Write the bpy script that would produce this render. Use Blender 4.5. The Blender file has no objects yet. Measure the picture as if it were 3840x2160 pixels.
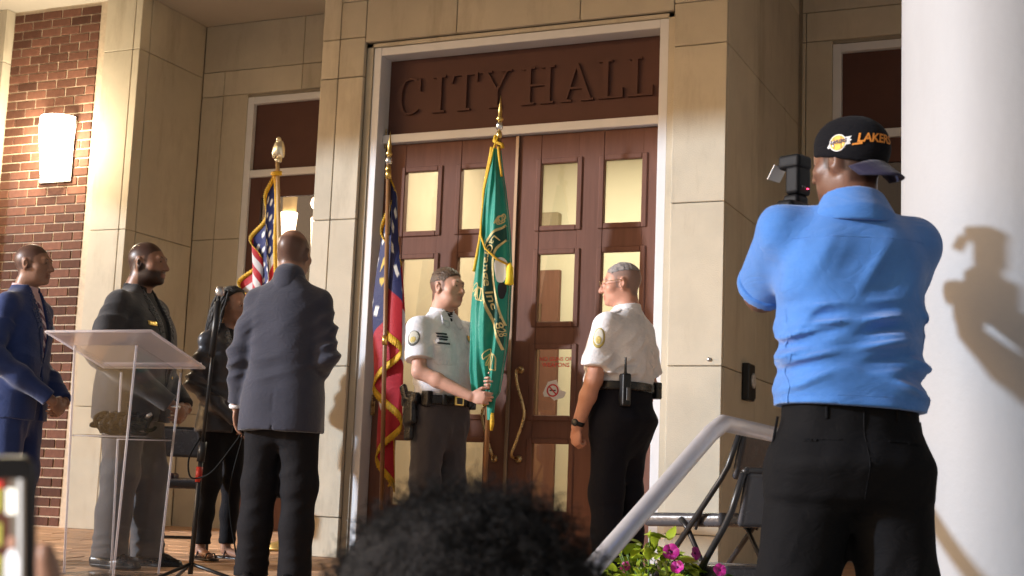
import bpy, bmesh, math, random
import numpy as np
from mathutils import Matrix, Vector, Euler

random.seed(7)
RNG = np.random.default_rng(7)
sc = bpy.context.scene
col = sc.collection
R = math.radians

# ---------------------------------------------------------------- camera
CAM = np.array([3.4536, -7.8366, 0.47])
YAW, PITCH, ROLL = 0.41528, 0.14362, 0.03856
cd = bpy.data.cameras.new('camera')
cam = bpy.data.objects.new('camera', cd)
col.objects.link(cam)
_fw = Vector((-math.sin(YAW) * math.cos(PITCH), math.cos(YAW) * math.cos(PITCH), math.sin(PITCH)))
_rt = _fw.cross(Vector((0, 0, 1))).normalized()
_up = _rt.cross(_fw)
_r2 = math.cos(ROLL) * _rt + math.sin(ROLL) * _up
_u2 = -math.sin(ROLL) * _rt + math.cos(ROLL) * _up
_m = Matrix((_r2, _u2, -_fw)).transposed().to_4x4()
_m.translation = Vector(CAM)
cam.matrix_world = _m
cd.sensor_width = 36.0
cd.lens = 5280.75 / 3840 * 36.0
cd.clip_start = 0.05
cd.clip_end = 2000
cd.dof.use_dof = True
cd.dof.focus_distance = 6.2
cd.dof.aperture_fstop = 49.5 / 7.5
sc.camera = cam
sc.cycles.max_bounces = 6
sc.cycles.diffuse_bounces = 3
sc.cycles.glossy_bounces = 3
sc.cycles.transmission_bounces = 6
sc.cycles.transparent_max_bounces = 10
sc.cycles.caustics_reflective = False
sc.cycles.caustics_refractive = False

# ---------------------------------------------------------------- sky, key light, exposure
SUN_AZ, SUN_EL = 53.0, 15.0          # light travels towards +x/+y, slightly down
w = bpy.data.worlds.new('World')
sc.world = w
w.use_nodes = True
nt = w.node_tree
bg = nt.nodes['Background']
sky = nt.nodes.new('ShaderNodeTexSky')
sky.sky_type = 'NISHITA'
sky.sun_disc = False
sky.sun_elevation = R(SUN_EL)
sky.sun_rotation = R(180 + SUN_AZ)
sky.dust_density = 4.0
tint = nt.nodes.new('ShaderNodeMixRGB')
tint.blend_type = 'MULTIPLY'
tint.inputs[0].default_value = 1.0
tint.inputs[2].default_value = (1.0, 0.82, 0.67, 1)     # sodium-lit night air
nt.links.new(sky.outputs[0], tint.inputs[1])
nt.links.new(tint.outputs[0], bg.inputs[0])
bg.inputs[1].default_value = 0.15
sd = bpy.data.lights.new('sun', 'SUN')
sd.energy = 4.0
sd.angle = R(2.0)
sd.color = (0.70, 0.84, 1.0)
sun = bpy.data.objects.new('sun', sd)
col.objects.link(sun)
_d = Vector((math.sin(R(SUN_AZ)) * math.cos(R(SUN_EL)), math.cos(R(SUN_AZ)) * math.cos(R(SUN_EL)), -math.sin(R(SUN_EL))))
sun.rotation_euler = _d.to_track_quat('-Z', 'Y').to_euler()
vs = sc.view_settings
vs.view_transform = 'Standard'
vs.look = 'None'
vs.gamma = 1.0
vs.exposure = 0.30
vs.use_curve_mapping = False

# ---------------------------------------------------------------- helpers: naming, linking, meshes
def tag(o, label=None, cat=None, group=None, kind=None):
    if label: o['label'] = label
    if cat: o['category'] = cat
    if group: o['group'] = group
    if kind: o['kind'] = kind
    return o

def empty(name, loc=(0, 0, 0), rz=0.0, label=None, cat=None, group=None):
    o = bpy.data.objects.new(name, None)
    col.objects.link(o)
    o.location = loc
    o.rotation_euler = (0, 0, rz)
    o.empty_display_size = 0.1
    return tag(o, label, cat, group)

def obj(name, me, m=None, parent=None, loc=None, rot=None):
    o = bpy.data.objects.new(name, me)
    col.objects.link(o)
    if m is not None and len(me.materials) == 0:
        me.materials.append(m)
    if parent is not None:
        o.parent = parent
    if loc is not None:
        o.location = loc
    if rot is not None:
        o.rotation_euler = rot
    return o

def bm_obj(name, bm, m=None, parent=None, smooth=False, loc=None, rot=None):
    me = bpy.data.meshes.new(name)
    bmesh.ops.recalc_face_normals(bm, faces=bm.faces)
    bm.to_mesh(me)
    bm.free()
    if smooth:
        me.polygons.foreach_set('use_smooth', [True] * len(me.polygons))
    return obj(name, me, m, parent, loc, rot)

def pydata(name, v, f, m=None, parent=None, smooth=False):
    me = bpy.data.meshes.new(name)
    me.from_pydata([tuple(map(float, q)) for q in v], [], [tuple(int(i) for i in q) for q in f])
    me.validate()
    if smooth:
        me.polygons.foreach_set('use_smooth', [True] * len(me.polygons))
    return obj(name, me, m, parent)

def add_box(bm, x0, x1, y0, y1, z0, z1, bev=0.0, seg=1):
    vs_ = [bm.verts.new(p) for p in ((x0, y0, z0), (x1, y0, z0), (x1, y1, z0), (x0, y1, z0), (x0, y0, z1), (x1, y0, z1), (x1, y1, z1), (x0, y1, z1))]
    fs = [bm.faces.new([vs_[i] for i in q]) for q in ((0, 3, 2, 1), (4, 5, 6, 7), (0, 1, 5, 4), (1, 2, 6, 5), (2, 3, 7, 6), (3, 0, 4, 7))]
    if bev > 0:
        es = list({e for f in fs for e in f.edges})
        bmesh.ops.bevel(bm, geom=es, offset=bev, segments=seg, affect='EDGES', profile=0.5)

def box(name, x0, x1, y0, y1, z0, z1, m, parent=None, bev=0.0, seg=1):
    bm = bmesh.new()
    add_box(bm, x0, x1, y0, y1, z0, z1, bev, seg)
    return bm_obj(name, bm, m, parent)

def add_tube(bm, pts, rad, n=8, caps=True, flat=None):
    pts = [Vector(p) for p in pts]
    rads = rad if isinstance(rad, (list, tuple)) else [rad] * len(pts)
    rings = []
    up = None
    for i, p in enumerate(pts):
        if i == 0: t = pts[1] - p
        elif i == len(pts) - 1: t = p - pts[i - 1]
        else: t = (pts[i + 1] - p).normalized() + (p - pts[i - 1]).normalized()
        t.normalize()
        if up is None:
            up = Vector((0, 0, 1)) if abs(t.z) < 0.9 else Vector((0, 1, 0))
        a = t.cross(up)
        if a.length < 1e-5: a = t.cross(Vector((1, 0, 0)))
        a.normalize()
        b = a.cross(t).normalized()
        up = b
        fx, fy = flat if flat else (1, 1)
        rings.append([bm.verts.new(p + rads[i] * (math.cos(2 * math.pi * k / n) * a * fx + math.sin(2 * math.pi * k / n) * b * fy)) for k in range(n)])
    for q, s in zip(rings, rings[1:]):
        for k in range(n):
            bm.faces.new((q[k], q[(k + 1) % n], s[(k + 1) % n], s[k]))
    if caps:
        bm.faces.new(rings[0][::-1])
        bm.faces.new(rings[-1])

def tube(name, pts, rad, m, parent=None, n=8, flat=None):
    bm = bmesh.new()
    add_tube(bm, pts, rad, n, True, flat)
    return bm_obj(name, bm, m, parent, smooth=True)

def add_lathe(bm, prof, n=24, c=(0, 0, 0)):
    rings = []
    for r_, z_ in prof:
        rings.append([bm.verts.new((c[0] + r_ * math.cos(2 * math.pi * k / n), c[1] + r_ * math.sin(2 * math.pi * k / n), c[2] + z_)) for k in range(n)])
    for q, s in zip(rings, rings[1:]):
        for k in range(n):
            bm.faces.new((q[k], q[(k + 1) % n], s[(k + 1) % n], s[k]))
    bm.faces.new(rings[0][::-1])
    bm.faces.new(rings[-1])

def lathe(name, prof, m, parent=None, n=24, c=(0, 0, 0), smooth=True, loc=None, rot=None):
    bm = bmesh.new()
    add_lathe(bm, prof, n, c)
    o = bm_obj(name, bm, m, parent, smooth=smooth, loc=loc, rot=rot)
    return o

def add_prism(bm, poly, d0, d1, tf=lambda a, b, d: (a, d, b)):
    """poly of (a,b) extruded from depth d0 to d1"""
    lo = [bm.verts.new(tf(a, b, d0)) for a, b in poly]
    hi = [bm.verts.new(tf(a, b, d1)) for a, b in poly]
    n = len(poly)
    bm.faces.new(lo)
    bm.faces.new(hi[::-1])
    for i in range(n):
        bm.faces.new((lo[i], hi[i], hi[(i + 1) % n], lo[(i + 1) % n]))

def smooth_curve(pts, n=8):
    """Catmull-Rom through pts"""
    P = [np.array(p, float) for p in pts]
    P = [2 * P[0] - P[1]] + P + [2 * P[-1] - P[-2]]
    out = []
    for i in range(1, len(P) - 2):
        for k in range(n):
            t = k / n
            a, b, c_, d = P[i - 1], P[i], P[i + 1], P[i + 2]
            out.append(0.5 * ((2 * b) + (c_ - a) * t + (2 * a - 5 * b + 4 * c_ - d) * t * t + (-a + 3 * b - 3 * c_ + d) * t ** 3))
    out.append(P[-2])
    return out

# ---------------------------------------------------------------- materials
MATS = {}
def mat(name, c, rough=0.6, metal=0.0, var=0.0, vscale=4.0, bump=0.0, bscale=60.0, spec=0.5, coat=0.0, sheen=0.0, rnd=0.0, c2=None, emit=0.0, sub=0.0, stretch=None, trans=0.0, ior=1.45, wear=0.0, crinkle=0.0, cscale=11.0):
    if name in MATS: return MATS[name]
    m = bpy.data.materials.new(name)
    m.use_nodes = True
    N, L = m.node_tree.nodes, m.node_tree.links
    b = N['Principled BSDF']
    c = tuple(c) + (1,)
    b.inputs['Base Color'].default_value = c
    b.inputs['Roughness'].default_value = rough
    b.inputs['Metallic'].default_value = metal
    b.inputs['Specular IOR Level'].default_value = spec
    b.inputs['IOR'].default_value = ior
    if coat: b.inputs['Coat Weight'].default_value = coat
    if sheen:
        b.inputs['Sheen Weight'].default_value = sheen
        b.inputs['Sheen Roughness'].default_value = 0.5
    if trans: b.inputs['Transmission Weight'].default_value = trans
    if sub:
        b.inputs['Subsurface Weight'].default_value = sub
        b.inputs['Subsurface Radius'].default_value = (0.02, 0.008, 0.005)
        b.inputs['Subsurface Scale'].default_value = 0.5
    if emit:
        b.inputs['Emission Color'].default_value = c
        b.inputs['Emission Strength'].default_value = emit
    need = var or bump or rnd or wear or crinkle
    if need:
        tc = N.new('ShaderNodeTexCoord')
        src = tc.outputs['Object']
        if stretch:
            mp = N.new('ShaderNodeMapping')
            mp.inputs['Scale'].default_value = stretch
            L.new(src, mp.inputs[0])
            src = mp.outputs[0]
    last = None
    if var or c2:
        n1 = N.new('ShaderNodeTexNoise')
        n1.inputs['Scale'].default_value = vscale
        n1.inputs['Detail'].default_value = 6
        n1.inputs['Roughness'].default_value = 0.62
        L.new(src, n1.inputs['Vector'])
        rp = N.new('ShaderNodeMapRange')
        rp.inputs[1].default_value = 0.3
        rp.inputs[2].default_value = 0.7
        L.new(n1.outputs[0], rp.inputs[0])
        mx = N.new('ShaderNodeMixRGB')
        mx.inputs[1].default_value = tuple(max(0, q * (1 - var)) for q in c[:3]) + (1,)
        mx.inputs[2].default_value = (tuple(c2) + (1,)) if c2 else tuple(min(1, q * (1 + var)) for q in c[:3]) + (1,)
        L.new(rp.outputs[0], mx.inputs[0])
        last = mx.outputs[0]
        # roughness follows the blotches a little
        mr = N.new('ShaderNodeMapRange')
        mr.inputs[3].default_value = max(0.02, rough - 0.08)
        mr.inputs[4].default_value = min(1, rough + 0.08)
        L.new(n1.outputs[0], mr.inputs[0])
        L.new(mr.outputs[0], b.inputs['Roughness'])
    if wear:
        n3 = N.new('ShaderNodeTexNoise')
        n3.inputs['Scale'].default_value = 1.3
        n3.inputs['Detail'].default_value = 9
        n3.inputs['Roughness'].default_value = 0.7
        mp3 = N.new('ShaderNodeMapping')
        mp3.inputs['Scale'].default_value = (3.0, 3.0, 0.6)
        L.new(tc.outputs['Object'], mp3.inputs[0])
        L.new(mp3.outputs[0], n3.inputs['Vector'])
        rp3 = N.new('ShaderNodeMapRange')
        rp3.inputs[1].default_value = 0.52
        rp3.inputs[2].default_value = 0.75
        rp3.inputs[3].default_value = 0.0
        rp3.inputs[4].default_value = wear
        L.new(n3.outputs[0], rp3.inputs[0])
        mx3 = N.new('ShaderNodeMixRGB')
        mx3.blend_type = 'MULTIPLY'
        mx3.inputs[2].default_value = (0.45, 0.38, 0.30, 1)
        if last is not None: L.new(last, mx3.inputs[1])
        else: mx3.inputs[1].default_value = c
        L.new(rp3.outputs[0], mx3.inputs[0])
        last = mx3.outputs[0]
    if rnd:
        oi = N.new('ShaderNodeObjectInfo')
        mr2 = N.new('ShaderNodeMapRange')
        mr2.inputs[3].default_value = 1 - rnd
        mr2.inputs[4].default_value = 1 + rnd
        L.new(oi.outputs['Random'], mr2.inputs[0])
        hs = N.new('ShaderNodeHueSaturation')
        if last is not None: L.new(last, hs.inputs['Color'])
        else: hs.inputs['Color'].default_value = c
        L.new(mr2.outputs[0], hs.inputs['Value'])
        last = hs.outputs[0]
    if last is not None:
        L.new(last, b.inputs['Base Color'])
    if bump:
        n2 = N.new('ShaderNodeTexNoise')
        n2.inputs['Scale'].default_value = bscale
        n2.inputs['Detail'].default_value = 4
        L.new(src, n2.inputs['Vector'])
        bp = N.new('ShaderNodeBump')
        bp.inputs['Strength'].default_value = bump
        bp.inputs['Distance'].default_value = 0.01
        L.new(n2.outputs[0], bp.inputs['Height'])
        L.new(bp.outputs[0], b.inputs['Normal'])
        if crinkle:      # small creases: ridges of a distorted noise
            n4 = N.new('ShaderNodeTexNoise')
            n4.inputs['Scale'].default_value = cscale
            n4.inputs['Detail'].default_value = 2.5
            n4.inputs['Distortion'].default_value = 1.4
            mp4 = N.new('ShaderNodeMapping')
            mp4.inputs['Rotation'].default_value = (0.3, 0.5, 0.2)
            mp4.inputs['Scale'].default_value = (1.0, 1.0, 1.9)
            L.new(tc.outputs['Object'], mp4.inputs[0]); L.new(mp4.outputs[0], n4.inputs['Vector'])
            s1 = N.new('ShaderNodeMath'); s1.operation = 'SUBTRACT'; s1.inputs[1].default_value = 0.5
            s2 = N.new('ShaderNodeMath'); s2.operation = 'ABSOLUTE'
            s3 = N.new('ShaderNodeMath'); s3.operation = 'POWER'; s3.inputs[1].default_value = 0.6
            L.new(n4.outputs[0], s1.inputs[0]); L.new(s1.outputs[0], s2.inputs[0]); L.new(s2.outputs[0], s3.inputs[0])
            b4 = N.new('ShaderNodeBump'); b4.inputs['Strength'].default_value = crinkle; b4.inputs['Distance'].default_value = 0.02
            L.new(s3.outputs[0], b4.inputs['Height'])
            L.new(b4.outputs[0], bp.inputs['Normal'])
    MATS[name] = m
    return m

def glass_mat(name, tint_=(1, 1, 1), refl=0.9, rough=0.01, haze=0.0, haze_c=(0.8, 0.77, 0.78)):
    """thin pane: clear body with a Fresnel reflection"""
    if name in MATS: return MATS[name]
    m = bpy.data.materials.new(name)
    m.use_nodes = True
    N, L = m.node_tree.nodes, m.node_tree.links
    N.remove(N['Principled BSDF'])
    t = N.new('ShaderNodeBsdfTransparent')
    t.inputs[0].default_value = tuple(tint_) + (1,)
    g = N.new('ShaderNodeBsdfGlossy')
    g.inputs['Roughness'].default_value = rough
    g.inputs[0].default_value = (refl, refl, refl, 1)
    lw = N.new('ShaderNodeLayerWeight')
    pw = N.new('ShaderNodeMath'); pw.operation = 'POWER'; pw.inputs[1].default_value = 5.0
    L.new(lw.outputs['Facing'], pw.inputs[0])
    f = N.new('ShaderNodeMath'); f.operation = 'MULTIPLY_ADD'; f.inputs[1].default_value = 0.9; f.inputs[2].default_value = 0.045
    L.new(pw.outputs[0], f.inputs[0])
    mx = N.new('ShaderNodeMixShader')
    L.new(f.outputs[0], mx.inputs[0])
    L.new(t.outputs[0], mx.inputs[1])
    L.new(g.outputs[0], mx.inputs[2])
    out = mx.outputs[0]
    if haze:
        df = N.new('ShaderNodeBsdfDiffuse'); df.inputs[0].default_value = tuple(haze_c) + (1,)
        tl = N.new('ShaderNodeBsdfTranslucent'); tl.inputs[0].default_value = tuple(haze_c) + (1,)
        m1 = N.new('ShaderNodeMixShader'); m1.inputs[0].default_value = 0.5
        L.new(df.outputs[0], m1.inputs[1]); L.new(tl.outputs[0], m1.inputs[2])
        m2 = N.new('ShaderNodeMixShader'); m2.inputs[0].default_value = haze
        L.new(out, m2.inputs[1]); L.new(m1.outputs[0], m2.inputs[2])
        out = m2.outputs[0]
    L.new(out, N['Material Output'].inputs[0])
    MATS[name] = m
    return m

def emit_mat(name, c, s):
    if name in MATS: return MATS[name]
    m = bpy.data.materials.new(name)
    m.use_nodes = True
    b = m.node_tree.nodes['Principled BSDF']
    b.inputs['Base Color'].default_value = tuple(c) + (1,)
    b.inputs['Emission Color'].default_value = tuple(c) + (1,)
    b.inputs['Emission Strength'].default_value = s
    MATS[name] = m
    return m

def floor_z(y):
    return 0.035 * (y + 0.8)
# ================================================================ the setting
M_stone = mat('stone_panel', (0.55, 0.485, 0.375), 0.75, var=0.10, vscale=2.2, bump=0.25, bscale=140, rnd=0.09, wear=0.5, spec=0.25)
M_stone_d = mat('stone_backing', (0.42, 0.35, 0.26), 0.9, var=0.1)
M_ceil = mat('ceiling_plaster', (0.47, 0.42, 0.35), 0.85, var=0.05, vscale=1.5, bump=0.1, bscale=200)
M_white = mat('white_aluminium', (0.72, 0.71, 0.72), 0.4, var=0.04, vscale=6)
M_door = mat('brown_painted_wood', (0.165, 0.078, 0.055), 0.65, var=0.13, vscale=5, bump=0.06, bscale=40, stretch=(6, 6, 0.6), spec=0.18)
M_doord = mat('brown_panel', (0.105, 0.050, 0.040), 0.6, var=0.10, vscale=3, bump=0.04, bscale=30, spec=0.18)
M_brass = mat('brass', (0.52, 0.37, 0.18), 0.28, 1.0, var=0.1, vscale=30)
M_glass = glass_mat('pane_glass', (0.93, 0.95, 0.92), 0.55)
M_dglass = glass_mat('dark_pane_glass', (0.50, 0.42, 0.38), 0.5)
M_int = mat('cream_interior_paint', (0.58, 0.53, 0.40), 0.8, var=0.04, vscale=1.5)
M_brick = mat('brick_clay', (0.130, 0.058, 0.039), 0.85, var=0.22, vscale=18, bump=0.5, bscale=90, rnd=0.42, spec=0.2)
M_mortar = mat('mortar', (0.56, 0.45, 0.33), 0.95, var=0.12, vscale=30, bump=0.5, bscale=120)
M_paver = mat('clay_paver', (0.56, 0.33, 0.19), 0.6, var=0.16, vscale=9, bump=0.25, bscale=80, rnd=0.16)
M_grout = mat('paver_joint', (0.33, 0.24, 0.16), 0.95, var=0.15)
M_conc = mat('concrete', (0.46, 0.42, 0.37), 0.9, var=0.15, vscale=3, bump=0.3, bscale=70)
M_colm = mat('column_paint', (0.35, 0.355, 0.37), 0.6, var=0.04, vscale=1.2, bump=0.12, bscale=40, wear=0.10)
M_black = mat('black_plastic', (0.012, 0.012, 0.013), 0.38, bump=0.05, bscale=200)
M_chrome = mat('steel', (0.62, 0.60, 0.60), 0.3, 1.0, var=0.1, vscale=20)

# ground beyond the porch (one sheet that reaches the horizon), landing, steps
def plane(name, x0, x1, y0, y1, z, m, nx=1, ny=1):
    v, f = [], []
    for j in range(ny + 1):
        for i in range(nx + 1):
            v.append((x0 + (x1 - x0) * i / nx, y0 + (y1 - y0) * j / ny, z))
    for j in range(ny):
        for i in range(nx):
            a = j * (nx + 1) + i
            f.append((a, a + 1, a + nx + 2, a + nx + 1))
    return tag(pydata(name, v, f, m), kind='structure')

plane('ground', -400, 400, -400, 400, -0.85, M_conc)
tag(box('landing', -7.5, 7.5, -5.4, -3.3, -1.0, -0.37, M_conc, bev=0.02), kind='structure')
tag(box('step', -7.5, 7.5, -5.75, -5.404, -1.0, -0.61, M_conc, bev=0.02), kind='structure')
tag(box('step', -7.5, 7.5, -3.296, -2.625, -1.0, -0.215, M_conc, bev=0.015), kind='structure')
# porch floor: slab with a slight fall to the front
Y0, Y1 = -2.62, 2.6
pf = pydata('porch_floor', [(-7.5, Y0, floor_z(Y0) - 0.012), (7.5, Y0, floor_z(Y0) - 0.012), (7.5, Y1, floor_z(Y1) - 0.012), (-7.5, Y1, floor_z(Y1) - 0.012),
                           (-7.5, Y0, -1), (7.5, Y0, -1), (7.5, Y1, -1), (-7.5, Y1, -1)],
            [(0, 1, 2, 3), (4, 7, 6, 5), (0, 4, 5, 1), (1, 5, 6, 2), (2, 6, 7, 3), (3, 7, 4, 0)], M_grout)
tag(pf, kind='structure')
# pavers: the nearest visible ones singly, the rest joined
def paver_mesh(L_, W_):
    bm = bmesh.new()
    add_box(bm, 0, L_ - 0.008, 0, W_ - 0.008, -0.03, 0.0, 0.004)
    me = bpy.data.meshes.new('paver')
    bm.to_mesh(me); bm.free()
    me.materials.append(M_paver)
    return me
PL, PW = 0.30, 0.20
pm = paver_mesh(PL, PW)
rest_v, rest_f = [], []
tilt = math.atan(0.035)
cells = []
for j in range(int((Y1 - Y0) / PW)):
    y = Y0 + 0.005 + j * PW
    for i in range(-18, 18):
        x = i * PL + (0.15 if j % 2 else 0)
        cells.append((x, y, j))
def vis(c):
    x, y, j = c
    return -4.7 < x < -0.2 and -1.95 < y < 0.95 and not (x < -3.9 and y < -1.0) and not (x > -1.2 and y > -0.3)
one = sorted([c for c in cells if vis(c)], key=lambda c: (c[0] - 3.45) ** 2 + (c[1] + 7.8) ** 2)[:290]
ones = set((c[0], c[1]) for c in one)
for x, y, j in cells:
    dz = RNG.uniform(-0.0015, 0.0015)
    if (x, y) in ones:
        o = obj('paver', pm, None, pf, (x, y, floor_z(y) + dz), (tilt + RNG.normal() * 0.004, RNG.normal() * 0.004, 0))
    else:
        b0 = len(rest_v)
        for (a, b_) in ((0, 0), (PL - .008, 0), (PL - .008, PW - .008), (0, PW - .008)):
            rest_v.append((x + a, y + b_, floor_z(y + b_) + dz))
        for (a, b_) in ((0, 0), (PL - .008, 0), (PL - .008, PW - .008), (0, PW - .008)):
            rest_v.append((x + a, y + b_, floor_z(y + b_) - 0.03))
        rest_f += [(b0, b0 + 1, b0 + 2, b0 + 3), (b0, b0 + 4, b0 + 5, b0 + 1), (b0 + 1, b0 + 5, b0 + 6, b0 + 2), (b0 + 2, b0 + 6, b0 + 7, b0 + 3), (b0 + 3, b0 + 7, b0 + 4, b0)]
tag(pydata('far_pavers', rest_v, rest_f, M_paver, pf), kind='stuff')

# ---------------------------------------------------------------- city hall front
hall = empty('city_hall', (0, 0, 0), 0, 'tan stone-panelled city hall entrance front with brick pier and brown doors', 'building')
YF, YW, YP = -0.15, 1.75, 0.90       # bay front, window wall, pier front
BX = 1.37                            # bay half width
PXR = -3.73                          # pier right face
ZC = 4.32                            # ceiling
# backing walls
box('wall', -BX + 0.02, -1.08, YF + 0.03, 2.3, -0.3, ZC + 0.3, M_stone_d, hall)
box('wall', 1.08, BX - 0.02, YF + 0.03, 2.3, -0.3, ZC + 0.3, M_stone_d, hall)
box('wall', -1.078, 1.078, YF + 0.03, 0.25, 3.36, ZC + 0.3, M_stone_d, hall)
for sx in (-1, 1):
    xa, xb = (PXR - 0.3, -BX + 0.018) if sx < 0 else (BX - 0.018, -PXR + 0.3)
    wl, wr = (-3.26, -1.65) if sx < 0 else (1.61, 3.22)
    box('wall', xa, wl - 0.005, YW + 0.03, 2.3, -0.3, ZC + 0.3, M_stone_d, hall)
    box('wall', wr + 0.005, xb, YW + 0.03, 2.3, -0.3, ZC + 0.3, M_stone_d, hall)
    box('wall', wl - 0.003, wr + 0.003, YW + 0.03, 2.3, 3.67, ZC + 0.3, M_stone_d, hall)
box('wall', -8.0, PXR - 0.02, YP + 0.046, 2.3, -0.3, ZC + 0.3, M_mortar, hall)
box('wall', -PXR + 0.02, 8.0, YP + 0.046, 2.3, -0.3, ZC + 0.3, M_mortar, hall)
box('side_wall', -8.3, -8.0, -1.0, 2.3, -0.3, ZC, M_stone_d, hall)

J = 0.005
def panel_f(x0, x1, z0, z1, yf, d=0.032):
    """panel facing -y"""
    box('wall_panel', x0 + J / 2, x1 - J / 2, yf, yf + d, z0 + J / 2, z1 - J / 2, M_stone, hall, 0.0035)
def panel_s(y0, y1, z0, z1, xf, sgn, d=0.022):
    """panel facing +x (sgn 1) or -x"""
    xa, xb = (xf - d, xf) if sgn > 0 else (xf, xf + d)
    box('wall_panel', xa, xb, y0 + J / 2, y1 - J / 2, z0 + J / 2, z1 - J / 2, M_stone, hall, 0.0035)

zb = floor_z(YF) + 0.0
ZJ = [zb, 0.27, 1.213, 2.158, 3.10, 3.365]
for sx in (-1, 1):
    for a, b_ in zip(ZJ, ZJ[1:]):
        if sx < 0:
            panel_f(-BX, -1.235, a, b_, YF); panel_f(-1.235, -1.045, a, b_, YF)
        else:
            panel_f(1.045, BX, a, b_, YF)
# door head courses
panel_f(-1.045, -0.388, 3.325, 3.365 + 0.25, YF)
for a, b_ in ((-0.388, 0.447), (0.447, 1.045)):
    panel_f(a, b_, 3.325, 3.615, YF)
panel_f(-BX, -1.235, 3.365, ZC, YF)
panel_f(-1.235, -1.045, 3.365, 3.615, YF); panel_f(1.045, BX, 3.365, 3.615, YF)
for a, b_ in ((-1.235, -0.05), (-0.05, BX)):
    panel_f(a, b_, 3.615, ZC, YF)
# bay returns
for sx in (-1, 1):
    for a, b_ in zip([0.05, 1.213, 2.158, 3.10, 3.9], [1.213, 2.158, 3.10, 3.9, ZC]):
        panel_s(YF + 0.034, 0.62, a, b_, sx * BX, sx); panel_s(0.62, YW + 0.03, a, b_, sx * BX, sx)
# window wall panels
for sx in (-1, 1):
    wl, wr = (-3.26, -1.65) if sx < 0 else (1.61, 3.22)
    e0, e1 = (PXR, -BX - 0.024) if sx < 0 else (BX + 0.024, -PXR)
    g0 = e0 + (0.22 if sx < 0 else 0.03)
    for a, b_ in zip([0.05, 1.0, 2.456, 3.69], [1.0, 2.456, 3.69, 3.905]):
        panel_f(e0, g0, a, b_, YW)
        if b_ < 3.7:
            panel_f(g0, wl, a, b_, YW); panel_f(wr, e1, a, b_, YW)
    vm = -2.74 if sx < 0 else 2.3
    panel_f(g0, vm, 3.69, 3.905, YW); panel_f(vm, e1, 3.69, 3.905, YW)
    panel_f(e0, vm, 3.905, ZC, YW); panel_f(vm, e1, 3.905, ZC, YW)
# pier: right pilaster, return, left pilaster, bricks between
for a, b_ in zip([0.06, 1.0, 2.395, 3.865], [1.0, 2.395, 3.865, ZC]):
    panel_f(-4.095, -3.80, a, b_, YP, 0.12)
    panel_f(-3.80, PXR, a, b_, YP, 0.12)
    panel_s(YP + 0.125, YW - 0.002, a, b_, PXR, 1)
    panel_f(-5.65, -5.10, a, b_, YP - 0.05, 0.17)
    panel_f(3.73, 4.1, a, b_, YP, 0.12)
    panel_s(YP + 0.125, YW - 0.002, a, b_, -PXR, -1)
    panel_f(-8.0, -5.65, a, b_, YP, 0.12)
# bricks
BL, BH = 0.203, 0.0755
bm = bmesh.new()
add_box(bm, 0, BL - 0.011, -0.012, 0.06, 0, BH - 0.011, 0.0025)
bme = bpy.data.meshes.new('brick'); bm.to_mesh(bme); bm.free(); bme.materials.append(M_brick)
bm = bmesh.new()
add_box(bm, 0, BL / 2 - 0.011, -0.012, 0.06, 0, BH - 0.011, 0.0025)
bmh = bpy.data.meshes.new('brick'); bm.to_mesh(bmh); bm.free(); bmh.materials.append(M_brick)
nb = 0
bx0 = -5.10 + 0.005
rows = int((ZC - 0.06) / BH)
for j in range(rows):
    z = 0.07 + j * BH
    i = 0
    x = bx0 if j % 2 == 0 else bx0
    seq = [bmh] if j % 2 else []
    seq += [bme] * 5
    for me_ in seq:
        wdt = (BL if me_ is bme else BL / 2)
        if x + wdt > -4.09:
            me_ = bmh; wdt = BL / 2
            if x + wdt > -4.08: break
        o = obj('brick', me_, None, hall, (x, YP + 0.05 + RNG.uniform(-0.002, 0.002), z + RNG.uniform(-0.001, 0.001)))
        x += wdt
        nb += 1
    # closing half brick if a gap is left
    if x + BL / 2 < -4.085:
        obj('brick', bmh, None, hall, (x, YP + 0.05, z))
        nb += 1

# ---------------------------------------------------------------- ceiling with its front edge
tag(box('ceiling', -9, 9, -1.2, 2.3, ZC, ZC + 0.9, M_ceil), kind='structure')
ZB = 4.28
tag(box('portico_ceiling', -9, 9, -3.9, -1.2015, ZB, ZB + 0.8, M_ceil), kind='structure')

# ---------------------------------------------------------------- doors
def frame(x0, x1, z0, z1, y, wd, dp, bar=None, m=M_white, parent=hall, name='door_frame', yb=None):
    yb = y + .002 if yb is None else yb
    bm = bmesh.new()
    add_box(bm, x0, x0 + wd, y, y + dp, z0, z1, 0.003)
    add_box(bm, x1 - wd, x1, y, y + dp, z0, z1, 0.003)
    add_box(bm, x0 + wd + .0005, x1 - wd - .0005, y + .001, y + dp, z1 - wd, z1 - .001, 0.003)
    if bar:
        add_box(bm, x0 + wd + .0005, x1 - wd - .0005, yb, y + dp, bar - wd * 0.5, bar + wd * 0.5, 0.003)
    return bm_obj(name, bm, m, parent)

# reveals around the entrance
zf = floor_z(0.0)
for sx in (-1, 1):
    xa, xb = (-1.0465, -1.002) if sx < 0 else (1.002, 1.0465)
    box('reveal', xa, xb, YF + 0.035, 0.2, zf, 3.322, M_stone, hall)
box('reveal', -1.0465, 1.0465, YF + 0.035, 0.2, 3.2985, 3.3225, M_stone, hall)
frame(-1.0, 1.0, zf, 3.296, -0.105, 0.055, 0.195, 2.70, yb=-0.035)
tp = box('transom_panel', -0.944, 0.944, 0.03, 0.07, 2.7285, 3.2405, M_doord, hall)

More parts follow.
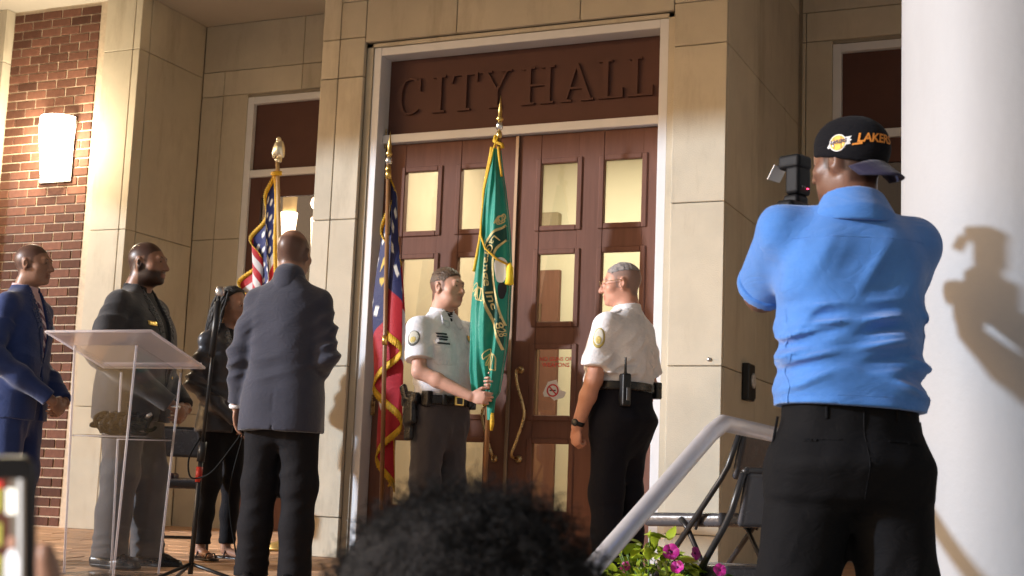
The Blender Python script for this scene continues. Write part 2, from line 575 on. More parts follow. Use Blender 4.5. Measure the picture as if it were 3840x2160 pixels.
# raised roman letters of the sign
def letter_polys(ch, h):
    s, t = 0.15 * h, 0.05 * h                 # thick, thin
    se = 0.055 * h                            # serif height
    def serif(cx, z, wd): return [(cx - wd / 2, z), (cx + wd / 2, z), (cx + wd / 2, z + se), (cx - wd / 2, z + se)]
    P = []
    if ch == 'I':
        P = [[(-s / 2, se), (s / 2, se), (s / 2, h - se), (-s / 2, h - se)], serif(0, 0, 0.36 * h), serif(0, h - se, 0.36 * h)]
    elif ch == 'T':
        P = [[(-s / 2, se), (s / 2, se), (s / 2, h - se), (-s / 2, h - se)], serif(0, 0, 0.36 * h), [(-0.38 * h, h - se), (0.38 * h, h - se), (0.38 * h, h), (-0.38 * h, h)],
             [(-0.38 * h, h - se), (-0.38 * h, h - 0.24 * h), (-0.34 * h, h - 0.24 * h), (-0.29 * h, h - se)], [(0.29 * h, h - se), (0.34 * h, h - 0.24 * h), (0.38 * h, h - 0.24 * h), (0.38 * h, h - se)]]
    elif ch == 'L':
        P = [[(-0.15 * h - s / 2, se), (-0.15 * h + s / 2, se), (-0.15 * h + s / 2, h - se), (-0.15 * h - s / 2, h - se)], serif(-0.15 * h, h - se, 0.36 * h),
             [(-0.33 * h, 0), (0.32 * h, 0), (0.32 * h, se), (-0.33 * h, se)], [(0.22 * h, se), (0.32 * h, se), (0.32 * h, 0.26 * h), (0.285 * h, 0.26 * h)]]
    elif ch == 'H':
        for cx in (-0.27 * h, 0.27 * h):
            P += [[(cx - s / 2, se), (cx + s / 2, se), (cx + s / 2, h - se), (cx - s / 2, h - se)], serif(cx, 0, 0.36 * h), serif(cx, h - se, 0.36 * h)]
        P.append([(-0.27 * h + s / 2, 0.48 * h), (0.27 * h - s / 2, 0.48 * h), (0.27 * h - s / 2, 0.48 * h + t), (-0.27 * h + s / 2, 0.48 * h + t)])
    elif ch == 'A':
        P = [[(-0.30 * h, se), (-0.30 * h + t, se), (0.03 * h, h), (-0.05 * h, h)], [(0.30 * h - s * 0.5, se), (0.30 * h + s * 0.6, se), (0.031 * h, h), (-0.049 * h, 0.985 * h)],
             [(-0.19 * h, 0.32 * h), (0.19 * h, 0.32 * h), (0.17 * h, 0.32 * h + t), (-0.17 * h, 0.32 * h + t)], serif(-0.28 * h, 0, 0.28 * h), serif(0.29 * h, 0, 0.34 * h)]
    elif ch == 'Y':
        P = [[(-s / 2, se), (s / 2, se), (s / 2, 0.46 * h), (-s / 2, 0.46 * h)], serif(0, 0, 0.36 * h), [(-s / 2, 0.46 * h), (s / 2, 0.46 * h), (-0.22 * h, h - se), (-0.22 * h - s, h - se)],
             [(0.0, 0.46 * h), (s / 2, 0.46 * h), (0.32 * h, h - se), (0.32 * h - t, h - se)], serif(-0.28 * h, h - se, 0.34 * h), serif(0.30 * h, h - se, 0.28 * h)]
    elif ch == 'C':
        out, inn = [], []
        for k in range(19):
            a = R(48 + k * (264 / 18))
            out.append((0.39 * h * math.cos(a), 0.5 * h + 0.505 * h * math.sin(a)))
            thick = t + (s - t) * max(0, -math.cos(a)) ** 0.8
            inn.append(((0.39 * h - thick) * math.cos(a), 0.5 * h + (0.505 * h - t) * math.sin(a)))
        P = [[out[k], out[k + 1], inn[k + 1], inn[k]] for k in range(18)]
        P += [[(0.20 * h, 0.78 * h), (0.31 * h, 0.62 * h), (0.31 * h, 0.98 * h), (0.27 * h, 0.98 * h)]]
    return P
LH = 0.245
for ch, x, z in (('C', -0.785, 2.865), ('I', -0.575, 2.865), ('T', -0.395, 2.865), ('Y', -0.175, 2.867), ('H', 0.115, 2.867), ('A', 0.375, 2.867), ('L', 0.60, 2.868), ('L', 0.79, 2.868)):
    bm = bmesh.new()
    for q, poly in enumerate(letter_polys(ch, LH)):
        add_prism(bm, poly, 0.0085 + 0.0004 * (q % 4), 0.0295)
    bm_obj('letter', bm, M_doord, tp, loc=(x, 0, z))

PANE_Z = [(2.086, 2.486), (1.493, 1.918), (0.926, 1.335), (0.36, 0.767)]
def door(x0, x1, panes_x, hinge_x, handle_x, name='door'):
    bm = bmesh.new()
    y0, y1 = 0.012, 0.062
    z0, z1 = zf + 0.012, 2.670
    xs = [x0] + [q for pr in panes_x for q in pr] + [x1]
    for k in range(0, len(xs), 2):                        # stiles
        add_box(bm, xs[k], xs[k + 1], y0, y1, z0, z1, 0.002)
    zs = [z1] + [q for pr in PANE_Z for q in (pr[1], pr[0])] + [z0]
    for a, b_ in panes_x:
        for k in range(0, len(zs), 2):
            add_box(bm, a + .0004, b_ - .0004, y0 + 0.003, y1, zs[k + 1], zs[k], 0.002)
    d = bm_obj(name, bm, M_door, hall)
    for a, b_ in panes_x:
        for (zl, zh) in PANE_Z:
            bm = bmesh.new()                              # bolection moulding
            mw, my = 0.028, 0.004
            for (p0, p1, q0, q1) in ((a - mw, a + .006, zl - mw, zh + mw), (b_ - .006, b_ + mw, zl - mw, zh + mw)):
                add_box(bm, p0, p1, y0 - my - 0.006, y0 + 0.002, q0, q1, 0.005)
            for (q0, q1) in ((zl - mw, zl + .006), (zh - .006, zh + mw)):
                add_box(bm, a + .0065, b_ - .0065, y0 - my - 0.005, y0 + 0.0025, q0, q1, 0.005)
            bm_obj('moulding', bm, M_door, d)
            box('pane', a + .001, b_ - .001, y0 + 0.022, y0 + 0.027, zl + .001, zh - .001, M_glass, d)
    for hz in (2.69, 1.80, 0.96):
        bm = bmesh.new()
        add_tube(bm, [(hinge_x, -0.008, hz - 0.045), (hinge_x, -0.008, hz + 0.045)], 0.009, 10)
        add_tube(bm, [(hinge_x, -0.008, hz + 0.045), (hinge_x, -0.008, hz + 0.085)], [0.006, 0.004], 8)
        add_box(bm, hinge_x - 0.016, hinge_x + 0.016, -0.002, 0.0105, hz - 0.045, hz + 0.045, 0.002)
        bm_obj('hinge', bm, M_brass, d, smooth=False)
    s = 1 if handle_x > 0 else -1
    hp = smooth_curve([(handle_x - 0.012 * s, 0.012, 1.205), (handle_x - 0.012 * s, -0.055, 1.195), (handle_x + 0.004 * s, -0.066, 1.10), (handle_x + 0.045 * s, -0.066, 0.98), (handle_x + 0.05 * s, -0.066, 0.90), (handle_x + 0.005 * s, -0.066, 0.76), (handle_x - 0.022 * s, -0.06, 0.685), (handle_x - 0.005 * s, 0.012, 0.665)], 6)
    tube('handle', hp, 0.0095, M_brass, d, 10)
    for hz, hx in ((1.205, handle_x - 0.012 * s), (0.665, handle_x - 0.005 * s)):
        lathe('handle_rose', [(0.024, 0), (0.024, 0.006), (0.014, 0.012)], M_brass, d, 14, loc=(hx, 0.0118, hz), rot=(R(90), 0, 0))
    return d
dL = door(-0.943, -0.008, [(-0.79, -0.545), (-0.392, -0.150)], -0.935, -0.085)
dR = door(0.008, 0.943, [(0.157, 0.407), (0.570, 0.822)], 0.935, 0.085)
box('astragal', -0.011, 0.011, -0.006, 0.0115, zf + 0.015, 2.668, mat('astragal_gap_light', (0.30, 0.21, 0.14), 0.4, 0.6), dR, 0.002)  # strip toned paler to carry the light in the door gap
box('threshold', -0.943, 0.943, -0.02, 0.12, zf - 0.01, zf + 0.0095, M_chrome, hall)
# notices on the glass of the right door
M_red = mat('red_vinyl', (0.60, 0.03, 0.03), 0.5)
M_wv = mat('white_vinyl', (0.85, 0.82, 0.78), 0.5, var=0.06, vscale=30)
yn = 0.0325
bm = bmesh.new()
add_prism(bm, [(0.215, 1.068), (0.245, 1.135), (0.30, 1.148), (0.315, 1.105), (0.335, 1.082), (0.365, 1.075), (0.352, 1.04), (0.318, 1.034), (0.29, 1.022), (0.262, 1.045), (0.222, 1.045)], yn, yn - 0.001)
nts = bm_obj('no_smoking_sticker', bm, M_wv, dR)
bm = bmesh.new()
cx, cz = 0.278, 1.083
for k in range(24):
    a, b_ = 2 * math.pi * k / 24, 2 * math.pi * (k + 1) / 24
    add_prism(bm, [(cx + .039 * math.cos(a), cz + .039 * math.sin(a)), (cx + .039 * math.cos(b_), cz + .039 * math.sin(b_)), (cx + .030 * math.cos(b_), cz + .030 * math.sin(b_)), (cx + .030 * math.cos(a), cz + .030 * math.sin(a))], yn - .0012, yn - .002)
add_prism(bm, [(cx - .024, cz + .018), (cx - .018, cz + .024), (cx + .024, cz - .018), (cx + .018, cz - .024)], yn - .0012, yn - .0019)
bm_obj('prohibition_ring', bm, M_red, nts)
bm = bmesh.new()
add_prism(bm, [(cx - .02, cz - .004), (cx + .02, cz - .004), (cx + .02, cz + .004), (cx - .02, cz + .004)], yn - .0011, yn - .0014)
bm_obj('cigarette_mark', bm, M_black, nts)

def text_mesh(txt, size, shear=0.0, extrude=0.0, space=1.0, bold=0.0):
    cu = bpy.data.curves.new('text', 'FONT')
    cu.body = txt
    cu.size = size
    cu.shear = shear
    cu.extrude = extrude
    cu.offset = bold
    cu.align_x = 'CENTER'
    cu.space_character = space
    o = bpy.data.objects.new('text', cu)
    col.objects.link(o)
    dg = bpy.context.evaluated_depsgraph_get()
    me = bpy.data.meshes.new_from_object(o.evaluated_get(dg))
    bpy.data.objects.remove(o)
    bpy.data.curves.remove(cu)
    me.materials.clear()
    return me
for t_, zz, s_ in (('NO GUNS OR', 1.262, 0.033), ('WEAPONS', 1.225, 0.036)):
    me = text_mesh(t_, s_, 0, 0.0004, 1.05, 0.0006)
    obj('lettering', me, M_red, dR, (0.292, yn - 0.001, zz), (R(90), 0, 0))

# lobby seen through the panes
box('lobby_wall', -1.4, 1.4, 2.42, 2.5, 0, 3.2, M_int, hall)
box('lobby_wall', -1.34, -1.30, 0.26, 2.418, 0, 3.2, M_int, hall)
box('lobby_wall', 1.30, 1.34, 0.26, 2.418, 0, 3.2, M_int, hall)
box('lobby_ceiling', -1.34, 1.34, 0.26, 2.418, 3.202, 3.3, M_int, hall)
box('lobby_floor', -1.299, 1.299, 0.125, 2.418, -0.05, zf - 0.015, mat('lobby_tile', (0.25, 0.2, 0.13), 0.4, var=0.1), hall)
inner = box('lobby_door', -1.10, -0.64, 2.36, 2.415, 0.05, 2.22, M_door, hall, 0.004)
box('glazing', -0.98, -0.78, 2.34, 2.358, 0.9, 1.95, mat('dim_glass', (0.13, 0.08, 0.05), 0.2), inner)
box('lobby_box', -0.84, -0.655, 2.33, 2.415, 2.42, 2.68, mat('beige_trim', (0.24, 0.19, 0.12), 0.7), hall, 0.006)
box('lobby_cabinet', 0.55, 1.25, 2.0, 2.40, zf - 0.012, 1.25, mat('cabinet_wood', (0.10, 0.045, 0.02), 0.45, var=0.2, vscale=6, stretch=(5, 5, 0.5)), hall, 0.006)
box('lobby_shelf', -1.298, -1.12, 0.5, 2.3, 2.10, 2.30, MATS['beige_trim'], hall, 0.004)
box('lobby_rail', -1.298, -1.27, 0.3, 2.418, 0.92, 1.02, MATS['beige_trim'], hall, 0.004)
lamp = box('lobby_light', -0.35, 0.35, 1.0, 1.35, 3.17, 3.20, emit_mat('lobby_diffuser', (1.0, 0.88, 0.66), 12.0), hall)
ld = bpy.data.lights.new('lobby_light_bulb', 'AREA'); ld.energy = 70; ld.size = 0.7; ld.size_y = 0.35; ld.shape = 'RECTANGLE'; ld.color = (1.0, 0.90, 0.72)
lo_ = bpy.data.objects.new('lobby_light_bulb', ld); col.objects.link(lo_); lo_.location = (0, 1.18, 3.16); lo_.parent = hall

# flanking openings: white frame, brown head panel, dark glazed door
for sx in (-1, 1):
    wl, wr = (-3.26, -1.65) if sx < 0 else (1.61, 3.22)
    frame(wl, wr, floor_z(YW), 3.66, YW + 0.004, 0.06, 0.08, 3.0, name='window_frame')
    box('head_panel', wl + .061, wr - .061, YW + 0.05, YW + 0.075, 3.031, 3.599, M_doord, hall)
    bm = bmesh.new()
    cxm = (wl + wr) / 2
    z0 = floor_z(YW) + 0.01
    for a, b_ in ((wl + .061, wl + .17), (cxm - .06, cxm + .06), (wr - .17, wr - .061)):
        add_box(bm, a, b_, YW + .03, YW + .075, z0, 2.969, 0.002)
    for a, b_ in ((wl + .1705, cxm - .0605), (cxm + .0605, wr - .1705)):
        for (q0, q1) in ((z0, 0.35), (0.93, 1.05), (1.80, 1.92), (2.80, 2.969)):
            add_box(bm, a, b_, YW + .033, YW + .075, q0, q1, 0.002)
    sdo = bm_obj('side_door', bm, M_doord, hall)
    for a, b_ in ((wl + .1705, cxm - .0605), (cxm + .0605, wr - .1705)):
        for (q0, q1) in ((0.35, 0.93), (1.05, 1.80), (1.92, 2.80)):
            box('pane', a + .001, b_ - .001, YW + .05, YW + .055, q0 + .001, q1 - .001, M_dglass, sdo)
    # room behind
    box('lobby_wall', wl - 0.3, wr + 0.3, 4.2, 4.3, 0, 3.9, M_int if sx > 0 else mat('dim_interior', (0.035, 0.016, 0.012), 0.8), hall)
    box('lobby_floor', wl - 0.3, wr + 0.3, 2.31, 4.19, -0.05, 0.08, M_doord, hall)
# lamps added behind the left side door for sconces mirrored in its glass
def inner_lamp(x, y, z, wd, ball):
    p_ = empty('mirrored_lamp', (x, y, z), 0, 'white lit lamp with ball top seen in the glass of the left side door' if ball else 'white lit tapered lamp seen in the glass of the left side door beside the flag', 'lamp')
    lathe('lamp_shade', [(wd * 0.55, 0), (wd, 0.36), (wd * 0.98, 0.365)], emit_mat('lamp_glow', (1.0, 0.93, 0.74), 22.0), p_, 20)
    if ball:
        lathe('finial', [(0.01, 0), (0.05, 0.04), (0.062, 0.075), (0.05, 0.115), (0.01, 0.145)], emit_mat('lamp_glow', (1, .93, .74), 22.0), p_, 16, c=(0, 0, 0.42))
        lathe('neck', [(0.02, 0), (0.02, 0.06)], M_int, p_, 10, c=(0, 0, 0.365))
    else:
        lathe('lamp_cap', [(wd * 0.8, 0), (wd * 0.86, 0.14)], mat('lamp_cap_cream', (0.5, 0.42, 0.2), 0.6, emit=2.5), p_, 20, c=(0, 0, 0.367))
    lathe('stem', [(0.02, -1.0), (0.02, 0.0)], M_brass, p_, 10)
    lathe('base', [(0.12, 0), (0.10, 0.03), (0.03, 0.06)], M_brass, p_, 20, c=(0, 0, -1.05))
    lathe('pedestal', [(0.16, 0), (0.16, z - 1.05 - 0.08)], M_doord, p_, 20, c=(0, 0, -z + 0.08))

# ---------------------------------------------------------------- wall sconces
M_sconce = emit_mat('sconce_diffuser', (1.0, 0.90, 0.66), 9.0)
def sconce(x, y, z, label, power):
    p_ = empty('wall_sconce', (x, y, z), 0, label, 'wall lamp')
    v, f = [], []
    rows_, n = 12, 16
    for j in range(rows_ + 1):
        t = j / rows_
        zz = -0.265 + 0.53 * t
        wd = 0.105 + 0.065 * min(1, t * 1.25) - (0.012 * max(0, (t - 0.85) / 0.15))
        dp = 0.12 + 0.03 * t
        if t < 0.06 : wd *= 0.85; dp *= 0.8
        for k in range(n + 1):
            a = math.pi * k / n
            v.append((wd * math.cos(a), -dp * math.sin(a) - 0.012, zz))
    for j in range(rows_):
        for k in range(n):
            a = j * (n + 1) + k
            f.append((a, a + 1, a + n + 2, a + n + 1))
    f.append(list(range(n + 1))[::-1]); f.append([rows_ * (n + 1) + k for k in range(n + 1)])
    me = bpy.data.meshes.new('diffuser'); me.from_pydata(v, [], f); me.polygons.foreach_set('use_smooth', [True] * len(me.polygons))
    obj('diffuser', me, M_sconce, p_)
    box('back_plate', -0.16, 0.16, -0.011, 0.0, -0.27, 0.27, M_white, p_, 0.003)
    ll = bpy.data.lights.new('sconce_bulb', 'POINT'); ll.energy = power; ll.shadow_soft_size = 0.11; ll.color = (1.0, 0.86, 0.62)
    lo2 = bpy.data.objects.new('sconce_bulb', ll); col.objects.link(lo2); lo2.parent = p_; lo2.location = (0.02, -0.30, 0.03)
    return p_
sconce(-4.50, YP + 0.03, 3.085, 'glowing white tapered wall lamp on the brick pier', 75)

# access reader and bell on the bay return
rd = empty('access_reader', (BX, 0.36, 1.165), R(90), 'black rectangular wall reader with pale round dial on the shaded side wall', 'reader')
box('housing', -0.075, 0.075, -0.045, -0.001, -0.11, 0.11, M_black, rd, 0.008, 2)
lathe('dial', [(0.045, 0), (0.045, 0.008), (0.03, 0.012)], mat('dial_grey', (0.5, 0.5, 0.5), 0.35, var=0.3, vscale=60), rd, 24, loc=(0.02, -0.0455, 0.01), rot=(R(90), 0, 0))
box('button_box', 0.11, 0.16, -0.03, -0.001, -0.09, 0.04, M_black, rd, 0.005)
# wall stud on the right panel
lathe('wall_stud', [(0.012, 0), (0.012, 0.006), (0.006, 0.01)], M_chrome, hall, 12, loc=(1.295, YF - 0.0005, 1.25), rot=(R(90), 0, 0))

# ---------------------------------------------------------------- round column in front
COLX, COLY = 3.112, -3.124
cl_ = empty('round_column', (COLX, COLY, -0.37), 0, 'smooth white round porch column beside the photographer', 'column')
prof = [(0.335 - 0.02 * (k / 20) ** 2, 0.16 + (ZB + 0.37 - 0.26) * k / 20) for k in range(21)]
lathe('shaft', prof, M_colm, cl_, 96)
box('plinth', -0.42, 0.42, -0.42, 0.42, 0.0, 0.10, M_colm, cl_, 0.01)
lathe('base', [(0.40, 0.101), (0.41, 0.12), (0.40, 0.145), (0.36, 0.159)], M_colm, cl_, 64)
lathe('capital', [(0.33, ZB + 0.271), (0.38, ZB + 0.30), (0.40, ZB + 0.33), (0.40, ZB + 0.368)], M_colm, cl_, 64)
# ================================================================ implicit surfaces for bodies and cloth
class Fr:
    """local frame: origin, rotation, scale"""
    def __init__(s, o, Rm=None, k=1.0):
        s.o = np.array(o, float); s.R = np.eye(3) if Rm is None else Rm; s.k = k
    def p(s, *v): return s.o + s.R @ (np.array(v, float) * s.k)

def rotm(yaw=0, pitch=0, roll=0):
    """degrees: yaw about z, pitch about x (positive nods down when facing -y), roll about y"""
    e = Euler((R(pitch), R(roll), 0), 'XYZ').to_matrix()
    z = Euler((0, 0, R(yaw)), 'XYZ').to_matrix()
    return np.array(z @ e)

class Fld:
    def __init__(s): s.ops = []; s.clips = []; s.disp = []
    def _add(s, fn, lo, hi, k, op): s.ops.append((fn, np.array(lo, float), np.array(hi, float), k, op))
    def cone(s, a, b, ra, rb, k=0.02, op='u', flat=None, cut=None):
        a = np.array(a, float); b = np.array(b, float); d = b - a; L2 = float(d @ d) + 1e-12
        m = max(ra, rb)
        if flat is not None:
            fn_, fs = np.array(flat[0], float), flat[1]
            fn_ /= np.linalg.norm(fn_)
        def fn(X, Y, Z):
            px, py, pz = X - a[0], Y - a[1], Z - a[2]
            t = np.clip((px * d[0] + py * d[1] + pz * d[2]) / L2, 0, 1)
            qx, qy, qz = px - t * d[0], py - t * d[1], pz - t * d[2]
            if flat is not None:
                e = (qx * fn_[0] + qy * fn_[1] + qz * fn_[2]) * (1 / fs - 1)
                qx, qy, qz = qx + e * fn_[0], qy + e * fn_[1], qz + e * fn_[2]
            r_ = np.sqrt(qx * qx + qy * qy + qz * qz) - (ra + (rb - ra) * t)
            if cut is not None:
                r_ = np.maximum(r_, ((px * d[0] + py * d[1] + pz * d[2]) / L2 - cut) * math.sqrt(L2))
            return r_
        s._add(fn, np.minimum(a, b) - m, np.maximum(a, b) + m, k, op)
        return s
    def chain(s, pts, rads, k=0.02, op='u', cut=None):
        for i in range(len(pts) - 1): s.cone(pts[i], pts[i + 1], rads[i], rads[i + 1], k, op, cut=cut if i == len(pts) - 2 else None)
        return s
    def ell(s, c, r, Rm=None, k=0.02, op='u'):
        c = np.array(c, float); r = np.array(r, float)
        m = r.max() if Rm is not None else r
        def fn(X, Y, Z):
            px, py, pz = X - c[0], Y - c[1], Z - c[2]
            if Rm is not None:
                px, py, pz = (Rm[0, 0] * px + Rm[1, 0] * py + Rm[2, 0] * pz, Rm[0, 1] * px + Rm[1, 1] * py + Rm[2, 1] * pz, Rm[0, 2] * px + Rm[1, 2] * py + Rm[2, 2] * pz)
            k0 = np.sqrt((px / r[0]) ** 2 + (py / r[1]) ** 2 + (pz / r[2]) ** 2)
            k1 = np.sqrt((px / r[0] ** 2) ** 2 + (py / r[1] ** 2) ** 2 + (pz / r[2] ** 2) ** 2) + 1e-9
            return k0 * (k0 - 1) / k1
        s._add(fn, c - m, c + m, k, op)
        return s
    def loft(s, secs, k=0.03, op='u', n=2.5):
        """horizontal sections (z, cx, cy, half width, half depth)"""
        S = np.array(sorted(secs), float)
        zz = np.linspace(S[0, 0], S[-1, 0], 160)
        # smooth interpolation
        tab = []
        for c_ in range(1, 5):
            q = np.interp(zz, S[:, 0], S[:, c_])
            w_ = 9
            qp = np.pad(q, w_, mode='edge')
            tab.append(np.convolve(qp, np.ones(2 * w_ + 1) / (2 * w_ + 1), 'valid'))
        z0, z1 = S[0, 0], S[-1, 0]
        def fn(X, Y, Z):
            zc = np.clip(Z, z0, z1)
            cx, cy, w_, d_ = [np.interp(zc, zz, t) for t in tab]
            px, py = np.abs(X - cx) + 1e-6, np.abs(Y - cy) + 1e-6
            q = (px / w_) ** n + (py / d_) ** n
            k0 = q ** (1 / n)
            rr = np.sqrt(px * px + py * py)
            d1 = rr * (1 - 1 / k0)
            dz = np.maximum(z0 - Z, Z - z1)
            return np.where(dz > 0, np.sqrt(np.maximum(d1, 0) ** 2 + np.maximum(dz, 0) ** 2), np.maximum(d1, dz))
        mw, md = S[:, 3].max(), S[:, 4].max()
        s._add(fn, (S[:, 1].min() - mw, S[:, 2].min() - md, z0), (S[:, 1].max() + mw, S[:, 2].max() + md, z1), k, op)
        return s
    def rbox(s, c, half, r=0.01, Rm=None, k=0.005, op='u'):
        c = np.array(c, float); hf = np.array(half, float) - r
        m = np.linalg.norm(half) if Rm is not None else np.array(half, float)
        def fn(X, Y, Z):
            px, py, pz = X - c[0], Y - c[1], Z - c[2]
            if Rm is not None:
                px, py, pz = (Rm[0, 0] * px + Rm[1, 0] * py + Rm[2, 0] * pz, Rm[0, 1] * px + Rm[1, 1] * py + Rm[2, 1] * pz, Rm[0, 2] * px + Rm[1, 2] * py + Rm[2, 2] * pz)
            qx, qy, qz = np.abs(px) - hf[0], np.abs(py) - hf[1], np.abs(pz) - hf[2]
            o_ = np.sqrt(np.maximum(qx, 0) ** 2 + np.maximum(qy, 0) ** 2 + np.maximum(qz, 0) ** 2)
            return o_ + np.minimum(np.maximum(qx, np.maximum(qy, qz)), 0) - r
        s._add(fn, c - m, c + m, k, op)
        return s
    def clip(s, fn): s.clips.append(fn); return s            # keep where fn<0
    def fold(s, fn): s.disp.append(fn); return s             # fn(X,Y,Z) metres outwards
    def bounds(s):
        lo = np.min([o[1] for o in s.ops if o[4] == 'u'], axis=0); hi = np.max([o[2] for o in s.ops if o[4] == 'u'], axis=0)
        return lo - 0.03, hi + 0.03
    def grid(s, h, lo=None, hi=None):
        if lo is None: lo, hi = s.bounds()
        lo = np.array(lo, float); hi = np.array(hi, float)
        n = np.ceil((hi - lo) / h).astype(int) + 1
        ax = [(lo[i] + h * np.arange(n[i])) for i in range(3)]
        A = np.full(tuple(n), 0.25)
        for fn, l, u, k, op in s.ops:
            m = 0.035 + k
            i0 = np.clip(np.floor((l - m - lo) / h).astype(int), 0, n); i1 = np.clip(np.ceil((u + m - lo) / h).astype(int) + 1, 0, n)
            if np.any(i1 <= i0): continue
            sl = tuple(slice(a, b) for a, b in zip(i0, i1))
            d = fn(ax[0][sl[0]][:, None, None], ax[1][sl[1]][None, :, None], ax[2][sl[2]][None, None, :])
            a = A[sl]
            if op == 'u':
                A[sl] = np.minimum(a, d) - np.maximum(k - np.abs(a - d), 0) ** 2 / (4 * k)
            else:
                d = -d
                A[sl] = np.maximum(a, d) + np.maximum(k - np.abs(a - d), 0) ** 2 / (4 * k)
        if s.disp:
            I = np.nonzero(np.abs(A) < 0.05)
            P = [ax[i][I[i]] for i in range(3)]
            for fn in s.disp: A[I] -= fn(*P)
        return A, lo, ax
    def build(s, h, off=0.0, clips=None, shell=None, lo=None, hi=None):
        A, lo, ax = s.grid(h, lo, hi)
        A = A - off
        G = (ax[0][:, None, None], ax[1][None, :, None], ax[2][None, None, :])
        if shell: A = np.maximum(A, -(A + shell))
        for fn in (s.clips if clips is None else clips): A = np.maximum(A, fn(*G))
        return nets(A, lo, h)

_ED = [((0, 0, 0), (1, 0, 0)), ((0, 1, 0), (1, 1, 0)), ((0, 0, 1), (1, 0, 1)), ((0, 1, 1), (1, 1, 1)), ((0, 0, 0), (0, 1, 0)), ((1, 0, 0), (1, 1, 0)),
       ((0, 0, 1), (0, 1, 1)), ((1, 0, 1), (1, 1, 1)), ((0, 0, 0), (0, 0, 1)), ((1, 0, 0), (1, 0, 1)), ((0, 1, 0), (0, 1, 1)), ((1, 1, 0), (1, 1, 1))]
def nets(A, lo, h):
    A = np.pad(A, 1, constant_values=0.2)
    lo = np.array(lo) - h
    S = A < 0
    c = np.zeros(tuple(d - 1 for d in A.shape), np.uint8)
    for i in (0, 1):
        for j in (0, 1):
            for k in (0, 1):
                c += S[i:S.shape[0] - 1 + i, j:S.shape[1] - 1 + j, k:S.shape[2] - 1 + k]
    mk = (c > 0) & (c < 8)
    I = np.nonzero(mk)
    N = len(I[0])
    ID = np.full(mk.shape, -1, np.int64); ID[mk] = np.arange(N)
    acc = np.zeros((N, 3)); cnt = np.zeros(N)
    for o1, o2 in _ED:
        a = A[I[0] + o1[0], I[1] + o1[1], I[2] + o1[2]]; b = A[I[0] + o2[0], I[1] + o2[1], I[2] + o2[2]]
        x = (a < 0) != (b < 0)
        t = np.where(x, a / np.where(x, a - b, 1), 0)
        o1_, o2_ = np.array(o1), np.array(o2)
        acc += np.where(x[:, None], o1_ + (o2_ - o1_) * t[:, None], 0); cnt += x
    V = (np.stack(I, 1) + acc / np.maximum(cnt, 1)[:, None]) * h + lo
    Q = []
    for ax_ in range(3):
        b, c_ = [(1, 2), (2, 0), (0, 1)][ax_]
        sl0 = [slice(None)] * 3; sl1 = [slice(None)] * 3
        sl0[ax_] = slice(0, -1); sl1[ax_] = slice(1, None)
        s0, s1 = S[tuple(sl0)], S[tuple(sl1)]
        E_ = np.nonzero(s0 != s1)
        if len(E_[0]) == 0: continue
        E_ = np.stack(E_, 1)
        fl = s0[tuple(E_.T)]
        db = np.zeros(3, int); db[b] = 1; dc = np.zeros(3, int); dc[c_] = 1
        q = np.stack([ID[tuple((E_ - db - dc).T)], ID[tuple((E_ - dc).T)], ID[tuple(E_.T)], ID[tuple((E_ - db).T)]], 1)
        q[~fl] = q[~fl][:, ::-1]
        Q.append(q)
    return V, (np.concatenate(Q) if Q else np.zeros((0, 4), int))

def net_mesh(name, V, Q):
    me = bpy.data.meshes.new(name)
    me.vertices.add(len(V)); me.vertices.foreach_set('co', V.astype(np.float32).ravel())
    me.loops.add(len(Q) * 4); me.loops.foreach_set('vertex_index', Q.astype(np.int32).ravel())
    me.polygons.add(len(Q)); me.polygons.foreach_set('loop_start', np.arange(0, len(Q) * 4, 4, dtype=np.int32))
    me.polygons.foreach_set('use_smooth', np.ones(len(Q), bool))
    me.update(calc_edges=True)
    return me

def fobj(name, f, h, m, parent, **kw):
    V, Q = f.build(h, **kw)
    return obj(name, net_mesh(name, V, Q), m, parent)

def fold_wave(k, amp, c, rad, ph=0.0, warp=6.0, sharp=1.0):
    """gathers of cloth: waves of direction k (rad/m) round the point c"""
    k = np.array(k, float); c = np.array(c, float); rad = np.array(rad, float) * np.ones(3)
    def fn(X, Y, Z):
        g = np.exp(-(((X - c[0]) / rad[0]) ** 2 + ((Y - c[1]) / rad[1]) ** 2 + ((Z - c[2]) / rad[2]) ** 2))
        w_ = np.sin(k[0] * X + k[1] * Y + k[2] * Z + ph + 1.3 * np.sin(warp * X + 1.7 * warp * Z + ph) + 0.8 * np.sin(1.9 * warp * Y - warp * Z))
        q_ = 0.55 + 0.45 * np.sin(k[2] * 0.31 * X - k[0] * 0.45 * Z + 0.4 * k[1] * Y + 2.1 * ph)
        w_ = np.where(w_ > 0, w_ ** 2.2, -0.55 * np.abs(w_) ** 1.3)
        return amp * 1.25 * g * q_ * w_
    return fn

def cloth_noise(amp, f=22.0, seed=0, st=(1, 1, 0.45)):
    rg = np.random.default_rng(seed)
    K = rg.normal(size=(5, 3)) * np.array(st) * f; PH = rg.uniform(0, 6.28, 5)
    def fn(X, Y, Z):
        r_ = 0
        for q in range(5): r_ = r_ + np.sin(K[q, 0] * X + K[q, 1] * Y + K[q, 2] * Z + PH[q])
        return amp * r_ / 2.2
    return fn

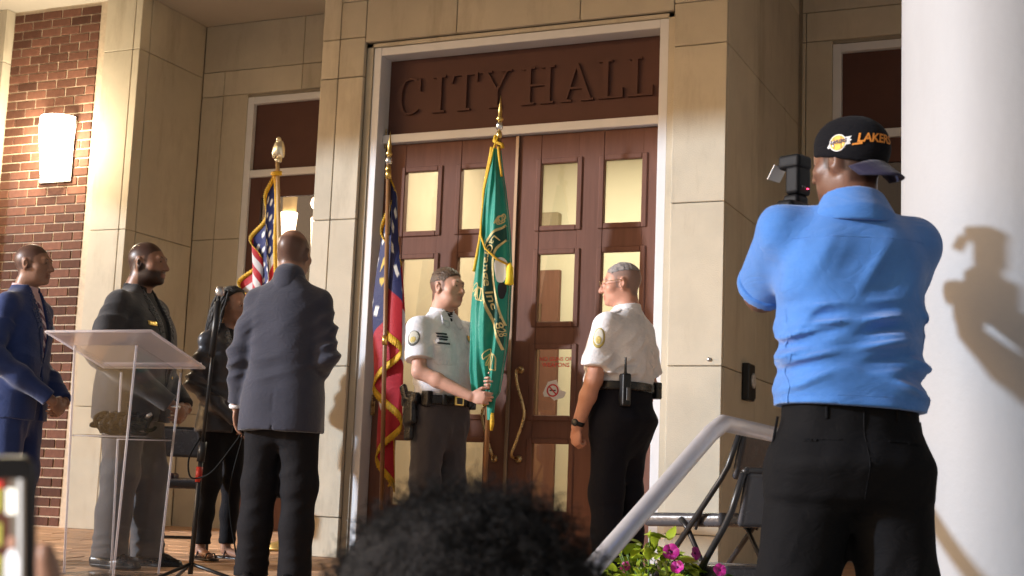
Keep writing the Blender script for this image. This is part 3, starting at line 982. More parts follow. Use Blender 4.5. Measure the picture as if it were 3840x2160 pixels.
# ---------------------------------------------------------------- human figure
def body_obj(fg, F, h, m, root, hair=None, hc=(0.25, 0.22, 0.22), soft=0.010, lips=(0.72, 0.55, 0.55), extra=None):
    """skin mesh with its own pigment: cropped hair, beard shadow and lips as a tint per vertex"""
    V, Q = F.build(h)
    me = net_mesh('body', V, Q)
    L_ = ((V - fg.hf.o) @ fg.hf.R) / fg.hf.k
    x, y, z = L_.T
    C = np.ones((len(V), 3))
    inh = np.abs(z) < 0.16
    def lay(msk, colr):
        a = np.clip(0.5 - msk / soft, 0, 1)[:, None]; a[~inh] = 0
        C[:] = C * (1 - a) + np.array(colr) * a
    lp = np.maximum(np.abs(z + 0.0635) - 0.013, np.maximum(np.abs(x) - 0.024, y + 0.080))
    lay(lp, lips)
    if hair is not None: lay(hair(x, y, z), hc)
    if extra is not None: lay(extra[0](x, y, z), extra[1])
    ca = me.color_attributes.new('dye', 'FLOAT_COLOR', 'POINT')
    ca.data.foreach_set('color', np.concatenate([C, np.ones((len(V), 1))], 1).astype(np.float32).ravel())
    return obj('body', me, m, root)

class Fig:
    """standing figure facing -y; right hand side is -x"""
    def __init__(s, H, shw=0.185, headyaw=0, headpitch=0, neck_fwd=0.0, lean=0.0, headk=1.0):
        k = H / 1.765; s.k = k
        s.sh = {a: np.array((x * k, 0.01 * k + lean, 1.395 * k)) for a, x in (('L', shw), ('R', -shw))}
        s.hip = {a: np.array((x * k, 0.0, 0.92 * k)) for a, x in (('L', 0.088), ('R', -0.088))}
        s.kn = {a: np.array((x * k, -0.015 * k, 0.50 * k)) for a, x in (('L', 0.10), ('R', -0.10))}
        s.an = {a: np.array((x * k, 0.02 * k, 0.085 * k)) for a, x in (('L', 0.11), ('R', -0.11))}
        s.toe = {a: 8.0 if a == 'L' else -8.0 for a in 'LR'}
        s.el, s.wr, s.hd, s.pn, s.curl = {}, {}, {}, {}, {}
        for a, x in (('L', 1), ('R', -1)):
            s.el[a] = s.sh[a] + np.array((0.045 * x, 0.03, -0.275)) * k
            s.wr[a] = s.el[a] + np.array((0.015 * x, -0.05, -0.245)) * k
            s.hd[a] = np.array((0, -0.15, -1.0)); s.pn[a] = np.array((-x, 0, 0.0)); s.curl[a] = 0.5
        s.nb = np.array((0, 0.03 * k + lean, 1.50 * k))
        s.hf = Fr((0, -0.02 * k + lean - neck_fwd, 1.648 * k), rotm(headyaw, headpitch), k * headk)
    def head(s, F, jaw=1.0, fat=0.0, nose=1.0, ears=True):
        f, k = s.hf, s.hf.k
        E = lambda c, r, kk=0.02, op='u', Rm=None: F.ell(f.p(*c), np.array(r) * k, f.R if Rm is None else f.R @ Rm, kk * k, op)
        E((0, 0.018, 0.032), (0.074, 0.096, 0.088))
        E((0, -0.028, -0.018), (0.062 + fat * 0.5, 0.068, 0.088), 0.03)
        E((0, -0.032, -0.072), (0.050 * jaw + fat, 0.056, 0.042), 0.03)
        E((0, -0.078, -0.094), (0.021, 0.018, 0.016), 0.02)
        for x in (-1, 1):
            E((x * (0.043 + fat * 0.6), -0.055, -0.022), (0.024, 0.026, 0.024), 0.02)
            E((x * 0.031, -0.101, 0.010), (0.019, 0.017, 0.0115), 0.012, 's')
            E((x * 0.031, -0.0775, 0.009), (0.0150, 0.0125, 0.0125), 0.004)
            if ears:
                E((x * 0.076, 0.012, -0.004), (0.010, 0.021, 0.033), 0.008, 'u', rotm(x * 24, 0, x * 6))
                E((x * 0.083, 0.004, -0.002), (0.006, 0.010, 0.016), 0.006, 's')
        F.cone(f.p(-0.034, -0.081, 0.029), f.p(0.034, -0.081, 0.029), 0.0115 * k, 0.0115 * k, 0.016 * k)
        F.cone(f.p(0, -0.088, 0.022), f.p(0, -0.1135 * (0.6 + 0.4 * nose), -0.027), 0.0085 * k, 0.0130 * k * nose, 0.010 * k)
        for x in (-1, 1): E((x * 0.012 * nose, -0.099, -0.030), (0.010 * nose, 0.011, 0.009), 0.006)
        E((0, -0.091, -0.0565), (0.024, 0.0125, 0.0075), 0.007)
        E((0, -0.089, -0.0705), (0.021, 0.0125, 0.0085), 0.007)
        E((0, -0.104, -0.0635), (0.022, 0.008, 0.0022), 0.003, 's')
        F.cone(f.p(0, 0.022, -0.05), s.nb + np.array((0, 0, -0.02)), (0.055 + fat) * k, (0.064 + fat) * k, 0.03 * k)
    def hand(s, F, a, k=None):
        k = k or s.k
        w_, d = s.wr[a], np.array(s.hd[a], float); d /= np.linalg.norm(d)
        n = np.array(s.pn[a], float); n -= d * (n @ d); n /= np.linalg.norm(n)
        sd_ = np.cross(d, n) * (1 if a == 'R' else -1)         # towards the thumb
        if isinstance(s.curl[a], tuple): cu = s.curl[a]
        else: cu = (s.curl[a],) * 4
        Rm = np.stack([sd_, n, d], 1)
        F.ell(w_ + d * 0.052 * k, (0.041 * k, 0.0165 * k, 0.052 * k), Rm, 0.012)
        for q, (off, ln) in enumerate(((0.029, 0.074), (0.0095, 0.083), (-0.010, 0.077), (-0.029, 0.060))):
            p_ = w_ + d * (0.090 - abs(off - 0.008) * 0.25) * k + sd_ * off * k
            ang = 0.12
            for sgm, fr in enumerate((0.45, 0.32, 0.27)):
                ang += cu[q] * (0.75 if sgm == 0 else 1.0)
                dd = d * math.cos(ang) + n * math.sin(ang)
                p2 = p_ + dd * ln * fr * k
                F.cone(p_, p2, (0.0092 - 0.0009 * sgm) * k, (0.0086 - 0.0009 * sgm) * k, 0.004)
                p_ = p2
        if a in getattr(s, 'thumb', {}):
            F.chain(s.thumb[a], [0.0125 * k, 0.0105 * k, 0.0092 * k, 0.0075 * k], 0.006)
            return
        p_ = w_ + d * 0.028 * k + sd_ * 0.026 * k
        t1 = d * 0.72 + sd_ * 0.62 + n * 0.35; t1 /= np.linalg.norm(t1)
        p2 = p_ + t1 * 0.045 * k
        t2 = d * 0.85 + sd_ * 0.2 + n * 0.55; t2 /= np.linalg.norm(t2)
        F.cone(p_, p2, 0.0135 * k, 0.0105 * k, 0.008); F.cone(p2, p2 + t2 * 0.036 * k, 0.0102 * k, 0.0085 * k, 0.004)
    def body(s, h=0.0065, arm_r=(0.043, 0.038, 0.040, 0.027), girth=1.0, **kw):
        F, k = Fld(), s.k
        s.head(F, **kw)
        g = girth
        F.loft([(0.86 * k, 0, 0, 0.13 * k * g, 0.09 * k * g), (1.0 * k, 0, 0, 0.12 * k * g, 0.085 * k * g), (1.2 * k, 0, s.nb[1] * 0.3, 0.125 * k * g, 0.085 * k * g), (1.36 * k, 0, s.nb[1] * 0.6, 0.14 * k, 0.085 * k), (1.45 * k, 0, s.nb[1] * .8, 0.09 * k, 0.06 * k), (1.49 * k, 0, s.nb[1], 0.06 * k, 0.055 * k)], 0.04)
        for a in 'LR':
            F.cone(s.nb + np.array((0, 0, -0.05 * k)), s.sh[a], 0.05 * k, 0.046 * k, 0.03)
            m_ = s.el[a] * 0.65 + s.wr[a] * 0.35
            F.chain([s.sh[a], s.el[a], m_, s.wr[a]], [q * k for q in arm_r], 0.02)
            s.hand(F, a)
            F.chain([s.hip[a], s.kn[a], s.kn[a] * 0.6 + s.an[a] * 0.4, s.an[a]], [0.068 * k, 0.048 * k, 0.046 * k, 0.034 * k], 0.03)
            fd = np.array((math.sin(R(s.toe[a])), -math.cos(R(s.toe[a])), 0))
            F.cone(s.an[a] + np.array((0, 0, -0.03 * k)), s.an[a] + fd * 0.12 * k + np.array((0, 0, -0.055 * k)), 0.03 * k, 0.02 * k, 0.02)
        s.F = F
        return F
    def eyes(s, root, iris=(0.03, 0.018, 0.01)):
        M_e = mat('eye_white', (0.62, 0.58, 0.54), 0.25); M_i = mat('eye_iris', iris, 0.2)
        for x in (-1, 1):
            c = s.hf.p(x * 0.031, -0.0832, 0.009)
            e = lathe('eye', [(0.001, -0.0045), (0.008, -0.002), (0.0095, 0.0), (0.008, 0.002), (0.001, 0.0045)], M_e, root, 12, loc=c)
            e.rotation_euler = Matrix(s.hf.R.tolist()).to_4x4().to_euler(); e.scale = (1.1, 0.8, 1.0)
            lathe('iris', [(0.0052, 0), (0.004, 0.0012), (0.0005, 0.0016)], M_i, e, 12, loc=(0, -0.0092, 0), rot=(R(90), 0, 0))
    def brows(s, root, m, off=0.0):
        for x in (-1, 1):
            tube('eyebrow', [s.hf.p(x * 0.012, -0.0925 - off, 0.027), s.hf.p(x * 0.03, -0.0895 - off, 0.033), s.hf.p(x * 0.048, -0.076 - off, 0.028)], [0.0035, 0.0045, 0.002], m, root, 6)
    def hair_shell(s, root, m, keep, off=0.006, h=0.006, noise=0.0012, name='hair', freq=260, jaw=1.0, fat=0.0):
        F = Fld(); s.head(F, ears=False, jaw=jaw, fat=fat)
        f = s.hf
        if noise: F.fold(cloth_noise(noise, freq, 3, (1, 1, 1)))
        def loc(X, Y, Z):
            dx, dy, dz = X - f.o[0], Y - f.o[1], Z - f.o[2]
            return [(f.R[0, i] * dx + f.R[1, i] * dy + f.R[2, i] * dz) / f.k for i in range(3)]
        c = f.o; e = 0.17 * f.k
        return fobj(name, F, h, m, root, off=off, clips=[lambda X, Y, Z: keep(*loc(X, Y, Z)) * f.k], shell=0.02, lo=c - e, hi=c + e)
    def trousers(s, root, m, waist=0.16, depth=0.12, top=1.02, r=(0.098, 0.078, 0.066), fold_seed=1, h=0.008, hem=0.055, crease=True, name='trousers', belly=0.0, seat=0.0, amp=1.0, hipf=1.08, low=0.70):
        F, k = Fld(), s.k
        F.loft([(low * k, 0, 0.005, waist * 0.70 * k, depth * 0.55 * k), (0.80 * k, 0, 0.005, waist * (hipf - 0.06) * k, depth * 0.95 * k), (0.90 * k, 0, 0.012 + seat, waist * hipf * k, (depth + seat) * 1.06 * k), (0.97 * k, 0, 0.005 - belly * 0.5, waist * 1.03 * k, (depth + belly * 0.5) * k), (top * k, 0, -belly * 0.6, waist * k, (depth + belly * 0.6) * k)], 0.03)
        for a in 'LR':
            m_ = s.kn[a] * 0.5 + s.an[a] * 0.5
            ft = s.an[a] + np.array((0, -0.012, -0.03)) * k
            F.chain([s.hip[a] + np.array((0, 0, -0.03)), s.kn[a], m_, ft], [r[0] * k, r[1] * k, r[2] * k, r[2] * 1.06 * k], 0.045)
            z_ = s.an[a][2]
            F.fold(fold_wave((8, 12, 115), 0.007 * amp, s.an[a] + np.array((0, 0, 0.05)), (0.12, 0.12, 0.07), fold_seed, 9))
            F.fold(fold_wave((34, 40, 48), 0.004 * amp, s.kn[a] + np.array((0, 0.03, 0.02)), (0.12, 0.12, 0.14), fold_seed + 2, 9))
            F.fold(fold_wave((60, 25, 40), 0.005 * amp, s.hip[a] + np.array((0, -0.05, -0.08)), (0.14, 0.16, 0.12), fold_seed + 4, 7))
        if s.kn['L'][0] > 0:
            F.cone((0, 0.02, 0.78 * k), (0, 0.02, 0.25 * k), 0.004, 0.010, 0.03, 's')
        for a in 'LR':
            F.fold(fold_wave((26, 38, 62), 0.0055 * amp, s.kn[a] * 0.8 + s.an[a] * 0.2 + np.array((0, 0.05, 0)), (0.10, 0.08, 0.16), fold_seed + 7, 6))
            F.fold(fold_wave((70, 10, 18), 0.004 * amp, s.hip[a] * 0.55 + s.kn[a] * 0.45, (0.12, 0.14, 0.22), fold_seed + 9, 5))
        F.fold(cloth_noise(0.0022 * amp, 30, fold_seed, (1, 1, 0.3)))
        hz = hem * k
        F.clip(lambda X, Y, Z: hz - Z + 0 * X)
        F.clip(lambda X, Y, Z: Z - top * k + 0 * X)
        s.tr = F
        return fobj(name, F, h, m, root)
    def shoes(s, root, m, sole=None, L=0.285, name='shoe'):
        k = s.k
        for a in 'LR':
            F = Fld()
            fd = np.array((math.sin(R(s.toe[a])), -math.cos(R(s.toe[a])), 0)); sd_ = np.array((-fd[1], fd[0], 0))
            b = np.array((s.an[a][0], s.an[a][1], 0))
            hl, tp_ = b - fd * 0.065 * k, b + fd * (L - 0.085) * k
            F.cone(hl + (0, 0, 0.04), b + fd * 0.10 * k + (0, 0, 0.028), 0.040 * k, 0.046 * k, 0.03)
            F.cone(b + fd * 0.10 * k + (0, 0, 0.026), tp_ - fd * 0.035 * k + (0, 0, 0.016), 0.045 * k, 0.031 * k, 0.03)
            F.cone(b + (0, 0, 0.05), b + (0, 0, 0.12 * k), 0.042 * k, 0.036 * k, 0.03)
            F.clip(lambda X, Y, Z: 0.002 - Z + 0 * X)
            o = fobj(name, F, 0.007, m, root)
            if sole is not None:
                fobj('sole', F, 0.007, sole, o, off=0.004, clips=[lambda X, Y, Z: 0.001 - Z + 0 * X, lambda X, Y, Z: Z - 0.022 + 0 * X])
    def torso_secs(s, t, zlo):
        """t: dict of (half width, half depth, y offset) at named levels"""
        k, ny = s.k, s.nb[1]
        Z = dict(hem=zlo / k, hip=0.94, waist=1.08, belly=1.0, chest=1.30, pit=1.36, shoulder=1.435, collar=1.495, neck=1.53)
        out = []
        for n_, q in t.items():
            out.append((Z[n_] * k, 0, q[2] if len(q) > 2 else 0.0, q[0] * k, q[1] * k))
        return out
    def sleeves(s, F, rs, upto=1.0, k_=0.03, drop=0.0):
        k = s.k
        for a in 'LR':
            S_ = s.sh[a] + np.array((0, 0, -0.005)) * k
            if upto >= 1.0:
                e_ = s.wr[a] + (s.el[a] - s.wr[a]) * 0.05
                m_ = s.el[a] * 0.5 + e_ * 0.5
                F.chain([S_, S_ * 0.5 + s.el[a] * 0.5, s.el[a], m_, e_], [rs[0] * k, rs[1] * k, rs[2] * k, rs[3] * k, rs[4] * k], k_, cut=1.0)
            else:
                e_ = S_ + (s.el[a] - S_) * upto
                F.cone(S_, e_, rs[0] * k, rs[1] * k, k_, cut=1.0)
    def sleeve_folds(s, F, amp=0.006, seed=0):
        for i, a in enumerate('LR'):
            F.fold(fold_wave((30, 20, 80), amp, s.el[a], 0.10, seed + i, 10))
            F.fold(fold_wave((40, 25, 55), amp * 0.9, s.sh[a] * 0.6 + s.el[a] * 0.4, 0.10, seed + 3 + i, 8))
            F.fold(fold_wave((50, 30, 60), amp * 0.8, s.sh[a] + np.array((-np.sign(s.sh[a][0]) * 0.04, 0, -0.11)), 0.11, seed + 5 + i, 8))

def seg_end(a, b, cut):
    """clip that removes a sleeve beyond the plane at 'cut' of a->b (only near that end)"""
    a, b = np.array(a), np.array(b); d = (b - a) / np.linalg.norm(b - a); c = a + (b - a) * cut
    def fn(X, Y, Z):
        t = (X - c[0]) * d[0] + (Y - c[1]) * d[1] + (Z - c[2]) * d[2]
        q = np.sqrt((X - c[0]) ** 2 + (Y - c[1]) ** 2 + (Z - c[2]) ** 2)
        return np.where(q < 0.16, t, -0.05)
    return fn

def poly_region(poly, front=True, ylim=0.0):
    """signed distance (approx) to a polygon in x-z, extruded along y"""
    P = np.array(poly, float)
    def fn(X, Y, Z):
        X2, Z2 = np.broadcast_arrays(X, Z)
        X2, Z2 = X2[:, :1, :], Z2[:, :1, :]
        d = np.full(X2.shape, 9.0); s_ = np.ones(X2.shape)
        n = len(P)
        for i in range(n):
            a, b = P[i], P[(i - 1) % n]
            ex, ez = b[0] - a[0], b[1] - a[1]
            wx, wz = X2 - a[0], Z2 - a[1]
            t = np.clip((wx * ex + wz * ez) / (ex * ex + ez * ez + 1e-12), 0, 1)
            d = np.minimum(d, (wx - ex * t) ** 2 + (wz - ez * t) ** 2)
            c1, c2, c3 = Z2 >= a[1], Z2 < b[1], ex * wz > ez * wx
            fl = (c1 & c2 & c3) | (~c1 & ~c2 & ~c3)
            s_ = np.where(fl, -s_, s_)
        r_ = s_ * np.sqrt(d)
        yy = (Y - ylim) if front else (ylim - Y)
        return np.maximum(r_, yy)
    return fn

def patch(name, F, poly, m, root, off=0.004, h=0.005, front=True, ylim=0.0, shell=0.008, pad=0.02, yr=(-0.4, 0.4)):
    """piece of cloth or badge lying on the surface of field F inside an x-z outline"""
    P = np.array(poly)
    lo = (P[:, 0].min() - pad, yr[0], P[:, 1].min() - pad); hi = (P[:, 0].max() + pad, yr[1], P[:, 1].max() + pad)
    return fobj(name, F, h, m, root, off=off, clips=[poly_region(poly, front, ylim)], shell=shell, lo=lo, hi=hi)

def ball_region(c, r):
    c = np.array(c, float)
    return lambda X, Y, Z: np.sqrt((X - c[0]) ** 2 + (Y - c[1]) ** 2 + (Z - c[2]) ** 2) - r
def ell_region(c, r, Rm):
    c = np.array(c, float)
    def fn(X, Y, Z):
        px, py, pz = X - c[0], Y - c[1], Z - c[2]
        px, py, pz = (Rm[0, 0] * px + Rm[1, 0] * py + Rm[2, 0] * pz, Rm[0, 1] * px + Rm[1, 1] * py + Rm[2, 1] * pz, Rm[0, 2] * px + Rm[1, 2] * py + Rm[2, 2] * pz)
        return (np.sqrt((px / r[0]) ** 2 + (py / r[1]) ** 2 + (pz / r[2]) ** 2) - 1) * min(r)
    return fn
def blob_patch(name, F, c, rad, m, root, off=0.003, h=0.004, shell=0.008, Rm=None):
    c = np.array(c, float); rad = np.array(rad, float) * np.ones(3)
    e = rad.max() + 0.02
    reg = ell_region(c, rad, np.eye(3) if Rm is None else Rm)
    return fobj(name, F, h, m, root, off=off, clips=[reg], shell=shell, lo=c - e, hi=c + e)
# ================================================================ people
def skin(name, c, rough=0.45):
    m = mat(name, c, rough, var=0.10, vscale=14, bump=0.08, bscale=220, sub=0.06, spec=0.4)
    N, L = m.node_tree.nodes, m.node_tree.links
    b = N['Principled BSDF']; src = b.inputs['Base Color'].links[0].from_socket
    a = N.new('ShaderNodeVertexColor'); a.layer_name = 'dye'
    mx = N.new('ShaderNodeMixRGB'); mx.blend_type = 'MULTIPLY'; mx.inputs[0].default_value = 1.0
    L.new(src, mx.inputs[1]); L.new(a.outputs[0], mx.inputs[2]); L.new(mx.outputs[0], b.inputs['Base Color'])
    return m
_HZ = np.array((-0.10, -0.075, -0.035, -0.022, 0.035, 0.058, 0.072, 0.10, 0.14)); _HY = np.array((0.07, 0.055, 0.045, -0.030, -0.034, -0.046, -0.074, -0.084, -0.09))
_ear = lambda x, y, z: np.maximum(np.maximum(0.0725 - np.abs(x), np.abs(y - 0.012) - 0.024), np.abs(z + 0.004) - 0.036)
crop = lambda x, y, z: np.maximum(-_ear(x, y, z), np.maximum(np.interp(z + 0 * x + 0 * y, _HZ, _HY) - y - 0.10 * np.abs(x) * (z > 0.05), -0.072 - z + 0 * x))
SK_D1 = skin('skin_deep_brown', (0.27, 0.140, 0.090), 0.36)
SK_D2 = skin('skin_brown', (0.34, 0.185, 0.125), 0.38)
SK_D3 = skin('skin_warm_brown', (0.33, 0.18, 0.12), 0.38)
SK_D4 = skin('skin_dark_brown', (0.135, 0.064, 0.041), 0.4)
SK_L1 = skin('skin_fair', (0.60, 0.335, 0.245), 0.48)
SK_L2 = skin('skin_ruddy', (0.56, 0.285, 0.20), 0.48)
def fabric(name, c, rough=0.8, **kw):
    kw = dict(dict(var=0.10, vscale=12, bump=0.12, bscale=420, sheen=0.15, spec=0.25, crinkle=0.15), **kw)
    return mat(name, c, rough, **kw)
F_NAVY = fabric('blue_suiting', (0.024, 0.045, 0.155), sheen=0.3)
F_BLACK = fabric('black_suiting', (0.034, 0.033, 0.036), sheen=0.3)
F_CHAR = fabric('charcoal_suiting', (0.034, 0.036, 0.056), sheen=0.35)
F_CHARP = fabric('black_trouser_wool', (0.011, 0.0105, 0.0125), sheen=0.02, spec=0.12)
F_GREYP = fabric('grey_brown_trouser', (0.078, 0.068, 0.067), sheen=0.3)
F_WHITE = fabric('white_shirt', (0.82, 0.81, 0.83), sheen=0.1, crinkle=0.3)
F_PALE = fabric('pale_grey_shirt', (0.76, 0.76, 0.80), sheen=0.1, crinkle=0.28)
F_PINK = fabric('pink_shirt', (0.70, 0.50, 0.52))
F_UNIP = fabric('uniform_trouser_grey', (0.060, 0.055, 0.062), sheen=0.25)
F_NAVYP = fabric('uniform_trouser_navy', (0.008, 0.009, 0.015), sheen=0.02, spec=0.12)
F_POLO = fabric('blue_polo_pique', (0.054, 0.185, 0.52), 0.75, sheen=0.35, bump=0.30, bscale=520, crinkle=0.16, cscale=7.0)
F_PHP = fabric('black_slacks', (0.0065, 0.0065, 0.0075), sheen=0.0, spec=0.10)
M_leather = mat('black_leather', (0.012, 0.011, 0.012), 0.28, var=0.2, vscale=20, bump=0.1, bscale=90)
M_hairb = mat('black_hair', (0.012, 0.010, 0.010), 0.5, var=0.2, vscale=40, bump=0.5, bscale=240)
M_hairs = mat('stubble_hair', (0.062, 0.042, 0.034), 0.6, var=0.3, vscale=50, bump=0.4, bscale=300)
M_hairbr = mat('brown_hair', (0.10, 0.060, 0.035), 0.5, var=0.35, vscale=60, bump=0.6, bscale=240, stretch=(1, 1, 0.3))
M_hairg = mat('grey_hair', (0.30, 0.27, 0.26), 0.55, var=0.35, vscale=60, bump=0.6, bscale=240)
M_gold = mat('gold_metal', (0.75, 0.52, 0.16), 0.3, 1.0)
M_silver = mat('silver_metal', (0.75, 0.74, 0.72), 0.22, 1.0)

def person(loc, th, label):
    return empty('person', (loc[0], loc[1], loc[2]), R(th), label, 'person', None)

def jacket(fg, root, m, t, hem, vz, vw, rs=(0.067, 0.062, 0.060, 0.053, 0.047), seed=0, h=0.0075, lapel=True, amp=1.0, back_vent=False, lap_m=None, name='jacket'):
    k = fg.k
    F = Fld()
    F.loft(fg.torso_secs(t, hem), 0.03, n=2.6)
    fg.sleeves(F, rs, 1.0, 0.035)
    # shoulder line from the collar
    for a in 'LR': F.cone(fg.nb + np.array((0, 0, -0.035 * k)), fg.sh[a] + np.array((0, 0, 0.012)), 0.058 * k, 0.052 * k, 0.04)
    fg.sleeve_folds(F, 0.007 * amp, seed)
    F.fold(fold_wave((10, 10, 60), 0.004 * amp, (0, 0, 1.08 * k), (0.3, 0.3, 0.10), seed + 1, 7))
    F.fold(cloth_noise(0.0022 * amp, 24, seed, (1, 1, 0.35)))
    F.clip(lambda X, Y, Z: hem - Z + 0.35 * (np.abs(X) < 0) )
    nb = fg.nb
    F.clip(lambda X, Y, Z: 0.067 * k - np.sqrt((X - nb[0]) ** 2 + (Y - nb[1] + 0.01) ** 2 + 0 * Z) * np.where(Z > 1.44 * k, 1, 9))
    V = [(-vw, 1.56 * k), (vw, 1.56 * k), (0.045 * k, 1.44 * k), (0.004, vz), (-0.004, vz), (-0.045 * k, 1.44 * k)]
    reg = poly_region(V, True, nb[1] - 0.03)
    F.clip(lambda X, Y, Z: -reg(X, Y, Z))
    if back_vent:
        vent = poly_region([(-0.004, hem - 0.05), (0.004, hem - 0.05), (0.0005, hem + 0.22 * k), (-0.0005, hem + 0.22 * k)], False, 0.05)
        F.clip(lambda X, Y, Z: -vent(X, Y, Z))
    # front edge below the button, rounded apart
    cut = poly_region([(-0.002, vz - 0.02), (0.002, vz - 0.02), (0.05, hem - 0.06), (-0.05, hem - 0.06)], True, 0.0)
    F.clip(lambda X, Y, Z: -cut(X, Y, Z))
    o = fobj(name, F, h, m, root)
    if lapel:
        for x in (-1, 1):
            patch('lapel', F, [(x * 0.058 * k, 1.505 * k), (x * 0.10 * k, 1.44 * k), (x * 0.095 * k, 1.40 * k), (x * 0.115 * k, 1.385 * k), (x * 0.012, vz - 0.005), (x * 0.002, vz), (x * 0.044 * k, 1.44 * k)], lap_m or m, o, off=0.005, h=0.006, front=True, ylim=0.0, shell=0.006)
    return F, o

def shirt_front(fg, root, F, m, vz, w_=0.10, name='shirt'):
    k = fg.k
    return patch(name, F, [(-w_ * k, 1.50 * k), (w_ * k, 1.50 * k), (w_ * 0.9 * k, 1.42 * k), (0.02, vz - 0.03), (-0.02, vz - 0.03), (-w_ * 0.9 * k, 1.42 * k)], m, root, off=-0.012, h=0.007, front=True, ylim=0.02, shell=0.012)

def shirt_collar(fg, root, m, r=0.071, z=0.035, name='collar', tilt=0.012, open_=0.0):
    k, F = fg.k, Fld()
    F.cone(fg.nb + np.array((0, -0.004, -0.02)) * k, fg.nb + np.array((0, -0.004 - tilt * 0.5, z)) * k, (r + 0.006) * k, r * k, 0.005)
    nb = fg.nb
    F.clip(lambda X, Y, Z: Z - (nb[2] + z * k - 0.10 * (nb[1] - Y) * 1.6) + 0 * X)
    F.clip(lambda X, Y, Z: nb[2] - 0.035 * k - Z + 0 * X)
    if open_:
        V = poly_region([(-open_, nb[2] + 0.06), (open_, nb[2] + 0.06), (0, nb[2] - 0.08)], True, 0.0)
        F.clip(lambda X, Y, Z: -V(X, Y, Z))
    return fobj(name, F, 0.0055, m, root)

def clasp(fg, z=0.93, fwd=0.27, eo=0.075):
    k = fg.k
    for a, x in (('L', 1), ('R', -1)):
        fg.el[a] = fg.sh[a] + np.array((eo * x, 0.035, -0.275)) * k
        fg.wr[a] = np.array((x * 0.095, -fwd + (0.02 if x > 0 else 0), z)) * np.array((k, k, k))
        fg.hd[a] = np.array((-x * 0.85, -0.15, -0.45)); fg.pn[a] = np.array((0, 1.0, 0.2)); fg.curl[a] = 0.42

def suit_torso(chest=(0.20, 0.135), waist=(0.185, 0.13), hip=(0.20, 0.135), hem=(0.205, 0.14), sh=(0.17, 0.10), by=0.0, ny=0.02):
    return dict(hem=hem + (0.0,), hip=hip + (0.0,), waist=waist + (by,), chest=chest + (by * 0.5,), pit=(chest[0] * 0.98, chest[1] * 0.92, ny * 0.5), shoulder=sh + (ny,), collar=(0.085, 0.075, ny), neck=(0.07, 0.066, ny))

# ---- man in blue suit -----------------------------------------------------
p1 = person((-2.31, -1.63, floor_z(-1.63)), 104, 'man in bright blue suit with pink striped tie by the brick pier')
f = Fig(1.80, 0.178); clasp(f, 0.885, 0.25)
B = f.body(0.0065); body_obj(f, B, 0.0055, SK_D2, p1, crop, (0.34, 0.33, 0.36))
f.eyes(p1); f.brows(p1, M_hairb)
vz1 = 1.12
t_ = suit_torso((0.195, 0.13), (0.178, 0.122), (0.192, 0.128), (0.20, 0.135))
F1, j1 = jacket(f, p1, F_NAVY, t_, 0.79, vz1, 0.055, seed=4, amp=1.7)
shirt_front(f, p1, F1, F_PINK, vz1)
shirt_collar(f, p1, F_PINK)
M_tie = mat('striped_tie', (0.62, 0.40, 0.47), 0.5)
def stripe(m, c1, c2, sc_, rot):
    N, L = m.node_tree.nodes, m.node_tree.links
    wv = N.new('ShaderNodeTexWave'); wv.inputs['Scale'].default_value = sc_; wv.inputs['Distortion'].default_value = 0.2
    mp = N.new('ShaderNodeMapping'); mp.inputs['Rotation'].default_value = rot
    tc = N.new('ShaderNodeTexCoord'); cr = N.new('ShaderNodeValToRGB')
    cr.color_ramp.interpolation = 'CONSTANT'
    cr.color_ramp.elements[0].color = tuple(c1) + (1,); cr.color_ramp.elements[1].color = tuple(c2) + (1,); cr.color_ramp.elements[1].position = 0.45
    L.new(tc.outputs['Object'], mp.inputs[0]); L.new(mp.outputs[0], wv.inputs[0]); L.new(wv.outputs[0], cr.inputs[0]); L.new(cr.outputs[0], N['Principled BSDF'].inputs['Base Color'])
stripe(M_tie, (0.72, 0.60, 0.68), (0.13, 0.05, 0.13), 7.0, (0, R(50), 0))
patch('tie', F1, [(-0.018, 1.475), (0.018, 1.475), (0.016, 1.43), (0.034, 1.20), (0.03, vz1 - 0.02), (-0.03, vz1 - 0.02), (-0.034, 1.20), (-0.016, 1.43)], M_tie, p1, off=-0.003, h=0.006, ylim=0.0, shell=0.012)
patch('pocket_square', F1, [(0.075, 1.30), (0.125, 1.305), (0.115, 1.345), (0.10, 1.335), (0.088, 1.35)], F_WHITE, j1, off=0.012, h=0.006, ylim=0.0)
f.trousers(p1, F_NAVY, 0.165, 0.118, 1.02, (0.098, 0.08, 0.072), 3)
f.shoes(p1, M_leather, M_black)

# ---- heavy man in black jacket --------------------------------------------
p2 = person((-1.655, -1.45, floor_z(-1.45)), 100, 'heavy bearded man in open black jacket with gold name tag behind the clear lectern')
f = Fig(1.81, 0.20, headk=1.04, neck_fwd=0.01); clasp(f, 0.86, 0.30, 0.095)
f.an['L'] += np.array((0.02, -0.10, 0)); f.kn['L'] += np.array((0.01, -0.06, 0))
B = f.body(0.0065, fat=0.010, jaw=1.1, girth=1.25); body_obj(f, B, 0.0055, SK_D1, p2, crop, (0.22, 0.22, 0.25), extra=(lambda x, y, z: np.maximum(np.maximum(np.maximum(z + 0.040 - 0.95 * np.maximum(y + 0.045, 0), y - 0.018), -(np.maximum(np.abs(z + 0.063) - 0.012, np.abs(x) - 0.022))), -z - 0.125), (0.13, 0.13, 0.14)))
f.eyes(p2); f.brows(p2, M_hairb)
vz2 = 1.0
t_ = suit_torso((0.235, 0.165), (0.235, 0.185), (0.24, 0.18), (0.25, 0.18), (0.19, 0.115), -0.02)
F2, j2 = jacket(f, p2, F_BLACK, t_, 0.80, vz2, 0.075, rs=(0.080, 0.078, 0.074, 0.062, 0.053), seed=11, lapel=True, amp=1.8)
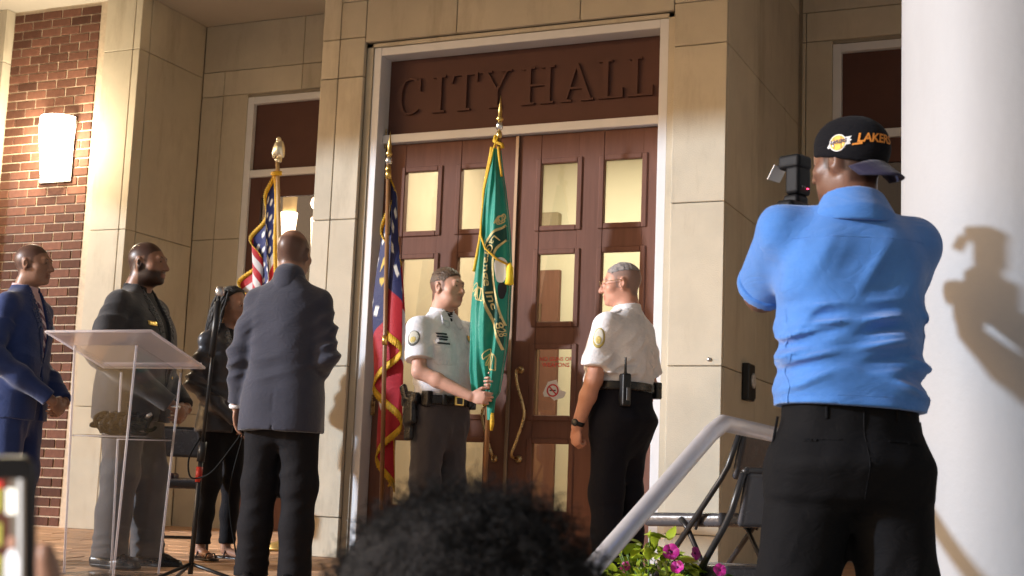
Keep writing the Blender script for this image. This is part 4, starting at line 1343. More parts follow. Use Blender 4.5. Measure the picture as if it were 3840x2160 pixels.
shirt_front(f, p2, F2, fabric('black_shirt', (0.016, 0.015, 0.016)), vz2, 0.13)
shirt_collar(f, p2, MATS['black_shirt'], 0.078, 0.03, open_=0.05)
patch('name_tag', F2, [(-0.165, 1.325), (-0.105, 1.325), (-0.105, 1.35), (-0.165, 1.35)], M_gold, j2, off=0.008, h=0.005, ylim=0.0)
for z_ in (1.05, 0.97): blob_patch('button', F2, (0.05, -0.215, z_), 0.012, M_gold, j2, 0.01, 0.004)
f.trousers(p2, F_GREYP, 0.195, 0.155, 1.0, (0.118, 0.098, 0.088), 7, belly=0.03, amp=1.3)
f.shoes(p2, M_leather, M_black, 0.30)
blob_patch('watch', B, f.wr['R'] + np.array((0, 0, 0.0)), (0.035, 0.035, 0.014), M_silver, p2, 0.005, 0.004)

# ---- woman in dark leather jacket -----------------------------------------
p3 = person((-1.555, -0.715, floor_z(-0.715)), 78, 'woman with black braids in dark leather jacket beside the folding chair')
f = Fig(1.63, 0.165, headyaw=8, headpitch=8); clasp(f, 0.86, 0.24, 0.06)
B = f.body(0.0065, (0.036, 0.032, 0.033, 0.024), 0.95, jaw=0.92); body_obj(f, B, 0.0065, SK_D2, p3)
f.eyes(p3)
t_ = suit_torso((0.18, 0.135), (0.15, 0.11), (0.18, 0.13), (0.185, 0.135), (0.15, 0.09))
M_ljk = mat('grey_leather', (0.055, 0.052, 0.057), 0.32, var=0.2, vscale=16, bump=0.25, bscale=60)
F3, j3 = jacket(f, p3, M_ljk, t_, 0.75, 0.95, 0.07, rs=(0.060, 0.054, 0.052, 0.046, 0.040), seed=21, amp=2.2, lap_m=mat('grey_satin', (0.10, 0.10, 0.11), 0.4))
shirt_front(f, p3, F3, MATS['black_shirt'], 0.98, 0.085)
f.trousers(p3, F_CHARP, 0.158, 0.115, 1.02, (0.090, 0.070, 0.052), 5, hem=0.10, amp=0.5)
# sandals
for a in 'LR':
    F = Fld(); fd = np.array((math.sin(R(f.toe[a])), -math.cos(R(f.toe[a])), 0)); b_ = np.array((f.an[a][0], f.an[a][1], 0))
    F.cone(b_ - fd * 0.05 + (0, 0, 0.012), b_ + fd * 0.14 + (0, 0, 0.008), 0.034, 0.038, 0.01, flat=((0, 0, 1), 0.3))
    F.clip(lambda X, Y, Z: 0.001 - Z + 0 * X)
    so = fobj('sandal', F, 0.006, M_leather, p3)
    for q in (0.115, 0.02):
        c_ = b_ + fd * q
        s_ = np.array((-fd[1], fd[0], 0))
        tube('strap', [c_ + s_ * 0.04 + (0, 0, 0.012), c_ + s_ * 0.025 + (0, 0, 0.05 if q < 0.1 else 0.042), c_ - s_ * 0.025 + (0, 0, 0.05 if q < 0.1 else 0.042), c_ - s_ * 0.04 + (0, 0, 0.012)], 0.005, M_leather, so, 6)
# braids
f.hair_shell(p3, M_hairb, lambda x, y, z: np.maximum(-(z - 0.055) - (y + 0.01) * 1.3, -0.10 - z + 0 * x), 0.013, 0.0055, 0.003, freq=160)
bm = bmesh.new()
rg = np.random.default_rng(5)
for q in range(58):
    an_ = rg.uniform(-0.15, math.pi + 0.15) if q % 2 else rg.choice([-0.25, 0.0, 0.15, math.pi - 0.15, math.pi, math.pi + 0.25]) + rg.normal() * 0.12
    z0_ = rg.uniform(0.0, 0.10)
    st_ = f.hf.p(0.080 * math.cos(an_), 0.02 + 0.098 * math.sin(an_), z0_)
    ln = rg.uniform(0.20, 0.30)
    out = np.array((math.cos(an_) * 0.05, 0.02 + math.sin(an_) * 0.04, 0))
    ph_ = rg.uniform(0, 6)
    pts = [st_ + out * (1 - (1 - t) ** 2) * 1.1 + np.array((0.006 * math.sin(ph_ + 9 * t), 0.006 * math.cos(ph_ + 8 * t), -ln * t ** 1.1)) for t in np.linspace(0, 1, 8)]
    add_tube(bm, pts, [0.008, 0.0078, 0.0075, 0.007, 0.0068, 0.006, 0.005, 0.003], 6)
bm_obj('braids', bm, M_hairb, p3, smooth=True)

# ---- man in charcoal suit, back to the viewer ------------------------------
p4 = person((-0.373, -1.90, floor_z(-1.90)), 194, 'balding man in charcoal suit seen from behind in front of the flags')
f = Fig(1.765, 0.160, headyaw=-6, headpitch=3)
f.el['L'] = f.sh['L'] + np.array((0.062, 0.04, -0.275)); f.wr['L'] = f.el['L'] + np.array((0.02, -0.05, -0.245)); f.hd['L'] = np.array((0.0, -0.25, -1)); f.curl['L'] = 0.3
f.el['R'] = f.sh['R'] + np.array((-0.05, 0.02, -0.27)); f.wr['R'] = f.el['R'] + np.array((0.13, -0.20, -0.06)); f.hd['R'] = np.array((1, -0.4, 0.1)); f.pn['R'] = np.array((0, 1, 0))
B = f.body(0.0065, fat=0.007, girth=1.15); body_obj(f, B, 0.0065, SK_D3, p4, lambda x, y, z: np.maximum(np.maximum(-0.058 - z + 0 * x, z - 0.070 - 0.2 * np.maximum(y - 0.05, 0)), -y - 0.015 - 0.4 * z), (0.36, 0.36, 0.40), soft=0.02)
f.eyes(p4)
t_ = suit_torso((0.188, 0.140), (0.180, 0.145), (0.198, 0.170), (0.206, 0.175), (0.160, 0.105), 0.006, 0.025)
F4, j4 = jacket(f, p4, F_CHAR, t_, 0.755, 1.12, 0.055, rs=(0.066, 0.063, 0.060, 0.054, 0.049), seed=31, back_vent=True, amp=2.2)
F4.fold(fold_wave((6, 0, 90), 0.004, (0.0, 0.15, 1.12), (0.12, 0.1, 0.03), 0.5, 3))
shirt_front(f, p4, F4, F_WHITE, 1.12); shirt_collar(f, p4, F_WHITE, 0.074, 0.045)
Fc = Fld(); Fc.cone(f.nb + np.array((0, 0.004, -0.03)), f.nb + np.array((0, 0.0, 0.02)), 0.088, 0.080, 0.01)
Fc.clip(lambda X, Y, Z: -Y + 0 * X - 0.02); fobj('jacket_collar', Fc, 0.006, F_CHAR, j4)
f.trousers(p4, F_CHARP, 0.165, 0.130, 1.02, (0.104, 0.086, 0.078), 9, amp=0.8)
f.shoes(p4, M_leather, M_black)
fw_ = f.wr['L']; _d = np.array(f.hd['L']); _d /= np.linalg.norm(_d)
tube('cuff', [fw_ - _d * 0.012, fw_ + _d * 0.004], 0.037, F_WHITE, p4, 14)
blob_patch('ring', B, fw_ + np.array((-0.003, -0.03, -0.10)), (0.014, 0.014, 0.006), M_silver, p4, 0.003, 0.003)

# ---- uniform helpers --------------------------------------------------------
def uniform_shirt(fg, root, m, t, top_tuck, upto, rs, seed, amp=1.0, h=0.0065):
    k, F = fg.k, Fld()
    F.loft(fg.torso_secs(t, top_tuck), 0.03, n=2.5)
    fg.sleeves(F, rs, upto, 0.03)
    for a in 'LR': F.cone(fg.nb + np.array((0, 0, -0.04 * k)), fg.sh[a] + np.array((0, 0, 0.010)), 0.052 * k, 0.052 * k, 0.04)
    for i, a in enumerate('LR'):
        sx = np.sign(fg.sh[a][0])
        F.fold(fold_wave((75 * sx, 20, 62), 0.008 * amp, fg.sh[a] + np.array((-sx * 0.05, 0.05, -0.15)), (0.11, 0.13, 0.13), seed + i, 5, 0.8))
        F.fold(fold_wave((70 * sx, -30, 55), 0.005 * amp, fg.sh[a] + np.array((-sx * 0.05, -0.07, -0.14)), (0.09, 0.08, 0.10), seed + 2 + i, 5))
    F.fold(fold_wave((14, 20, 70), 0.006 * amp, (0, 0, top_tuck + 0.07), (0.3, 0.3, 0.08), seed, 8))
    F.fold(fold_wave((50, 20, 25), 0.004 * amp, (0, 0.1, 1.18 * k), (0.2, 0.15, 0.14), seed + 4, 5))
    F.fold(cloth_noise(0.0025 * amp, 26, seed, (1, 1, 0.5)))
    F.clip(lambda X, Y, Z: top_tuck - Z + 0 * X)
    nb = fg.nb
    F.clip(lambda X, Y, Z: Z - (nb[2] + 0.005) + 0 * X)
    return F, fobj('shirt', F, h, m, root)

def belt(fg, root, z, w_, d_, cy, ht=0.05, m=None, name='belt'):
    k, F = fg.k, Fld()
    F.loft([(z - ht / 2, 0, cy, w_, d_), (z + ht / 2, 0, cy, w_, d_)], 0.01, n=2.4)
    return fobj(name, F, 0.006, m or M_leather, root, shell=0.014)

# ---- officer holding the green flag ----------------------------------------
p5 = person((-0.268, -0.38, floor_z(-0.38)), 66, 'officer in pale grey short-sleeved uniform shirt holding the green flag')
f = Fig(1.755, 0.183, headyaw=12, headk=1.03)
f.el['R'] = f.sh['R'] + np.array((-0.035, -0.07, -0.265)); f.wr['R'] = np.array((-0.045, -0.325, 0.985)); f.hd['R'] = np.array((0.35, -0.9, -0.08)); f.pn['R'] = np.array((0.8, 0.35, 0.0)); f.curl['R'] = (0.85, 0.9, 0.9, 0.95)
f.el['L'] = f.sh['L'] + np.array((0.07, -0.06, -0.26)); f.wr['L'] = np.array((0.10, -0.315, 1.06)); f.hd['L'] = np.array((-0.35, -0.9, 0.05)); f.pn['L'] = np.array((-0.8, 0.3, 0.0)); f.curl['L'] = (0.85, 0.9, 0.9, 0.95)
B = f.body(0.005, (0.046, 0.043, 0.042, 0.029), 1.15, jaw=1.12, fat=0.006); body_obj(f, B, 0.005, SK_L1, p5, crop, (0.26, 0.24, 0.23), soft=0.014, lips=(0.85, 0.62, 0.62))
f.eyes(p5, (0.05, 0.06, 0.07)); f.brows(p5, M_hairbr)
f.hair_shell(p5, M_hairbr, lambda x, y, z: np.maximum(crop(x, y, z) + 0.004, 0.030 - z + 0 * x), 0.0022, 0.0045, 0.0015, freq=220, fat=0.006, jaw=1.12)
f.hair_shell(p5, M_hairbr, lambda x, y, z: np.maximum(crop(x, y, z) + 0.006, 0.078 - z - 0.25 * np.maximum(-y, 0)), 0.0068, 0.0045, 0.0028, freq=190, fat=0.006, jaw=1.12, name='hair_top')
t_ = dict(hip=(0.172, 0.135, -0.01), waist=(0.180, 0.148, -0.018), chest=(0.19, 0.142, -0.008), pit=(0.188, 0.132, 0.005), shoulder=(0.165, 0.10, 0.02), collar=(0.08, 0.075, 0.02), neck=(0.066, 0.064, 0.02))
F5, s5 = uniform_shirt(f, p5, F_PALE, t_, 0.965, 0.74, (0.070, 0.083), 41, 1.9)
shirt_collar(f, p5, F_PALE, 0.074, 0.030, open_=0.045)
patch('undershirt', F5, [(-0.03, 1.50), (0.03, 1.50), (0, 1.41)], fabric('black_undershirt', (0.02, 0.02, 0.022)), p5, off=0.001, h=0.006, ylim=0.0)
for x in (-1, 1): patch('collar_point', F5, [(x * 0.012, 1.455), (x * 0.075, 1.475), (x * 0.082, 1.41), (x * 0.035, 1.385)], F_PALE, s5, off=0.009, h=0.006, ylim=0.02)
patch('placket', F5, [(-0.016, 1.40), (0.016, 1.40), (0.016, 0.98), (-0.016, 0.98)], F_PALE, s5, off=0.003, h=0.006, ylim=0.0)
for x in (-1, 1):
    patch('pocket', F5, [(x * 0.05, 1.30), (x * 0.155, 1.30), (x * 0.155, 1.18), (x * 0.14, 1.165), (x * 0.065, 1.165), (x * 0.05, 1.18)], F_PALE, s5, off=0.003, h=0.006, ylim=0.0)
    patch('pocket_flap', F5, [(x * 0.047, 1.315), (x * 0.158, 1.315), (x * 0.158, 1.285), (x * 0.103, 1.262), (x * 0.047, 1.285)], F_PALE, s5, off=0.006, h=0.006, ylim=0.0)
M_pin = mat('dark_pin', (0.03, 0.03, 0.04), 0.4)
for zz, w2 in ((1.352, 0.034), (1.334, 0.036), (1.318, 0.028)): patch('service_bar', F5, [(-0.105 - w2, zz - 0.006), (-0.105 + w2, zz - 0.006), (-0.105 + w2, zz + 0.006), (-0.105 - w2, zz + 0.006)], M_pin, s5, off=0.008, h=0.005, ylim=0.0)
patch('name_bar', F5, [(-0.145, 1.288), (-0.065, 1.288), (-0.065, 1.300), (-0.145, 1.300)], M_pin, s5, off=0.010, h=0.005, ylim=0.0)
patch('badge', F5, [(0.085, 1.36), (0.125, 1.36), (0.13, 1.33), (0.105, 1.305), (0.08, 1.33)], M_gold, s5, off=0.011, h=0.005, ylim=0.0)
M_patchg = mat('grey_patch', (0.13, 0.13, 0.12), 0.7); M_patchy = mat('gold_thread', (0.60, 0.47, 0.15), 0.6, var=0.3, vscale=80)
def shoulder_patch(F, fg, a, root, dirv, m1, m2, wdt=0.040, hgt=0.050, dz=-0.085):
    dv = np.array(dirv, float); dv /= np.linalg.norm(dv)
    c = fg.sh[a] + (fg.el[a] - fg.sh[a]) * 0.30 + dv * 0.082
    e1 = np.cross((0, 0, 1.0), dv); e1 /= np.linalg.norm(e1); e2 = np.cross(dv, e1)
    Rm = np.stack([e1, dv, e2], 1)
    o1 = blob_patch('shoulder_patch', F, c, (wdt, 0.05, hgt), m1, root, 0.004, 0.0045, Rm=Rm)
    o2 = blob_patch('patch_field', F, c + e2 * 0.004, (wdt * 0.82, 0.05, hgt * 0.82), mat('patch_white', (0.62, 0.60, 0.52), 0.7), o1, 0.0055, 0.0045, Rm=Rm)
    blob_patch('patch_seal', F, c - e2 * hgt * 0.22, (wdt * 0.50, 0.05, hgt * 0.42), m2, o1, 0.007, 0.0045, Rm=Rm)
shoulder_patch(F5, f, 'R', s5, (-0.9, -0.45, 0.1), M_patchg, M_patchy)
f.trousers(p5, F_UNIP, 0.172, 0.132, 1.0, (0.102, 0.083, 0.074), 13, belly=0.02, amp=1.3)
bl = belt(f, p5, 0.965, 0.187, 0.158, -0.012, 0.056)
bk = box('buckle', -0.034, 0.034, -0.178, -0.166, 0.937, 0.993, M_gold, bl, 0.004)
box('buckle_plate', -0.022, 0.022, -0.1795, -0.1775, 0.947, 0.983, M_black, bk, 0.001)
for x in (0.09, -0.10): box('belt_keeper', x - 0.012, x + 0.012, -0.170, -0.150, 0.934, 0.996, M_black, bl, 0.004)
Fh = Fld(); Fh.rbox((-0.215, 0.01, 0.90), (0.024, 0.048, 0.085), 0.018, rotm(0, -8, 4)); Fh.rbox((-0.212, 0.015, 0.80), (0.018, 0.032, 0.075), 0.014, rotm(0, -4, 4), 0.02)
Fh.rbox((-0.222, 0.06, 1.0), (0.016, 0.024, 0.055), 0.012, rotm(0, -28, 4), 0.012); Fh.rbox((-0.208, 0.0, 0.975), (0.02, 0.05, 0.03), 0.01)
fobj('holster', Fh, 0.006, M_leather, bl)
for (x, y) in ((-0.17, -0.085), (-0.19, 0.075), (0.15, -0.10)): box('belt_pouch', x - 0.022, x + 0.022, y - 0.03, y + 0.03, 0.925, 1.015, M_leather, bl, 0.008, 2)
f.shoes(p5, M_leather, M_black)
OFF5 = f

# ---- officer in white shirt, seen from behind ------------------------------
p6 = person((1.0, -0.79, floor_z(-0.79)), -102, 'grey-haired officer with glasses in white uniform shirt facing the flag bearer')
f = Fig(1.70, 0.186, headyaw=30, headpitch=6, headk=1.02)
f.el['L'] = f.sh['L'] + np.array((0.055, -0.035, -0.285)); f.wr['L'] = f.el['L'] + np.array((0.0, -0.095, -0.245)); f.hd['L'] = np.array((-0.1, -0.1, -1)); f.pn['L'] = np.array((-1, 0.3, 0)); f.curl['L'] = 1.1
f.el['R'] = f.sh['R'] + np.array((-0.06, 0.02, -0.285)); f.wr['R'] = f.el['R'] + np.array((0.0, -0.09, -0.24)); f.curl['R'] = 1.0
B = f.body(0.005, (0.050, 0.046, 0.045, 0.031), 1.2, jaw=1.1, fat=0.006); body_obj(f, B, 0.005, SK_L2, p6, crop, (0.52, 0.66, 0.78), soft=0.014, lips=(0.85, 0.62, 0.62))
f.eyes(p6); f.brows(p6, M_hairg)
f.hair_shell(p6, M_hairg, lambda x, y, z: np.maximum(crop(x, y, z) + 0.006, 0.066 - z - 0.2 * np.maximum(-y, 0)), 0.0030, 0.0045, 0.0022, freq=200, fat=0.006, jaw=1.1, name='hair_top')
t_ = dict(hip=(0.186, 0.158, -0.015), belly=(0.192, 0.165, -0.025), waist=(0.200, 0.168, -0.025), chest=(0.210, 0.155, -0.005), pit=(0.205, 0.145, 0.008), shoulder=(0.178, 0.108, 0.022), collar=(0.085, 0.078, 0.022), neck=(0.07, 0.066, 0.022))
F6, s6 = uniform_shirt(f, p6, F_WHITE, t_, 1.025, 0.80, (0.074, 0.088), 53, 2.6)
shirt_collar(f, p6, F_WHITE, 0.077, 0.028)
patch('yoke_seam', F6, [(-0.175, 1.385), (0.175, 1.385), (0.175, 1.379), (-0.175, 1.379)], F_WHITE, s6, off=0.003, h=0.006, front=False, ylim=0.03)
shoulder_patch(F6, f, 'L', s6, (0.92, 0.25, 0.15), mat('gold_patch_edge', (0.45, 0.36, 0.10), 0.7, var=0.3, vscale=60), M_patchy, 0.034, 0.055)
for x in (-1, 1):
    F = Fld(); a = 'L' if x > 0 else 'R'
    F.cone(f.nb + np.array((x * 0.075, 0.0, -0.005)), f.sh[a] + np.array((0.0, 0, 0.055)), 0.026, 0.030, 0.01, flat=((0, 0, 1), 0.3)); fobj('epaulette', F, 0.006, F_WHITE, s6)
f.trousers(p6, F_NAVYP, 0.185, 0.150, 1.06, (0.112, 0.09, 0.080), 15, seat=0.012, belly=0.02)
bl = belt(f, p6, 1.035, 0.198, 0.176, -0.018, 0.046)
Fr_ = Fld(); Fr_.rbox((0.155, 0.115, 1.01), (0.024, 0.030, 0.085), 0.010, rotm(-35)); Fr_.cone((0.162, 0.12, 1.08), (0.168, 0.123, 1.175), 0.008, 0.006, 0.006); Fr_.rbox((0.14, 0.105, 1.09), (0.008, 0.008, 0.02), 0.004)
fobj('radio', Fr_, 0.005, M_black, bl)
box('radio_face', -0.016, 0.016, -0.002, 0.0, -0.045, 0.02, mat('grey_plastic', (0.10, 0.10, 0.11), 0.4), bl).location = (0.172, 0.148, 1.0)
for (x, y) in ((-0.15, 0.12), (0.17, -0.06), (-0.19, 0.0)): box('belt_pouch', x - 0.025, x + 0.025, y - 0.03, y + 0.03, 0.985, 1.075, M_leather, bl, 0.008, 2)
f.shoes(p6, M_leather, M_black)
g = empty('x'); bpy.data.objects.remove(g)
gl = []
for x in (-1, 1):
    bm = bmesh.new()
    ring = [f.hf.p(x * 0.033 + 0.022 * math.cos(q), -0.113 - 0.0 + abs(math.cos(q)) * 0.0, 0.006 + 0.016 * math.sin(q)) for q in np.linspace(0, 2 * math.pi, 15)]
    add_tube(bm, ring, 0.0017, 6, False)
    add_tube(bm, [f.hf.p(x * 0.055, -0.112, 0.012), f.hf.p(x * 0.080, -0.08, 0.014), f.hf.p(x * 0.084, 0.0, 0.016), f.hf.p(x * 0.080, 0.025, 0.004)], 0.0018, 6)
    if x > 0: add_tube(bm, [f.hf.p(-0.011, -0.113, 0.008), f.hf.p(0.011, -0.113, 0.008)], 0.0016, 6)
    gl.append(bm)
g0 = bm_obj('glasses', gl[0], M_brass, p6, True); bm_obj('glasses_arm', gl[1], M_brass, g0, True)
wd = f.wr['L'] - f.el['L']; wd /= np.linalg.norm(wd)
tube('watch_strap', [f.wr['L'] - wd * 0.035, f.wr['L'] - wd * 0.012], 0.034, M_black, p6, 16)
lathe('watch_face', [(0.019, 0), (0.019, 0.007), (0.015, 0.010)], M_black, p6, 18, loc=f.wr['L'] - wd * 0.024 + np.array((0.030, 0.0, 0)), rot=(0, R(90), 0))
# ================================================================ flags
def gold(): return mat('gold_fringe', (0.72, 0.42, 0.02), 0.55, var=0.25, vscale=90, bump=0.5, bscale=260)
M_fringe = gold()
M_polewood = mat('oak_pole', (0.26, 0.125, 0.05), 0.4, var=0.2, vscale=8, stretch=(8, 8, 0.4))
def flag_pole(root, base, top, r=0.0135, m=M_polewood, joint=None):
    o = tube('pole', [base, top], r, m, root, 12)
    if joint: 
        b, t = np.array(base), np.array(top)
        for j_ in joint: tube('ferrule', [b + (t - b) * (j_ - 0.012), b + (t - b) * (j_ + 0.012)], r + 0.004, M_gold, root, 12)
    return o
def spear(root, top, s=1.0):
    x, y, z = top
    lathe('finial_ball', [(0.004, 0), (0.016 * s, 0.006), (0.021 * s, 0.025), (0.019 * s, 0.045), (0.008, 0.055)], M_silver, root, 16, c=(x, y, z))
    lathe('finial_cup', [(0.012, -0.05), (0.018, -0.03), (0.014, -0.005), (0.006, 0.0)], M_gold, root, 16, c=(x, y, z))
    lathe('spear', [(0.012, 0.055), (0.022 * s, 0.07), (0.012, 0.085), (0.013, 0.12), (0.006, 0.165), (0.0008, 0.215)], M_gold, root, 14, c=(x, y, z))
def flag_stand(root, x, y, z):
    lathe('stand', [(0.16, 0), (0.165, 0.012), (0.15, 0.03), (0.05, 0.055), (0.03, 0.075), (0.026, 0.16), (0.018, 0.165)], mat('gold_stand', (0.5, 0.35, 0.12), 0.35, 0.8), root, 28, c=(x, y, z))

def flag_cloth(name, root, top, Lh, Lf, drop, path, m, color_attr, ns=150, nv=70, ripple=0.006, tilt=(0, 0)):
    """limp flag: strips parallel to the hoist sink along the fly; path(s) gives the plan position of each strip"""
    s_ = np.linspace(0, 1, ns); t_ = np.linspace(0, 1, nv)
    S, T = np.meshgrid(s_, t_, indexing='ij')
    X, Y = path(S, T)
    Z = top[2] - T * Lh - drop(S, T)
    f_ = (top[2] - Z)
    V = np.stack([top[0] + X + tilt[0] * f_, top[1] + Y + tilt[1] * f_, Z], -1)
    vid = np.arange(ns * nv).reshape(ns, nv)
    Q = np.stack([vid[:-1, :-1], vid[1:, :-1], vid[1:, 1:], vid[:-1, 1:]], -1).reshape(-1, 4)
    me = net_mesh(name, V.reshape(-1, 3), Q)
    ca = me.color_attributes.new('dye', 'FLOAT_COLOR', 'POINT')
    C = color_attr(S, T)
    ca.data.foreach_set('color', np.concatenate([C, np.ones(C.shape[:2] + (1,))], -1).astype(np.float32).ravel())
    o = obj(name, me, m, root)
    md = o.modifiers.new('t', 'SOLIDIFY'); md.thickness = 0.0012
    return o, V
def dye_mat(name, rough=0.55):
    m = fabric(name, (0.5, 0.5, 0.5), rough, var=0.0, sheen=0.3, bump=0.1)
    N, L = m.node_tree.nodes, m.node_tree.links
    a = N.new('ShaderNodeVertexColor'); a.layer_name = 'dye'
    L.new(a.outputs[0], N['Principled BSDF'].inputs['Base Color'])
    return m
M_dye = dye_mat('dyed_nylon')
def fringe(root, rows, w_=0.045):
    """rows: list of edge polylines (array n,3) and a per-point outward direction"""
    for P, D in rows:
        P = np.array(P); D = np.array(D)
        n = len(P)
        V = np.concatenate([P, P + D * w_]); V[n:, :2] += 0.004 * np.sin(np.arange(n) * 1.9)[:, None]
        Q = [(i, i + 1, n + i + 1, n + i) for i in range(n - 1)]
        o = pydata('fringe', V, Q, M_fringe, root, True)
        md = o.modifiers.new('t', 'SOLIDIFY'); md.thickness = 0.004

# --- stars and stripes ---------------------------------------------------
fl = empty('us_flag', (-1.65, 0.2, floor_z(0.2)), 0, 'stars and stripes flag with gold fringe and eagle finial behind the charcoal suit', 'flag')
bx_, by_ = 0.0, 0.0
topv = np.array((-0.245, 0.0, 2.62))
flag_pole(fl, (0, 0, 0.02), tuple(topv), 0.0135, mat('pale_oak_pole', (0.55, 0.38, 0.20), 0.4, var=0.15, vscale=9), joint=(0.16, 0.19))
flag_stand(fl, 0, 0, 0)
def us_col(S, T):
    C = np.zeros(S.shape + (3,))
    st = (np.floor(T * 13) % 2 == 0)
    C[:] = (0.62, 0.60, 0.60); C[st] = (0.42, 0.012, 0.02)
    ct = (S < 0.4) & (T < 7 / 13)
    C[ct] = (0.012, 0.020, 0.12)
    u, v_ = S / 0.4 * 11, T / (7 / 13) * 9
    d = np.sqrt((u - np.round(u)) ** 2 * 1.1 + (v_ - np.round(v_)) ** 2)
    star = ct & (d < 0.36) & ((np.round(u) + np.round(v_)) % 2 == 0) & (np.round(u) > 0) & (np.round(u) < 11) & (np.round(v_) > 0) & (np.round(v_) < 9)
    C[star] = (0.75, 0.74, 0.72)
    return C
def us_path(S, T):
    w_ = 0.015 + 0.11 * np.minimum(1, S * 1.6)
    ph = 2 * math.pi * (3.1 * S)
    x = -0.02 - 0.36 * S ** 0.85 - w_ * np.sin(ph) * 0.55 - 0.05 * T * S
    y = 0.02 + 0.10 * S + 0.02 * np.cos(ph) + 0.008 * np.sin(14 * S + 9 * T)
    return x + 0.006 * np.sin(25 * S + 6 * T), y
o_, V_ = flag_cloth('cloth', fl, (-0.242, -0.008, 2.56), 0.95, 1.5, lambda S, T: 1.02 * S ** 0.9 * (1 - 0.12 * T), us_path, M_dye, us_col, ns=260, nv=130, tilt=(0.09, 0))
fringe(o_, [(V_[:, 0], np.tile((-0.4, -0.3, 0.5), (260, 1))), (V_[-1], np.tile((-0.7, 0, -0.5), (130, 1))), (V_[:, -1], np.tile((0.0, 0, -1.0), (260, 1)))], 0.04)
tube('hoist_fringe', [V_[0, i] + np.array((-0.014, -0.012, 0)) for i in range(0, 130, 8)], 0.014, M_fringe, fl, 8)
tube('cord_knot', [topv + np.array((-0.035, 0, -0.075)), topv + np.array((0.0, -0.03, -0.08)), topv + np.array((0.04, 0, -0.075))], 0.016, M_fringe, fl, 8)
# perched eagle finial
Fe = Fld()
ex, ey, ez = topv
Fe.ell((ex, ey, ez + 0.02), (0.02, 0.02, 0.02), k=0.01); Fe.ell((ex, ey, ez + 0.10), (0.030, 0.028, 0.055), k=0.015)
for x in (-1, 1): Fe.ell((ex + x * 0.030, ey + 0.006, ez + 0.095), (0.016, 0.020, 0.062), rotm(0, 0, -x * 8), 0.012)
Fe.ell((ex + 0.002, ey - 0.006, ez + 0.165), (0.017, 0.020, 0.018), k=0.012); Fe.cone((ex + 0.004, ey - 0.02, ez + 0.163), (ex + 0.012, ey - 0.036, ez + 0.155), 0.007, 0.003, 0.006)
Fe.cone((ex, ey + 0.02, ez + 0.06), (ex, ey + 0.03, ez + 0.02), 0.02, 0.012, 0.01)
fobj('eagle_finial', Fe, 0.005, mat('pale_gold', (0.86, 0.79, 0.62), 0.3, 1.0), fl)

# --- state flag: blue canton, red-white-red bars --------------------------
fl = empty('state_flag', (-0.66, -0.30, floor_z(-0.30)), 0, 'red and blue state flag with gold fringe standing at the door frame', 'flag')
topv = np.array((-0.082, 0.0, 2.44))
flag_pole(fl, (0, 0, 0.02), tuple(topv), 0.0135, M_polewood, joint=(0.545, 0.975))
flag_stand(fl, 0, 0, 0); spear(fl, topv, 1.0)
def ga_col(S, T):
    C = np.zeros(S.shape + (3,))
    C[:] = (0.40, 0.012, 0.022); C[(T > 1 / 3) & (T < 2 / 3)] = (0.70, 0.68, 0.67)
    ct = (S < 0.48) & (T < 0.72)
    C[ct] = (0.012, 0.016, 0.085)
    cu, cv = 0.24, 0.36
    d = np.sqrt(((S - cu) * 1.55) ** 2 + ((T - cv) * 0.95) ** 2)
    an = np.arctan2((T - cv) * 0.95, (S - cu) * 1.55)
    C[ct & (d > 0.25) & (d < 0.30) & (np.cos(13 * an) > 0.2)] = (0.72, 0.70, 0.66)
    C[ct & (d < 0.15) & (np.sin(40 * S) + np.sin(47 * T) > 0.3)] = (0.60, 0.42, 0.06)
    return C
def ga_path(S, T):
    ks = np.array((0, .16, .40, .62, .82, 1.0))
    xs_ = np.array((0, .095, -.115, .090, -.085, .02))
    # rounded pleats between the turning points
    i_ = np.clip(np.searchsorted(ks, S, side='right') - 1, 0, len(ks) - 2)
    u = (S - ks[i_]) / (ks[i_ + 1] - ks[i_]); u = 0.5 - 0.5 * np.cos(math.pi * u)
    x = (xs_[i_] * (1 - u) + xs_[i_ + 1] * u) * (0.30 + 0.70 * np.minimum(1, S * 0.9 + T * 1.3))
    y = 0.018 + 0.085 * S + 0.010 * np.sin(9 * S + 4 * T) - 0.012 * np.sin(math.pi * u)
    return x + 0.006 * np.sin(22 * S + 5 * T), y
o_, V_ = flag_cloth('cloth', fl, (-0.078, 0.002, 2.37), 0.95, 1.5, lambda S, T: 0.95 * S ** 1.15, ga_path, M_dye, ga_col, ns=260, nv=110, tilt=(0.035, 0))
fringe(o_, [(V_[:, 0], np.tile((-0.2, -0.3, 0.4), (260, 1))), (V_[:, -1], np.tile((0.0, -0.1, -1.0), (260, 1))), (V_[-1], np.tile((-0.8, -0.1, -0.35), (110, 1)))], 0.05)
tube('hoist_fringe', [V_[0, i] + np.array((-0.016, -0.004, 0)) for i in range(0, 46, 6)], 0.010, M_fringe, fl, 8)

